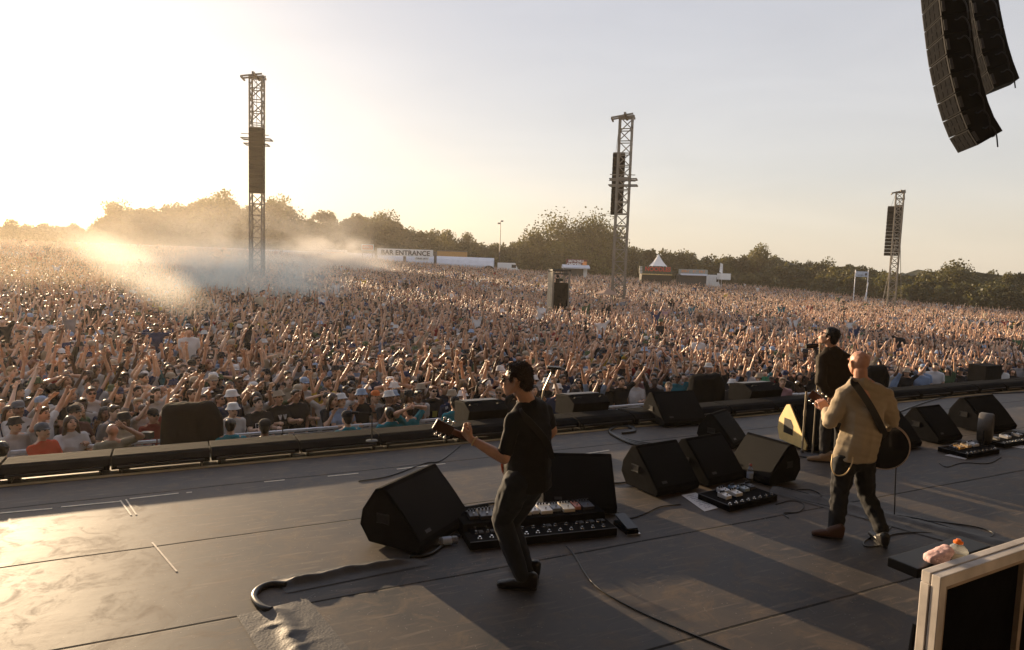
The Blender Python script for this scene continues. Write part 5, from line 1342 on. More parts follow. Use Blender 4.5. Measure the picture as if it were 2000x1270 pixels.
# polo
f = Flesh()
f.eggs(nk + Vector((0, 0, -.005)), .074, LS + Vector((0.012, 0, 0.0)), .062, RS + Vector((-.01, 0, 0)), .062, chest, (.165, .125, .13))
f.eggs(chest, (.178, .150, .13), belly, (.175, .155, .12)); f.eggs(LS, .068, RS, .066, chest + Vector((0, 0, -.05)), .150)
f.eggs(belly, (.178, .158, .1), pelv + Vector((0.01, 0, .0)), (.182, .160, .07), pelv + Vector((0.015, 0, -.06)), (.176, .158, .03))
f.limb(LS, .066, LS.lerp(LE, .80), .060); f.limb(RS, .066, RS.lerp(RE, .62), .058)
put(G, 'polo_shirt', f.mesh('polo_shirt', 0.008, M['polo'], 5, wrinkle=folds(4, .012)))
f = Flesh(); ring = []
for k in range(13):
    a = k * 2 * math.pi / 12; ring.append(nk + Vector((-.012, 0, .015)) + Vector((math.cos(a) * .066, math.sin(a) * .066, .010 * math.sin(a + 2.4))))
fl = []
for p in ring: fl += [p, .016]
f.limb(*fl); put(G, 'collar', f.mesh('collar', 0.006, M['polo'], 2))
# jeans
def trousers(t, LH, RH, LK, RK, LA, RA, pelv, m, seed, wr=.006, hem=.062, kn=.076, th=.105):
    f = Flesh(); f.eggs(pelv, (.155, .12, .09), LH, .10, RH, .10)
    for H_, K_, A_ in ((LH, LK, LA), (RH, RK, RA)):
        f.limb(H_, th, H_.lerp(K_, .5), th * .9, K_, kn, K_.lerp(A_, .5), kn * .95, A_, hem)
    return put(t, 'jeans', f.mesh('jeans', 0.008, m, 4, wrinkle=folds(seed, wr, 20, 16, .004)))
trousers(G, LH, RH, LK, RK, LA + Vector((0, 0, -.01)), RA + Vector((0, 0, -.01)), pelv, M['jeans'], 7, hem=.058, kn=.080, th=.118)
h1 = gp(1040, 1150); shoe(G, h1 + Vector((0, -.02, 0)), h1 + Vector((-.255, .02, 0)), M['shoe_black'])
h2 = Vector((h1.x + .03, h1.y + .19, 0)); shoe(G, h2, h2 + Vector((-.19, .16, 0)), M['shoe_black'])
# bracelet
mb = MB(); wv = (LE - LW).normalized(); c = LW + wv * .03 - G.location; x_ = wv.orthogonal().normalized(); y_ = wv.cross(x_)
mb.tube([c + (x_ * math.cos(a) + y_ * math.sin(a)) * .034 for a in [k * math.pi / 8 for k in range(16)]], .006, 6, closed=True); mb.build('bracelet', M['brass_and_sun_line'], G)

# electric guitar builder: O = body centre, ax = direction of the neck, nf = direction the strings face
def guitar(O, ax, nf, label, body_m, L_body=0.46, neck_len=0.62, rim=None, round_=False, scale=1.0, nm='guitar'):
    ax = Vector(ax).normalized(); nf = Vector(nf); nf = (nf - ax * nf.dot(ax)).normalized(); sd = ax.cross(nf).normalized()
    t = empty(nm, O, 0, label, 'guitar'); Mx = Matrix((ax, sd, nf)).transposed().to_4x4()
    n = 48; out = []
    for k in range(n):
        a = 2 * math.pi * k / n; x = math.cos(a); 
        r = 0.5 + 0.0 * x
        xx = x * L_body / 2; wdt = (0.205 - 0.035 * x - 0.035 * math.exp(-((x - .15) / .28) ** 2)) if not round_ else (0.215 - 0.02 * x)
        out.append((xx, wdt * math.sin(a) * (1 if abs(math.sin(a)) < .98 else 1)))
    th = 0.045 if not round_ else 0.06
    def plate(z0, z1, k_=1.0):
        vs = [Mx @ Vector((x * k_, y * k_, z0)) for x, y in out] + [Mx @ Vector((x * k_, y * k_, z1)) for x, y in out]
        return vs, [tuple(range(n))[::-1], tuple(range(n, 2 * n))] + [(k, (k + 1) % n, n + (k + 1) % n, n + k) for k in range(n)]
    mb = MB(); mb.add(*plate(-th / 2, th / 2)); mb.build('body', body_m, t, bevel=0.006, smooth=0.6)
    if rim:
        mb = MB(); vs = []
        
        for z_ in (-th / 2, th / 2): mb.tube([Mx @ Vector((x * 1.0, y * 1.0, z_)) for x, y in out], .0055, 6, closed=True)
        mb.build('binding', rim, t)
    mb = MB(); a0, a1 = Mx @ Vector((L_body * .36, 0, .028)), Mx @ Vector((L_body / 2 + neck_len, 0, .020)); q = Matrix((sd, nf, ax)).transposed()
    mb.box((a0 + a1) / 2, (.052, .024, (a1 - a0).length), q, .85); mb.build('neck', mat('rosewood ' + nm, (0.10, 0.04, 0.022), 0.4), t, bevel=.006)
    mb = MB(); hc_ = Mx @ Vector((L_body / 2 + neck_len + .085, 0, .012)); mb.box(hc_, (.075, .016, .17), q, 1.1); hs = mb.build('headstock', mat('dark headstock ' + nm, (0.06, 0.028, 0.018), 0.25), t, bevel=.004)
    mb = MB()
    for s_ in (-1, 1):
        for k in range(3):
            p = Mx @ Vector((L_body / 2 + neck_len + .035 + k * .045, s_ * .040, .008)); e_ = Mx @ Vector((L_body / 2 + neck_len + .035 + k * .045, s_ * .066, .004))
            mb.cyl(p, e_, .004, n=6); mb.ball(e_, (.011, .011, .013), 8, 6)
    mb.build('tuning_peg', M['chrome'], hs, smooth=True)
    mb = MB()
    for k in range(6):
        y = -.018 + k * .0072; mb.tube([Mx @ Vector((-L_body * .26, y * 1.4, .040)), Mx @ Vector((L_body / 2 + neck_len, y, .038))], .0009, 4)
    mb.build('strings', M['chrome'], t)
    mb = MB(); mb.box(Mx @ Vector((-L_body * .27, 0, .030)), (.09, .022, .016), q); mb.box(Mx @ Vector((L_body * .02, 0, .028)), (.075, .018, .035), q); mb.box(Mx @ Vector((-L_body * .14, 0, .028)), (.075, .018, .035), q); mb.build('bridge', M['chrome'], t)
    return t
hs0 = at(868, 837, 4.80); O = at(1024, 905, 5.34); axv = hs0 - O
M['sunburst'] = mat('cherry sunburst lacquer', (0.16, 0.03, 0.012), 0.18, var=0.3, scale=3)
guitar(O, axv, Vector((-.45, .85, .15)), 'electric guitar with a dark headstock, played by the man in the black polo', M['sunburst'], neck_len=axv.length - .23 - .085)
# strap over the back
def strap(t, pts, w, m, name='guitar_strap', label=None, nrm=Vector((0, -1, 0))):
    P = bez(pts, 8); mb = MB(); vs = []
    for i, p in enumerate(P):
        d = (P[min(i + 1, len(P) - 1)] - P[max(i - 1, 0)]).normalized(); s_ = d.cross(nrm).normalized() * w / 2; n_ = s_.cross(d).normalized() * .003
        vs += [p - s_ - n_, p + s_ - n_, p + s_ + n_, p - s_ + n_]
    fs = [(4 * i + k, 4 * i + (k + 1) % 4, 4 * i + 4 + (k + 1) % 4, 4 * i + 4 + k) for i in range(len(P) - 1) for k in range(4)]
    if t is not None: vs = [v - t.location for v in vs]
    mb.add(vs, fs); o = mb.build(name, m, t, smooth=0.6)
    return o
M['strap'] = mat('black leather strap', (0.016, 0.013, 0.011), 0.45)
strap(G, [at(1012, 792, 4.92), at(1016, 806, 4.83), at(1040, 830, 4.82), at(1066, 862, 4.87), at(1078, 895, 4.98)], .05, M['strap'])

# ------------------------------------------------------------------ guitarist in the khaki jacket (seen from behind)
foot = gp(1655, 1052)
K = person_root(foot, 'bald man in a khaki jacket seen from behind, guitar strap across his back')
hc = at(1677, 711, 6.12); nk = at(1681, 742, 6.10); fw = Vector((-.10, .98, -.10))
chest = at(1686, 800, 6.1); belly = at(1680, 850, 6.1); pelv = at(1666, 893, 6.1)
LS, LE, LW = at(1647, 772, 6.10), at(1622, 826, 6.12), at(1614, 800, 6.42)
RS, RE, RW = at(1727, 772, 6.12), at(1741, 822, 6.12), at(1712, 850, 6.45)
LH, RH = at(1650, 900, 6.08), at(1686, 900, 6.12)
LK, RK = at(1640, 962, 6.16), at(1692, 965, 6.22)
LA, RA = at(1632, 1030, 6.12), at(1721, 1032, 5.98)
f = Flesh(); Lh, Mh = head_flesh(f, hc, fw, Vector((-.05, .1, 1)), 1.02, True, nk)
f.limb(nk, .06, LS, .05); f.limb(nk, .06, RS, .05); f.limb(nk, .055, chest, .095, belly, .10, pelv, .10)
f.limb(LS, .052, LE, .042, LW, .027); f.limb(RS, .052, RE, .042, RW, .027); f.limb(LH, .075, LK, .052, LA, .042); f.limb(RH, .075, RK, .058, RA, .042)
hand_flesh(f, LW, at(1603, 782, 6.46) - LW, Vector((-.2, .9, .4)), 1, [.8, .9, .95, .9], 1.0, .06, .8)
hand_flesh(f, RW, at(1690, 862, 6.5) - RW, Vector((-.3, -.8, -.4)), -1, .6)
put(K, 'body', f.mesh('body', 0.006, M['skin_pink'], 3))
f = Flesh()
f.eggs(nk + Vector((0, 0, -.03)), .075, LS, .066, RS, .066); f.eggs(LS, .070, RS, .070, chest, (.185, .135, .12))
f.eggs(chest, (.190, .138, .12), belly, (.188, .145, .1)); f.eggs(belly, (.190, .145, .1), pelv + Vector((.02, 0, .0)), (.192, .150, .05), pelv + Vector((.005, 0, -.015)), (.190, .150, .025))
f.limb(LS, .074, LS.lerp(LE, .5), .072, LE, .070, LE.lerp(LW, .8), .046); f.limb(RS, .074, RS.lerp(RE, .5), .074, RE, .070, RE.lerp(RW, .8), .048)
put(K, 'jacket', f.mesh('jacket', 0.008, M['khaki'], 4, wrinkle=folds(9, .017, 9, 5, .010)))
f = Flesh(); fl = []
for k in range(15):
    a = k * 2 * math.pi / 14; fl += [nk + Vector((0, 0, -.012)) + Vector((math.cos(a) * .068, math.sin(a) * .066, .012 * math.sin(a * 2 + 1))), .024]
f.limb(*fl); f.eggs(nk + Vector((.0, -.06, -.03)), (.07, .03, .03), nk + Vector((0, -.05, -.0)), (.05, .03, .03)); put(K, 'hood', f.mesh('hood', 0.007, M['khaki'], 2, wrinkle=folds(3, .008, 22, 18, .003)))
trousers(K, LH, RH, LK, RK, LA, RA, pelv, M['jeans_grey'], 12, wr=.010, hem=.066, kn=.082, th=.105)
a = gp(1640, 1052); shoe(K, a, a + Vector((-.22, .06, 0)), M['shoe_brown'])
a = gp(1724, 1066); o = shoe(K, a + Vector((0, -.03, 0)), a + Vector((.02, .22, 0)), M['shoe_black'])
# wallet chain
P = [at(1626, 888, 6.0), at(1624, 910, 5.98), at(1630, 926, 5.95), at(1643, 929, 5.93), at(1655, 922, 5.93), at(1664, 905, 5.95), at(1666, 893, 5.96)]
mb = MB(); mb.tube([p - K.location for p in bez(P, 8)], .0055, 6); mb.build('wallet_chain', M['brass_and_sun_line'], K)
# his semi-hollow guitar
M['black_lacquer'] = mat('black gloss lacquer', (0.012, 0.010, 0.010), 0.10, var=0.05)
M['cream_rim'] = mat('cream edge binding', (0.55, 0.42, 0.33), 0.35)
hs0, nk1 = at(1592, 778, 6.55), at(1610, 795, 6.50)
Ob = at(1722, 868, 6.30); axv = at(1582, 768, 6.64) - Ob
guitar(Ob, axv, Vector((.35, .92, .1)), 'black round-bodied guitar with cream binding on the hip of the man in the khaki jacket', M['black_lacquer'], 0.46, axv.length - .23 - .17, M['cream_rim'], True, nm='semi_hollow_guitar')
strap(K, [at(1660, 742, 6.14), at(1668, 748, 5.95), at(1690, 778, 5.925), at(1708, 808, 5.93), at(1722, 836, 5.965), at(1730, 852, 6.08)], .062, M['strap'])

# ------------------------------------------------------------------ singer in a parka
foot = gp(1612, 902)
Z = person_root(foot, 'singer in a dark parka, head tipped up, partly hidden by the bald man')
Y = 8.62
hc = at(1618, 659, Y - .02); nk = at(1625, 682, Y); fw = Vector((-.80, .58, .22))
chest = at(1628, 720, Y); belly = at(1628, 758, Y); pelv = at(1628, 790, Y)
LS, LE, LW = at(1606, 700, Y - .05), at(1602, 746, Y - .16), at(1622, 778, Y - .2)
RS, RE, RW = at(1652, 702, Y + .02), at(1660, 745, Y - .1), at(1636, 778, Y - .22)
LH, RH = at(1619, 796, Y), at(1640, 796, Y + .03); LK, RK = at(1612, 845, Y + .02), at(1641, 846, Y + .06); LA, RA = at(1610, 893, Y), at(1638, 890, Y + .1)
f = Flesh(); Lh, Mh = head_flesh(f, hc, fw, Vector((.12, -.12, 1)), 1.04, True, nk)
f.limb(nk, .06, LS, .05); f.limb(nk, .06, RS, .05); f.limb(nk, .055, chest, .095, belly, .10, pelv, .10)
f.limb(LS, .052, LE, .042, LW, .027); f.limb(RS, .052, RE, .042, RW, .027); f.limb(LH, .08, LK, .055, LA, .042); f.limb(RH, .08, RK, .055, RA, .042)
hand_flesh(f, LW, Vector((.9, .1, -.3)), Vector((0, -1, 0)), 1, .5); hand_flesh(f, RW, Vector((-.9, .1, -.3)), Vector((0, -1, 0)), -1, .5)
put(Z, 'body', f.mesh('body', 0.007, M['skin'], 3))
put(Z, 'hair', hair_mesh('hair', Lh, Mh, 1.04, M['hair_black'], seed=8, vol=1.03, strands=900))
tmp = empty('tmp'); face_bits(tmp, Lh, Mh, 1.04)
for ch in list(tmp.children): ch.data.transform(Matrix.Translation(-Z.location)); ch.parent = Z
bpy.data.objects.remove(tmp)
f = Flesh()
f.eggs(nk + Vector((0, 0, -.02)), .085, LS, .075, RS, .075); f.eggs(LS, .078, RS, .078, chest, (.19, .14, .12)); f.eggs(chest, (.19, .14, .12), belly, (.185, .145, .1))
f.eggs(belly, (.185, .145, .1), pelv + Vector((0, 0, -.02)), (.18, .15, .04), pelv + Vector((0, 0, -.08)), (.185, .155, .03))
f.limb(LS, .078, LE, .072, LE.lerp(LW, .8), .052); f.limb(RS, .078, RE, .072, RE.lerp(RW, .8), .052)
put(Z, 'parka', f.mesh('parka', 0.009, M['parka'], 4, wrinkle=folds(14, .012, 9, 6, .008)))
f = Flesh(); f.eggs(nk + Vector((.02, -.06, -.02)), (.10, .05, .05), nk + Vector((.03, -.09, -.09)), (.07, .04, .05)); f.limb(nk + Vector((-.08, 0, .01)), .026, nk + Vector((0, -.07, .02)), .028, nk + Vector((.08, 0, .01)), .026, nk + Vector((.02, .07, 0)), .024, nk + Vector((-.08, 0, .01)), .026)
put(Z, 'hood', f.mesh('hood', 0.009, M['parka'], 3, wrinkle=folds(5, .008, 20, 16, .004)))
trousers(Z, LH, RH, LK, RK, LA, RA, pelv, M['jeans_grey'], 22, wr=.006, hem=.06, kn=.07, th=.095)
a = gp(1618, 903); shoe(Z, a, a + Vector((-.24, .06, 0)), M['shoe_tan']); a = gp(1640, 898); shoe(Z, a, a + Vector((-.05, .24, 0)), M['shoe_tan'])
# ================================================================== CROWD
def instmat(name, cols, rough=0.8, mul=1.0, off=0.0):
    """colour picked per instance from a list, by the instance's random number"""
    m = bpy.data.materials.new(name); m.use_nodes = True; nt = m.node_tree; N, L = nt.nodes, nt.links; b = N['Principled BSDF']
    b.inputs['Roughness'].default_value = rough; b.inputs['Specular IOR Level'].default_value = 0.3 if rough > .7 else 0.55
    oi = N.new('ShaderNodeObjectInfo'); ml = N.new('ShaderNodeMath'); ml.operation = 'MULTIPLY_ADD'; ml.inputs[1].default_value = mul; ml.inputs[2].default_value = off
    fr = N.new('ShaderNodeMath'); fr.operation = 'FRACT'; L.new(oi.outputs['Random'], ml.inputs[0]); L.new(ml.outputs[0], fr.inputs[0])
    cr = N.new('ShaderNodeValToRGB'); cr.color_ramp.interpolation = 'CONSTANT'; e = cr.color_ramp.elements; tot = sum(c[0] for c in cols); acc = 0
    e[0].position = 0; e[0].color = (*cols[0][1], 1); acc = cols[0][0] / tot; e[1].position = acc; e[1].color = (*cols[1][1], 1)
    for w, c in cols[1:]:
        if c is not cols[1][1]:
            q = e.new(min(.999, acc)); q.color = (*c, 1)
        acc += w / tot
    L.new(fr.outputs[0], cr.inputs[0]); L.new(cr.outputs[0], b.inputs['Base Color']); return m
SHIRTS = [(6, (0.018, 0.017, 0.018), 'black'), (5, (0.62, 0.60, 0.58), 'white'), (3, (0.03, 0.045, 0.10), 'navy blue'), (1.3, (0.26, 0.35, 0.50), 'sky blue'), (2, (0.24, 0.23, 0.23), 'grey'),
          (1.6, (0.42, 0.34, 0.24), 'beige'), (1.2, (0.30, 0.035, 0.03), 'red'), (1.0, (0.07, 0.12, 0.06), 'dark green'), (0.5, (0.55, 0.38, 0.05), 'yellow'), (.8, (0.45, 0.26, 0.28), 'pink'), (1.0, (0.10, 0.06, 0.04), 'brown'), (.5, (0.02, 0.16, 0.2), 'teal')]
HATS = [(2.2, (0.56, 0.54, 0.50), 'white'), (3, (0.36, 0.29, 0.21), 'stone'), (4.5, (0.02, 0.02, 0.022), 'black'), (1.1, (0.28, 0.36, 0.48), 'pale blue'), (1.2, (0.08, 0.11, 0.05), 'olive'), (1.0, (0.03, 0.04, 0.09), 'navy')]
HAIRS = [(4, (0.018, 0.012, 0.008), 'dark'), (3, (0.06, 0.032, 0.016), 'brown'), (1.2, (0.30, 0.19, 0.09), 'blond'), (.5, (0.18, 0.06, 0.02), 'ginger')]
SKINS = [(4, (0.70, 0.43, 0.28)), (4, (0.62, 0.34, 0.21)), (2.5, (0.76, 0.52, 0.38)), (1.2, (0.24, 0.12, 0.07)), (.8, (0.10, 0.05, 0.03))]
M['c_shirt'] = instmat('crowd shirts', [c[:2] for c in SHIRTS]); M['c_hat'] = instmat('crowd hats', [c[:2] for c in HATS], mul=7.3, off=.2)
M['c_hair'] = instmat('crowd hair', [c[:2] for c in HAIRS], .42, mul=13.7, off=.1); M['c_skin'] = instmat('crowd skin', SKINS, .40, 5.3, .4); M['c_legs'] = instmat('crowd trousers', [(3, (.03, .035, .05)), (2, (.02, .02, .02)), (1, (.3, .25, .18))], mul=3.1)
M['o_cloth'] = mat('festival clothing', (1, 1, 1), 0.85, var=0.12, scale=7, bump=0.5, bscale=12, objcol=True, spec=.3)
M['o_skin'] = mat('festival skin', (1, 1, 1), 0.42, var=0.12, scale=14, objcol=True)
M['o_hair'] = mat('festival hair', (1, 1, 1), 0.45, var=0.3, scale=30, bump=0.8, bscale=40, objcol=True)

def V3(x, y, z): return Vector((x, y, z))
# arm poses: (upper arm dir, forearm dir) for the person's right (-x) and left (+x); person faces -y
def mir(v): return Vector((-v.x, v.y, v.z))
UP = (V3(.35, -.25, .95), V3(.15, -.35, 1)); UPW = (V3(.75, -.15, .75), V3(.35, -.15, 1)); FW = (V3(.25, -.75, .45), V3(-.05, -.75, .65)); DN = (V3(.15, .05, -1), V3(.0, -.35, -1))
FT = (V3(.15, -.35, -.9), V3(-.15, -1, .12)); BEND = (V3(.5, -.45, .15), V3(-.65, -.2, .85)); PHONE = (V3(.25, -.8, .35), V3(-.35, -.55, .9)); WIDE = (V3(.95, -.1, .2), V3(.9, -.15, .35)); HEAD = (V3(.85, .05, .7), V3(-.95, .1, .25))
POINT = (V3(.3, -.8, .6), V3(.1, -.9, .55)); CLAP = (V3(.35, -.35, .9), V3(-.35, -.35, 1)); CHIN = (V3(.2, -.6, -.65), V3(-.45, -.35, .95))
POSES = [('both arms raised high', UP, UP), ('right arm raised', UP, DN), ('left arm raised', DN, UP), ('both arms spread upwards', UPW, UPW), ('reaching forward with the right hand', FW, FT), ('clapping overhead', CLAP, CLAP),
         ('arms resting on the rail', FT, FT), ('arms down', DN, DN), ('holding up a phone', PHONE, DN), ('pointing at the stage', DN, POINT), ('arms held out wide', WIDE, WIDE), ('hands on head', HEAD, HEAD),
         ('left arm raised and right hand at the chin', CHIN, UP), ('one fist in the air', BEND, UPW), ('both hands at the face', CHIN, CHIN), ('both hands reaching forward', FW, FW), ('one hand at the back of the head', (V3(.85, .15, .30), V3(-.75, .15, .65)), DN)]
HC_ = V3(0, -.055, 1.635)
def crowd_joints(pose, r):
    j = {}
    for nm, sx, arm in (('R', -1, pose[1]), ('L', 1, pose[2])):
        sh = V3(sx * .185, 0, 1.42); up = arm[0].normalized() if sx > 0 else mir(arm[0]).normalized(); fo = arm[1].normalized() if sx > 0 else mir(arm[1]).normalized()
        up = (up + V3(r.uniform(-.12, .12), r.uniform(-.12, .12), r.uniform(-.1, .1))).normalized(); fo = (fo + V3(r.uniform(-.2, .2), r.uniform(-.2, .2), 0)).normalized()
        if up.z > .3: sh = sh + V3(-sx * .02, 0, .05)
        e = sh + up * .285; w = e + fo * .25; j[nm] = (sh, e, w, fo)
    return j
def crowd_person(pi, near, seed=0, bare=False):
    r = random.Random(pi * 7 + seed); pose = POSES[pi]; J = crowd_joints(pose, r); vox = 0.017 if near else 0.034
    nk = V3(0, -.005, 1.49)
    f = Flesh(); fwd = V3(0, -1, .12); 
    if near:
        L, Mx = head_flesh(f, HC_, fwd, V3(0, .12, 1), 1.02, True, nk)
    else:
        f.egg(HC_ + V3(0, .01, .01), (.078, .100, .115)); f.limb(HC_ + V3(0, .02, -.08), .05, nk, .055); f.limb(HC_ + V3(0, -.09, .01), .02, HC_ + V3(0, -.105, -.02), .022); L, Mx = None, None
    f.limb(nk, .055, V3(0, .01, 1.27), .085, V3(0, 0, .98), .10)
    for k, (sh, e, w, fo) in J.items():
        f.limb(nk, .05, sh, .052, e, .044, e.lerp(w, .4), .041, w, .030)
        if near: 
            f.hull([w + fo * a + q * rr for a, rr in ((.0, .026), (.08, .034)) for q in FIB])
        else: f.limb(w, .028, w + fo * .08, .036, w + fo * .16, .022)
    for sx in (-1, 1): f.limb(V3(sx * .09, 0, .93), .09, V3(sx * .10, -.03, .5), .06, V3(sx * .11, .02, .08), .045, V3(sx * .12, -.14, .04), .035)
    me = f.mesh('person body', vox, M['o_skin'] if near else M['c_skin'], 2 if near else 1)
    items = [(me, None)]
    if near:     # fingers, eyes and mouth
        mb = MB()
        for k, (sh, e, w, fo) in J.items():
            n = V3(0, -1, 0); n = (n - fo * n.dot(fo)); n = n.normalized() if n.length > .2 else V3(0, 0, -1); s_ = fo.cross(n).normalized(); fist = (pi in (13,) and k == 'L') or pi in (6, 7)
            for i, b0 in enumerate((-.030, -.010, .010, .030)):
                b = w + fo * .105 + s_ * b0; cu = 1.3 if fist else r.uniform(.05, .45); Ln = (.034, .040, .037, .030)[i]
                d1 = (fo * math.cos(cu * .6) + n * math.sin(cu * .6) + s_ * b0 * 6).normalized(); d2 = (fo * math.cos(cu * 1.6) + n * math.sin(cu * 1.6) + s_ * b0 * 5).normalized()
                mb.tube([b - fo * .02, b, b + d1 * Ln, b + d1 * Ln + d2 * Ln], [.012, .0115, .0105, .007], 6)
            ts = -1 if k == 'L' else 1
            tb = w + fo * .035 - s_ * ts * .030; mb.tube([tb, tb + (fo * .6 - s_ * ts * .8).normalized() * .035, tb + (fo * .6 - s_ * ts * .8).normalized() * .035 + fo * .035], [.014, .012, .008], 6)
        me2 = mb.mesh('f', M['o_skin'], True); items.append((me2, None))
        mb = MB()
        for s_ in (1, -1): mb.ball(L(s_ * .031, .082, .016), (.016, .012, .010), 8, 5)
        mb.tube([L(.024, .098, -.047), L(0, .104, -.046), L(-.024, .098, -.047)], [.003, .007, .003], 5)
        for s_ in (1, -1): mb.tube([L(s_ * .05, .085, .040), L(s_ * .014, .098, .040)], .005, 5)
        items.append((mb.mesh('e', M['eye'], True), None))
    body = join_meshes('person body', items) if len(items) > 1 else me
    f = Flesh(); f.eggs(nk + V3(0, 0, -.02), .075, V3(.16, 0, 1.41), .065, V3(-.16, 0, 1.41), .065); f.eggs(V3(.15, 0, 1.40), .07, V3(-.15, 0, 1.40), .07, V3(0, -.01, 1.25), (.175, .125, .1)); f.eggs(V3(0, -.01, 1.25), (.178, .125, .1), V3(0, 0, .92), (.165, .13, .05))
    for k, (sh, e, w, fo) in J.items(): f.eggs(sh, .068, sh.lerp(e, .62), .062)
    sm = f.mesh('t shirt', vox * 1.1, M['o_cloth'] if near else M['c_shirt'], 2, wrinkle=folds(pi, .006, 14, 7, .004) if near else None)
    f = Flesh(); f.eggs(V3(0, 0, .93), (.15, .115, .08), V3(.08, 0, .88), .1, V3(-.08, 0, .88), .1)
    for sx in (-1, 1): f.limb(V3(sx * .09, 0, .88), .10, V3(sx * .10, -.03, .5), .075, V3(sx * .11, .02, .10), .065)
    tm = f.mesh('trousers', vox * 1.3, M['o_cloth'] if near else M['c_legs'], 2)
    return body, sm, tm, J
def hair_short(near):
    f = Flesh(); f.egg(HC_ + V3(0, .025, .045), (.086, .100, .088)); f.egg(HC_ + V3(0, .065, .0), (.070, .055, .08)); f.egg(HC_ + V3(0, -.04, .095), (.06, .045, .032))
    return f.mesh('hair', .014 if near else .03, M['o_hair'] if near else M['c_hair'], 2, wrinkle=lambda c: .006 * noise.noise(c * 40))
def hair_long(near):
    f = Flesh(); f.egg(HC_ + V3(0, .025, .045), (.092, .104, .092)); f.eggs(HC_ + V3(0, .06, .0), (.085, .06, .08), V3(0, .07, 1.36), (.11, .045, .08))
    for s_ in (1, -1): f.limb(HC_ + V3(s_ * .078, 0, .03), .03, HC_ + V3(s_ * .095, .01, -.08), .034, V3(s_ * .11, -.02, 1.42), .036, V3(s_ * .10, -.05, 1.32), .022)
    return f.mesh('hair', .014 if near else .03, M['o_hair'] if near else M['c_hair'], 2, wrinkle=lambda c: .007 * noise.noise(Vector((c.x * 45, c.y * 45, c.z * 10))))
def hat_bucket(m, n=20):
    mb = MB(); c = HC_ + V3(0, .012, .03); q = Matrix.Rotation(R(-7), 3, 'X')
    mb.lathe([(.131, .000), (.126, -.004), (.095, .040), (.092, .055), (.083, .098), (.068, .110), (.0, .114)], c, n, q, 1.0, 1.12); mb.lathe([(.131, .000), (.128, -.006), (.094, .032), (.0, .06)], c, n, q, 1.0, 1.12); return mb.mesh('bucket hat', m, .9)
def hat_cap(m):
    mb = MB(); c = HC_ + V3(0, .018, .045); mb.lathe([(.093, .0), (.094, .02), (.086, .058), (.062, .085), (.03, .097), (.0, .100)], c, 16, None, 1.0, 1.12)
    vs = []; 
    for k in range(9):
        a = R(-62 + 124 * k / 8); vs += [c + V3(math.sin(a) * .088, -math.cos(a) * .098, .006), c + V3(math.sin(a) * .082, -math.cos(a) * .098 - .075 * math.cos(a * 1.35), -.012), c + V3(math.sin(a) * .088, -math.cos(a) * .098, .0), c + V3(math.sin(a) * .082, -math.cos(a) * .098 - .075 * math.cos(a * 1.35), -.018)]
    mb.add(vs, [(4 * i, 4 * i + 4, 4 * i + 5, 4 * i + 1) for i in range(8)] + [(4 * i + 2, 4 * i + 3, 4 * i + 7, 4 * i + 6) for i in range(8)] + [(4 * i + 1, 4 * i + 5, 4 * i + 7, 4 * i + 3) for i in range(8)]); return mb.mesh('cap', m, .9)
def sunglasses():
    mb = MB(); c = HC_ + V3(0, 0, .022)
    for s_ in (1, -1): mb.ball(c + V3(s_ * .034, -.100, .004), (.027, .010, .020), 10, 6); mb.bar(c + V3(s_ * .058, -.095, .008), c + V3(s_ * .084, .0, .008), .006)
    mb.bar(c + V3(-.02, -.108, .010), c + V3(.02, -.108, .010), .006); return mb.mesh('sunglasses', M['black_plastic'], True)
NEAR = [crowd_person(i, True) for i in range(len(POSES))]
HS, HL, HB, HCp, SG = hair_short(True), hair_long(True), hat_bucket(M['o_cloth']), hat_cap(M['o_cloth']), sunglasses()

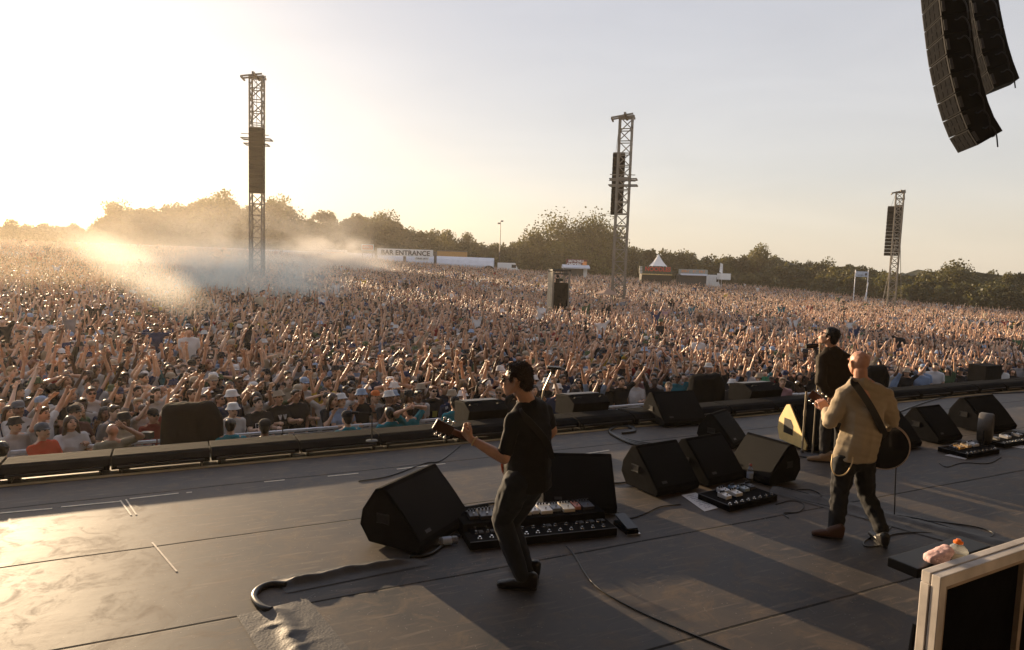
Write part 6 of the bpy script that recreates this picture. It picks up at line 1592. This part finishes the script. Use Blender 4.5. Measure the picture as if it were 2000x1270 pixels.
# ---- who stands where: known people of the photo first, then rows of others
used = []; people = []
def wpick(r, lst):
    t = r.random() * sum(c[0] for c in lst)
    for c in lst:
        t -= c[0]
        if t <= 0: return c
    return lst[-1]
CN = {c[2]: c[1] for c in SHIRTS}; CH = {c[2]: c[1] for c in HATS}; CHR = {c[2]: c[1] for c in HAIRS}
CN.update({'orange red': (0.60, 0.09, 0.035), 'pale blue': (0.35, 0.45, 0.62), 'maroon': (0.10, 0.035, 0.03), 'bare': None}); CH.update({'grey': (.12, .13, .15), 'white': (0.66, 0.65, 0.63), 'green': (0.05, 0.2, 0.1), 'orange': (.6, .16, .04)})
SPEC = [ # px, py(head), shirt, headwear, hair, pose, sunglasses, print, extra label
    (48, 800, 'white', ('cap', 'grey'), 'dark', 6, 0, 'crest', 'man in a white football shirt and grey cap, leftmost at the barrier'),
    (228, 848, None, None, None, 7, 0, None, None),
    (150, 822, 'white', None, 'brown', 6, 0, None, 'young woman in a white top, second from the left at the barrier'),
    (105, 836, 'orange red', ('cap', 'grey'), 'dark', 6, 0, None, 'bearded man in an orange red T-shirt leaning over the barrier at the left'),
    (165, 808, 'maroon', ('cap', 'black'), 'dark', 6, 0, 'arch', 'person in a maroon T-shirt with a white word, beside the man in orange red'),
    (237, 812, 'beige', ('bucket', 'black'), 'dark', 7, 0, 'bar', 'person in a beige T-shirt and black bucket hat, above the bald man in the pit'),
    (515, 785, 'black', None, 'dark', 6, 0, 'oasis', 'dark-haired man in a black T-shirt with a boxed white word, leaning on the barrier'),
    (555, 775, 'black', ('bucket', 'stone'), 'brown', 6, 0, 'mark', 'man in a stone bucket hat and black T-shirt with white marks at the barrier'),
    (590, 770, 'black', None, 'dark', 6, 0, None, 'man in plain black bending over the barrier, right of the stone bucket hat'),
    (450, 790, 'white', ('bucket', 'white'), 'dark', 7, 0, None, 'person in a wide white bucket hat beside the big covered camera'),
    (642, 775, 'black', None, 'brown', 14, 0, None, 'woman in black with long brown hair, left of the man in pale blue'),
    (677, 780, 'pale blue', ('bucket', 'white'), 'dark', 6, 0, None, 'man in a pale blue shirt and white bucket hat at the barrier'),
    (706, 772, 'black', ('bucket', 'pale blue'), 'dark', 14, 0, None, 'woman in black and a pale blue bucket hat, left of the ginger man'),
    (741, 768, 'white', ('cap', 'orange'), 'ginger', 6, 0, 'oasis', 'ginger man in a white T-shirt with a boxed black word, leaning on the barrier'),
    (765, 778, 'black', ('bucket', 'white'), 'dark', 14, 0, None, 'woman in a white bucket hat, fists at her face, right of the ginger man'),
    (771, 768, 'black', ('bucket', 'pale blue'), 'dark', 7, 0, None, 'person in a pale blue bucket hat peering over the woman in the white bucket hat'),
    (793, 772, 'black', ('cap', 'black'), 'brown', 14, 0, None, 'young woman in black with a black cap and hands clasped under her chin'),
    (815, 766, 'white', None, 'dark', 7, 0, 'bar', 'dark-haired man in a plain white T-shirt behind the crouching guards'),
    (846, 762, 'black', None, 'ginger', 7, 1, 'yellow', 'bearded man in black with a yellow square on his chest'),
    (880, 765, 'navy blue', ('bucket', 'stone'), 'dark', 7, 0, 'stripe', 'man in a stone bucket hat and navy sports shirt with white shoulder stripes'),
    (905, 770, 'black', ('bucket', 'white'), 'dark', 7, 0, 'yellow', 'person in black with a yellow print and white bucket hat, left of the guitarist'),
    (1124, 764, 'yellow', ('bucket', 'black'), 'dark', 3, 1, None, 'woman in a yellow vest top and grey bucket hat with both arms spread upwards'),
    (1092, 762, 'navy blue', ('bucket', 'white'), 'dark', 6, 0, None, 'person in a white bucket hat and navy top, left of the woman in yellow'),
    (1068, 745, 'black', ('bucket', 'white'), 'dark', 7, 0, None, 'person in a white bucket hat just right of the nearest guitarist\'s shoulder'),
    (1045, 738, 'navy blue', ('bucket', 'white'), 'dark', 7, 1, None, 'person in a white bucket hat and sunglasses, first face right of the nearest guitarist\'s hair'),
    (1187, 745, 'black', ('bucket', 'stone'), 'brown', 7, 0, None, 'person in a stone bucket hat and black T-shirt, behind the second flat front speaker'),
    (1240, 738, 'white', None, 'ginger', 6, 0, None, 'ginger man in a white shirt leaning down over the rail'),
    (1280, 740, 'black', None, 'brown', 1, 0, 'mark', 'person in black with a pale print, left of the covered camera at centre right'),
    (1308, 752, 'beige', None, 'blond', 6, 0, None, 'person in beige bending over the rail by the covered camera at centre right'),
    (1430, 745, 'black', ('bucket', 'white'), 'dark', 7, 0, None, 'person in a white bucket hat just right of the covered camera at centre right'),
    (1482, 735, 'black', ('bucket', 'stone'), 'dark', 7, 0, None, 'person in a stone bucket hat and black shirt behind the third flat front speaker'),
    (1494, 737, 'grey', ('bucket', 'green'), 'dark', 7, 0, None, 'person in a green bucket hat and grey shirt behind the third flat front speaker'),
    (1527, 742, 'pink', None, 'blond', 7, 0, None, 'man in a pale pink shirt standing left of the stacked stage microphones'),
]
def plant(px, py, hz=1.68):
    # head at pixel: iterate the ground height
    z = -1.95 + hz
    for _ in range(4):
        p = gp(px, py, z); z = gz(p.x, p.y) + hz
    return p
def face_dir(p, r):
    tx, ty = 2.2, 7.0
    return math.atan2(tx - p.x, -(ty - p.y)) + r.uniform(-.25, .25)   # local -y looks at the stage centre
PRINTS = {'oasis': ('oasis', .085), 'crest': None}
def add_print(t, kind, shirt):
    def txt(s_, size, m, z, x=0, sx=1.0):
        return text_obj('shirt_print', s_, size, m, Matrix.Translation((x, -.150, z)) @ Matrix.Rotation(R(90), 4, 'X'), t, .004, sx)
    mm = M['white_paint'] if shirt in ('black', 'maroon', 'navy blue') else M['ink']
    if kind == 'oasis':
        mb = MB(); w, h = .125, .052
        for a, b in (((-w, -h), (w, -h)), ((w, -h), (w, h)), ((w, h), (-w, h)), ((-w, h), (-w, -h))): mb.bar((a[0], -.150, 1.24 + a[1]), (b[0], -.150, 1.24 + b[1]), .009)
        mb.build('print_frame', mm, t); txt('oasis', .085, mm, 1.237, 0, 1.05)
    elif kind == 'crest':
        mb = MB(); mb.lathe([(.034, 0), (.034, .004)], (.085, -.142, 1.33), 14, Matrix.Rotation(R(90), 3, 'X')); mb.build('badge', M['ink'], t)
        mb = MB(); mb.bar((-.11, -.148, 1.20), (.11, -.148, 1.20), .010); mb.build('chest_stripe', M['ink'], t); txt('VITERMELLI', .042, M['ink'], 1.245)
    elif kind == 'arch': txt('PANTERA', .062, mm, 1.28)
    elif kind == 'mark':
        mb = MB()
        for x in (-.05, .05): mb.bar((x - .025, -.148, 1.33), (x, -.150, 1.24), .02); mb.bar((x + .025, -.148, 1.33), (x, -.150, 1.24), .02)
        mb.build('shirt_print', mm, t)
    elif kind == 'bar':
        mb = MB(); mb.box((0.03, -.148, 1.27), (.12, .006, .035)); mb.build('shirt_print', mm, t)
    elif kind == 'yellow':
        mb = MB(); mb.box((0, -.148, 1.2), (.10, .006, .12)); mb.build('shirt_print', mat('yellow print', (.55, .5, .08), .7) if 'yellow print' not in bpy.data.materials else bpy.data.materials['yellow print'], t)
    elif kind == 'stripe':
        mb = MB()
        for s_ in (-1, 1):
            for k in range(3): mb.bar((s_ * (.10 + k * .022), -.02, 1.485 - k * .004), (s_ * (.13 + k * .022), -.10, 1.42 - k * .01), .008)
        mb.build('shirt_stripe', M['white_paint'], t)
def make_person(p, pi, shirt, hat, hair, glasses, sc, yaw, label, group='people in the crowd', skin=None, prn=None, lean=0.0, bare=False):
    t = empty('person', (p.x, p.y, gz(p.x, p.y)) if len(p) < 3 or p.z < -50 else p, yaw, label, 'person', group)
    t.scale = (sc, sc, sc); t.rotation_euler = (-lean, 0, yaw)
    b, s_, tr, J = NEAR[pi]
    r = random.Random(label or 'x'); sk = skin or wpick(r, SKINS)[1]
    o = link('body', b, t); o.color = (*sk, 1)
    if not bare: o = link('t_shirt', s_, t); o.color = (*CN[shirt], 1)
    o = link('trousers', tr, t); o.color = (*r.choice([(.03, .035, .05), (.02, .02, .02), (.2, .17, .12)]), 1)
    if hair:
        if hat and hat[0] == 'bucket': hm = HL if len(label) % 3 == 0 and 'woman' in (label or '') else HS
        else: hm = HL if (label and 'woman' in label) or (label is None) else HS
        if hat is None or hm is HL or True:
            o = link('hair', hm, t); o.color = (*CHR[hair], 1)
            if hat: o.scale = (.97, .97, .97); o.location = (0, 0, .045 - .0)
    if hat: o = link('bucket_hat' if hat[0] == 'bucket' else 'cap', HB if hat[0] == 'bucket' else HCp, t); o.color = (*CH[hat[1]], 1); o.location = (0, -.004, .012); 
    if glasses: link('sunglasses', SG, t)
    if pi == 8:
        sh, e, w, fo = J['R']; mb = MB(); mb.box(w + fo * .12 + V3(0, -.03, .03), (.075, .012, .15)); mb.build('phone', M['black_plastic'], t)
    if prn: add_print(t, prn, shirt)
    return t
rc = random.Random(77)
for s_ in SPEC:
    px, py, shirt, hat, hair, pi, gl_, prn, lab = s_
    if shirt is None: continue
    p = plant(px, py + 8, 1.62)
    people.append(dict(p=p, pi=pi, shirt=shirt, hat=hat, hair=hair, gl=gl_, prn=prn, lab=lab, sc=rc.uniform(.97, 1.03), spec=True)); used.append((p.x, p.y))
cands = []
v = 4.78; row = 0
while v < 28:
    u = -9.0 + rc.random() * .3
    while u < 54:
        p = S(u + rc.uniform(-.1, .1), v + rc.uniform(-.12, .12)); q = proj((p.x, p.y, gz(p.x, p.y) + 1.6))
        if -60 < q[0] < 2060 and q[2] > 2:
            cands.append((q[2], p, row, q))
        u += 0.47 if v < 14 else .54
    v += .52; row += 1
cands.sort(key=lambda c: c[0])
rest = []
LAND = [(0, 'at the left edge of the photo'), (110, 'behind the man in orange red'), (190, 'above the arched-print T-shirt'), (270, 'left of the big covered camera'), (372, 'directly behind the big covered camera'), (455, 'right of the big covered camera'),
        (535, 'behind the two men in black at the barrier'), (610, 'behind the plain black shirts at the barrier'), (690, 'behind the man in pale blue'), (745, 'behind the ginger man in white'), (820, 'behind the plain white T-shirt'), (880, 'behind the stone bucket hat and striped navy shirt'),
        (940, 'just left of the nearest guitarist\'s face'), (1080, 'just right of the nearest guitarist\'s head'), (1130, 'behind the woman in yellow'), (1200, 'above the second flat front speaker'), (1260, 'behind the ginger man leaning down'), (1320, 'left of the covered camera at centre right'),
        (1378, 'directly above the covered camera at centre right'), (1440, 'right of the covered camera at centre right'), (1500, 'above the third flat front speaker'), (1560, 'left of the singer'), (1690, 'right of the singer'), (1760, 'right of the man in the khaki jacket'), (1840, 'left of the flat black pit speaker'), (1925, 'behind the flat black pit speaker'), (2000, 'at the right edge of the photo')]
def rowtext(v): 
    k = int(round((v - 4.78) / .52)); return ('front row', 'second row', 'third row', 'fourth row', 'fifth row', 'sixth row', 'seventh row', 'eighth row', 'ninth row', 'tenth row')[min(k, 9)] if k < 10 else 'far rows'
labels = set(s_[8] for s_ in SPEC if s_[8])
nind = len(people); TARGET = 292
for d, p, row, q in cands:
    if any((p.x - a) ** 2 + (p.y - b) ** 2 < .34 ** 2 for a, b in used): continue
    if nind < TARGET:
        near = p; lm = min(LAND, key=lambda l: abs(l[0] - q[0]))[1]; v_ = toS(p)[1]
        for tries in range(60):
            sh = 'white' if (q[0] < 950 and rc.random() < .36) else wpick(rc, SHIRTS)[2]; ha = None; x = rc.random()
            if x < .19: ha = ('bucket', wpick(rc, HATS)[2])
            elif x < .35: ha = ('cap', wpick(rc, HATS)[2])
            hr = wpick(rc, HAIRS)[2]; gl_ = rc.random() < .28; woman = rc.random() < .35
            pi = rc.choice([7, 7, 7, 14, 6, 4, 8, 11, 9, 15, 13] if (row > 0 and row < 6 and q[0] < 620) else [0, 1, 1, 2, 2, 3, 4, 5, 8, 9, 9, 12, 13, 15, 11, 7, 7, 7, 7] if row > 0 else [6, 6, 7, 7, 14, 1, 2, 4, 0, 13, 8])
            hd = ('%s %s hat' % (ha[1], ha[0]) if ha[0] == 'bucket' else '%s cap' % ha[1]) if ha else ('long %s hair' % hr if woman else 'short %s hair' % hr)
            lab = '%s in a %s T-shirt, %s%s, %s, %s' % ('woman' if woman else 'man', sh, hd, ' and sunglasses' if gl_ and rc.random() < .5 else '', POSES[pi][0], lm)
            if len(lab.split()) > 16: lab = '%s in %s, %s, %s, %s' % ('woman' if woman else 'man', sh, hd, POSES[pi][0], lm)
            if len(lab.split()) > 16: lab = '%s in %s, %s, %s' % ('woman' if woman else 'man', sh, hd, lm)
            if lab not in labels: break
        labels.add(lab)
        people.append(dict(p=p, pi=pi, shirt=sh, hat=ha, hair=hr, gl=gl_, prn=None, lab=lab, sc=rc.uniform(.93, 1.05), spec=False)); used.append((p.x, p.y)); nind += 1
    else:
        rest.append(p)
for P_ in people:
    p = Vector((P_['p'].x, P_['p'].y, gz(P_['p'].x, P_['p'].y)))
    make_person(p, P_['pi'], P_['shirt'], P_['hat'], P_['hair'], P_['gl'], P_['sc'], face_dir(p, rc) + (rc.uniform(-.3, .3) if not P_['spec'] else 0), P_['lab'], prn=P_['prn'], lean=rc.uniform(-.05, .12) if P_['pi'] != 6 else .16)

# people lifted above the crowd, on shoulders
def raised(px, py, Y, pi, shirt, hat, hair, label, sc=1.0, bare=False, skin=None):
    a = at(px, py, Y); z = a.z - 1.62 * sc; p = Vector((a.x, a.y, z)); make_person(p, pi, shirt, hat, hair, 0, sc, face_dir(p, rc), label, 'people sitting high on shoulders', bare=bare, skin=skin)
raised(398, 583, 36, 3, 'white', None, 'dark', 'person in white sitting high above the smoky crowd with both arms thrown up')
raised(85, 630, 21, 10, 'white', None, 'dark', 'person in white with arms wide, lifted above the crowd at the far left')
raised(14, 638, 20, 7, 'white', None, 'dark', 'person in a white shirt wrapped in a white and violet flag at the left edge', 1.0)
raised(1322, 606, 44, 7, 'pale blue', None, 'dark', 'person in pale blue on shoulders amid the crowd, below the NOODLES stall')
raised(1270, 666, 28, 10, 'brown', ('cap', 'olive'), 'dark', 'shirtless man on shoulders with one arm stretched right, above the flat front speaker', bare=True)
raised(1155, 668, 27, 0, 'brown', None, 'blond', 'shirtless person on shoulders with arms raised, right of the nearest guitarist', bare=True)
raised(1068, 696, 23.5, 5, 'sky blue', None, 'dark', 'person in sky blue held above the crowd over the boom stand')
# flag round the shoulders of the person at the left edge
a = at(15, 668, 19.7); t = empty('flag', a, R(12), 'white and violet flag held out by the person at the left edge of the photo', 'flag')
vs = []; nx, ny = 16, 8
for j in range(ny + 1):
    for i in range(nx + 1): vs.append((-.75 + 1.5 * i / nx, -.22 + .05 * math.sin(i * .9 + j * .4) + .1 * (i / nx - .5) ** 2, .18 - .5 * j / ny - .28 * abs(i / nx - .5)))
mb = MB(); mb.add(vs, [(j * (nx + 1) + i, j * (nx + 1) + i + 1, (j + 1) * (nx + 1) + i + 1, (j + 1) * (nx + 1) + i) for j in range(ny) for i in range(nx)])
mb.mi = [1 if (j in (4, 5)) else 0 for j in range(ny) for i in range(nx)]
o = mb.build('cloth', [M['white_paint'], mat('violet cloth', (.16, .12, .42), .8)], t, smooth=True)

# security staff in the pit
def guard(px, py, pi, label, sc=1.0, z=None, shirt='teal', hat=None, hair='dark', yaw=None, bare=False):
    p = plant(px, py, 1.62 if z is None else z); p = Vector((p.x, p.y, gz(p.x, p.y) - (0 if z is None else 1.62 - z)))
    t = make_person(p, pi, shirt, hat, hair, 0, sc, yaw if yaw is not None else SA + math.pi + rc.uniform(-.5, .5), label, 'security staff in the pit')
CN['steward'] = (0.02, 0.22, 0.27); CN['khaki shirt'] = (0.30, 0.27, 0.20)
guard(680, 822, 7, 'guard in teal and a dark cap seen from behind, below the man in pale blue', hat=('cap', 'black'), shirt='steward')
guard(450, 836, 7, 'security guard in a teal shirt, head turned, right of the big covered camera', shirt='steward')
guard(517, 840, 7, 'head of a guard in a black cap, under the barrier of the boxed-word black T-shirt', shirt='black', hat=('cap', 'black'))
guard(762, 812, 7, 'dark-haired guard in teal, left of the two below the plain white T-shirt', shirt='steward')
guard(801, 806, 11, 'guard in teal with a hand at the head, below the plain white T-shirt', shirt='steward')
guard(889, 792, 4, 'guard in a teal shirt and black cap, left of the first flat front speaker', shirt='steward', hat=('cap', 'black'))
guard(4, 884, 7, 'guard in teal, only the shoulder showing, at the left edge of the photo', shirt='steward')
# bald man with hands behind his head
p = plant(218, 846, 1.62); t = make_person(Vector((p.x, p.y, -1.95)), 16, 'khaki shirt', None, None, 0, 1.0, SA + math.pi - .2, 'bald man in a faded khaki shirt, one hand at his head, in the left pit', 'security staff in the pit', skin=(.52, .29, .19))

# ------------------------------------------------------------------ crowd barrier
mb = MB(); mb.box((0, 0, 1.22), (.98, .06, .05)); RAIL = mb.mesh('top rail', M['alu'], bevel=.01)
mb = MB(); mb.box((0, .03, .62), (.94, .012, 1.08)); SHEET = mb.mesh('front sheet', M['alu'])
mb = MB(); mb.box((-.465, 0, .58), (.05, .05, 1.16)); POST = mb.mesh('post', M['alu'])
mb = MB(); mb.bar((0, -.75, .05), (0, 0, 1.0), .04); mb.box((0, -.45, .02), (.9, .8, .02)); BRACE = mb.mesh('brace', M['alu'])
M['alu'].node_tree.nodes['Principled BSDF'].inputs['Roughness'].default_value = .5
k = 0
for i in range(-3, 26):
    u = -.2 + i * 1.0; p = S(u, 4.38); q = proj((p.x, p.y, -.3))
    if q[0] < -80 or q[0] > 2060: continue
    t = empty('barrier_panel', (p.x, p.y, gz(p.x, p.y)), SA, 'aluminium crowd barrier panel in front of the crowd, %s from the left' % (ordn + ['twenty-sixth', 'twenty-seventh', 'twenty-eighth'])[k], 'barrier', 'crowd barrier panels'); k += 1
    link('top_rail', RAIL, t); link('front_sheet', SHEET, t); link('post', POST, t); link('brace', BRACE, t)

# ------------------------------------------------------------------ the rest of the crowd: one object of stuff, instanced from unlinked sources
src = bpy.data.collections.new('crowd_kinds')
FARM = []
FHS, FHL, FHB, FHC = hair_short(False), hair_long(False), hat_bucket(M['c_hat'], 12), hat_cap(M['c_hat'])
for i in range(len(POSES)):
    b, s_, tr, J = crowd_person(i, False, 3)
    for vi, hw in enumerate(((FHS,), (FHB,), (FHL,), (FHC,))):
        if vi in (2, 3) and i % 2: continue
        me = join_meshes('crowd kind %02d%d' % (i, vi), [(b, None), (s_, None), (tr, None)] + [(h, None) for h in hw])
        o = bpy.data.objects.new('crowd_kind_%02d_%d' % (i, vi), me); src.objects.link(o); FARM.append((i, vi))
order = sorted(range(len(FARM)), key=lambda k: 'crowd_kind_%02d_%d' % FARM[k])
LIM = [(-200, 150), (0, 150), (500, 148), (1000, 150), (1300, 138), (1500, 136), (1650, 118), (1800, 106), (2000, 100), (2200, 96)]
rr = random.Random(99); pts, vi_, rot_, scl_ = [], [], [], []
wts = {0: 3, 1: 3.4, 2: 3.4, 3: 2.4, 4: 2.4, 5: 1.6, 6: 0.5, 7: 8, 8: 2, 9: 3, 10: .4, 11: .8, 12: 1.5, 13: 3, 14: .6, 15: 2, 16: .3}
bag = [k for k, (i, v) in enumerate(FARM) for _ in range(int(wts[i] * (5 if v == 0 else 1.7 if v == 1 else 2.0)))]
def addpt(x, y):
    pts.append((x, y, gz(x, y) + rr.uniform(-.05, .05) + (.55 if rr.random() < .008 else 0))); vi_.append(rr.choice(bag)); rot_.append(face_dir(Vector((x, y, 0)), rr) + rr.uniform(-.4, .4)); scl_.append(rr.uniform(.9, 1.06))
for p in rest: addpt(p.x, p.y)
def blocked(x, y):
    for (mx, my, rad) in ((-22.5, 60, 1.3), (9.3, 58, 1.3), (47, 84, 1.6), (3.0, 42, 1.4)):
        if (x - mx) ** 2 + (y - my) ** 2 < rad * rad: return True
    return False
y = 12.0
while y < 152:
    st = .56 if y < 30 else (.66 if y < 60 else (.85 if y < 95 else 1.05)); x = -y * .86 - 4
    while x < y * .86 + 4:
        xx, yy = x + rr.uniform(-.28, .28) * st, y + rr.uniform(-.35, .35) * st; x += st
        u, v = toS((xx, yy)); px = CXP + FPX * xx / yy
        if v < 28.3 or blocked(xx, yy): continue
        if yy > lerp1([l[0] for l in LIM], [l[1] for l in LIM], px) + rr.uniform(-2, 2): continue
        dn = noise.noise(Vector((xx * .06, yy * .06, 3)))
        if rr.random() < .06 + .12 * max(0, dn): continue
        addpt(xx, yy)
    y += st * .92
me = bpy.data.meshes.new('crowd'); me.from_pydata(pts, [], [])
for nm, ty, dat in (('kind_index', 'INT', vi_), ('turn', 'FLOAT', rot_), ('size', 'FLOAT', scl_)):
    a = me.attributes.new(nm, ty, 'POINT'); a.data.foreach_set('value', dat)
crowd = link('crowd', me); tag(crowd, 'dense festival crowd with raised arms filling the field', 'crowd', kind='stuff')
ng = bpy.data.node_groups.new('crowd on points', 'GeometryNodeTree'); ng.interface.new_socket('Geometry', in_out='INPUT', socket_type='NodeSocketGeometry'); ng.interface.new_socket('Geometry', in_out='OUTPUT', socket_type='NodeSocketGeometry')
N, L = ng.nodes, ng.links; gi, go = N.new('NodeGroupInput'), N.new('NodeGroupOutput'); iop = N.new('GeometryNodeInstanceOnPoints'); ci = N.new('GeometryNodeCollectionInfo'); ci.inputs['Collection'].default_value = src
ci.inputs['Separate Children'].default_value = True; ci.inputs['Reset Children'].default_value = True; iop.inputs['Pick Instance'].default_value = True
m2p = N.new('GeometryNodeMeshToPoints')
def na(nm, ty):
    n = N.new('GeometryNodeInputNamedAttribute'); n.data_type = ty; n.inputs[0].default_value = nm; return n.outputs['Attribute']
cx = N.new('ShaderNodeCombineXYZ'); L.new(na('turn', 'FLOAT'), cx.inputs[2]); L.new(gi.outputs[0], m2p.inputs[0]); L.new(m2p.outputs[0], iop.inputs['Points']); L.new(ci.outputs[0], iop.inputs['Instance'])
L.new(na('kind_index', 'INT'), iop.inputs['Instance Index']); L.new(cx.outputs[0], iop.inputs['Rotation']); L.new(na('size', 'FLOAT'), iop.inputs['Scale']); L.new(iop.outputs[0], go.inputs[0])
mod = crowd.modifiers.new('crowd', 'NODES'); mod.node_group = ng
print('crowd points', len(pts), 'individuals', nind)
# ================================================================== AIR: smoke and haze
def volmat(name, col, dens, aniso, tex=None):
    m = bpy.data.materials.new(name); m.use_nodes = True; N, L = m.node_tree.nodes, m.node_tree.links
    for n in list(N): N.remove(n)
    out = N.new('ShaderNodeOutputMaterial'); v = N.new('ShaderNodeVolumePrincipled'); v.inputs['Color'].default_value = (*col, 1); v.inputs['Density'].default_value = dens; v.inputs['Anisotropy'].default_value = aniso
    L.new(v.outputs[0], out.inputs['Volume']); return m, N, L, v
m, N, L, v = volmat('evening haze', (0.95, 0.84, 0.68), 0.0005, 0.55)
mb = MB(); mb.box((0, 0, 0), (560, 300, 38)); o = mb.build('haze', m); o.location = (0, 118, 9); tag(o, 'warm evening haze hanging over the field', 'haze', kind='stuff')


def smoke(name, label, cpx, cpy, Y, rx, ry, rz, dens, col, seed, tilt=0.0, scale=0.12, thr=0.42):
    """a bank of flare smoke: an ellipsoid of uneven density"""
    c = at(cpx, cpy, Y); m, N, L, v = volmat(name + ' %d' % seed, col, dens, 0.6 if seed in (5, 7, 8) else (0.35 if seed == 6 else 0.12))
    tc = N.new('ShaderNodeTexCoord'); ln = N.new('ShaderNodeVectorMath'); ln.operation = 'LENGTH'; L.new(tc.outputs['Object'], ln.inputs[0])
    fo = N.new('ShaderNodeMapRange'); fo.inputs['From Min'].default_value = 1.0; fo.inputs['From Max'].default_value = 0.0; fo.interpolation_type = 'SMOOTHSTEP'; L.new(ln.outputs['Value'], fo.inputs[0])
    geo = N.new('ShaderNodeNewGeometry'); mp = N.new('ShaderNodeMapping'); mp.inputs['Location'].default_value = (seed * 13.1, 0, 0); mp.inputs['Scale'].default_value = (scale, scale, scale * 1.6); L.new(geo.outputs['Position'], mp.inputs[0])
    nz = N.new('ShaderNodeTexNoise'); nz.inputs['Scale'].default_value = 1.0; nz.inputs['Detail'].default_value = 4; nz.inputs['Roughness'].default_value = 0.6; nz.inputs['Distortion'].default_value = 0.6; L.new(mp.outputs[0], nz.inputs[0])
    th = N.new('ShaderNodeMapRange'); th.inputs['From Min'].default_value = thr; th.inputs['From Max'].default_value = thr + .25; L.new(nz.outputs[0], th.inputs[0])
    a = N.new('ShaderNodeMath'); a.operation = 'MULTIPLY'; L.new(fo.outputs[0], a.inputs[0]); L.new(th.outputs[0], a.inputs[1])
    b = N.new('ShaderNodeMath'); b.operation = 'MULTIPLY'; L.new(a.outputs[0], b.inputs[0]); b.inputs[1].default_value = dens; L.new(b.outputs[0], v.inputs['Density'])
    mb = MB(); mb.ball((0, 0, 0), 1.0, 24, 16); o = mb.build('smoke', m); o.location = c; o.scale = (rx, ry, rz); o.rotation_euler = (0, tilt, 0); return tag(o, label, 'smoke', kind='stuff')
smoke('smoke', 'pale smoke rising round the left speaker mast', 430, 500, 66, 25, 9, 6.5, 0.17, (0.99, 0.95, 0.88), 1)
smoke('smoke', 'low greenish white smoke lying over the crowd beside the raised arms', 475, 542, 40, 7.5, 3.2, 2.6, 0.85, (0.92, 0.99, 0.95), 2, scale=.3, thr=.34)
smoke('smoke', 'thin plume of smoke drifting up in front of the trees', 610, 450, 95, 15, 4, 12, 0.06, (0.97, 0.90, 0.80), 3, scale=.09)
smoke('smoke', 'bright smoke puff before the white signs', 640, 512, 85, 11, 4, 4, 1.1, (0.97, 0.93, 0.86), 4, scale=.22, thr=.38)
smoke('smoke', 'golden dust over the far left crowd', 60, 520, 95, 50, 16, 6, 0.006, (0.97, 0.86, 0.70), 5, scale=.06, thr=.25)
smoke('smoke', 'slanting pale streak of smoke falling towards the raised arms', 270, 530, 24, 3.8, 1.8, 0.95, 0.45, (0.97, 0.96, 0.90), 6, tilt=R(29), scale=.35, thr=.30)  # sun shaft given shape as an added ellipsoid of smoke
smoke('smoke', 'faint brown haze of dust in front of the hilltop trees', 360, 420, 150, 75, 14, 15, 0.003, (0.97, 0.86, 0.70), 7, scale=.03, thr=.15)
smoke('smoke', 'very thin golden dust over the near left crowd', 60, 560, 38, 22, 10, 4.5, 0.006, (0.98, 0.86, 0.66), 8, scale=.05, thr=.10)  # added volume imitating the warm veiling glare of the lens
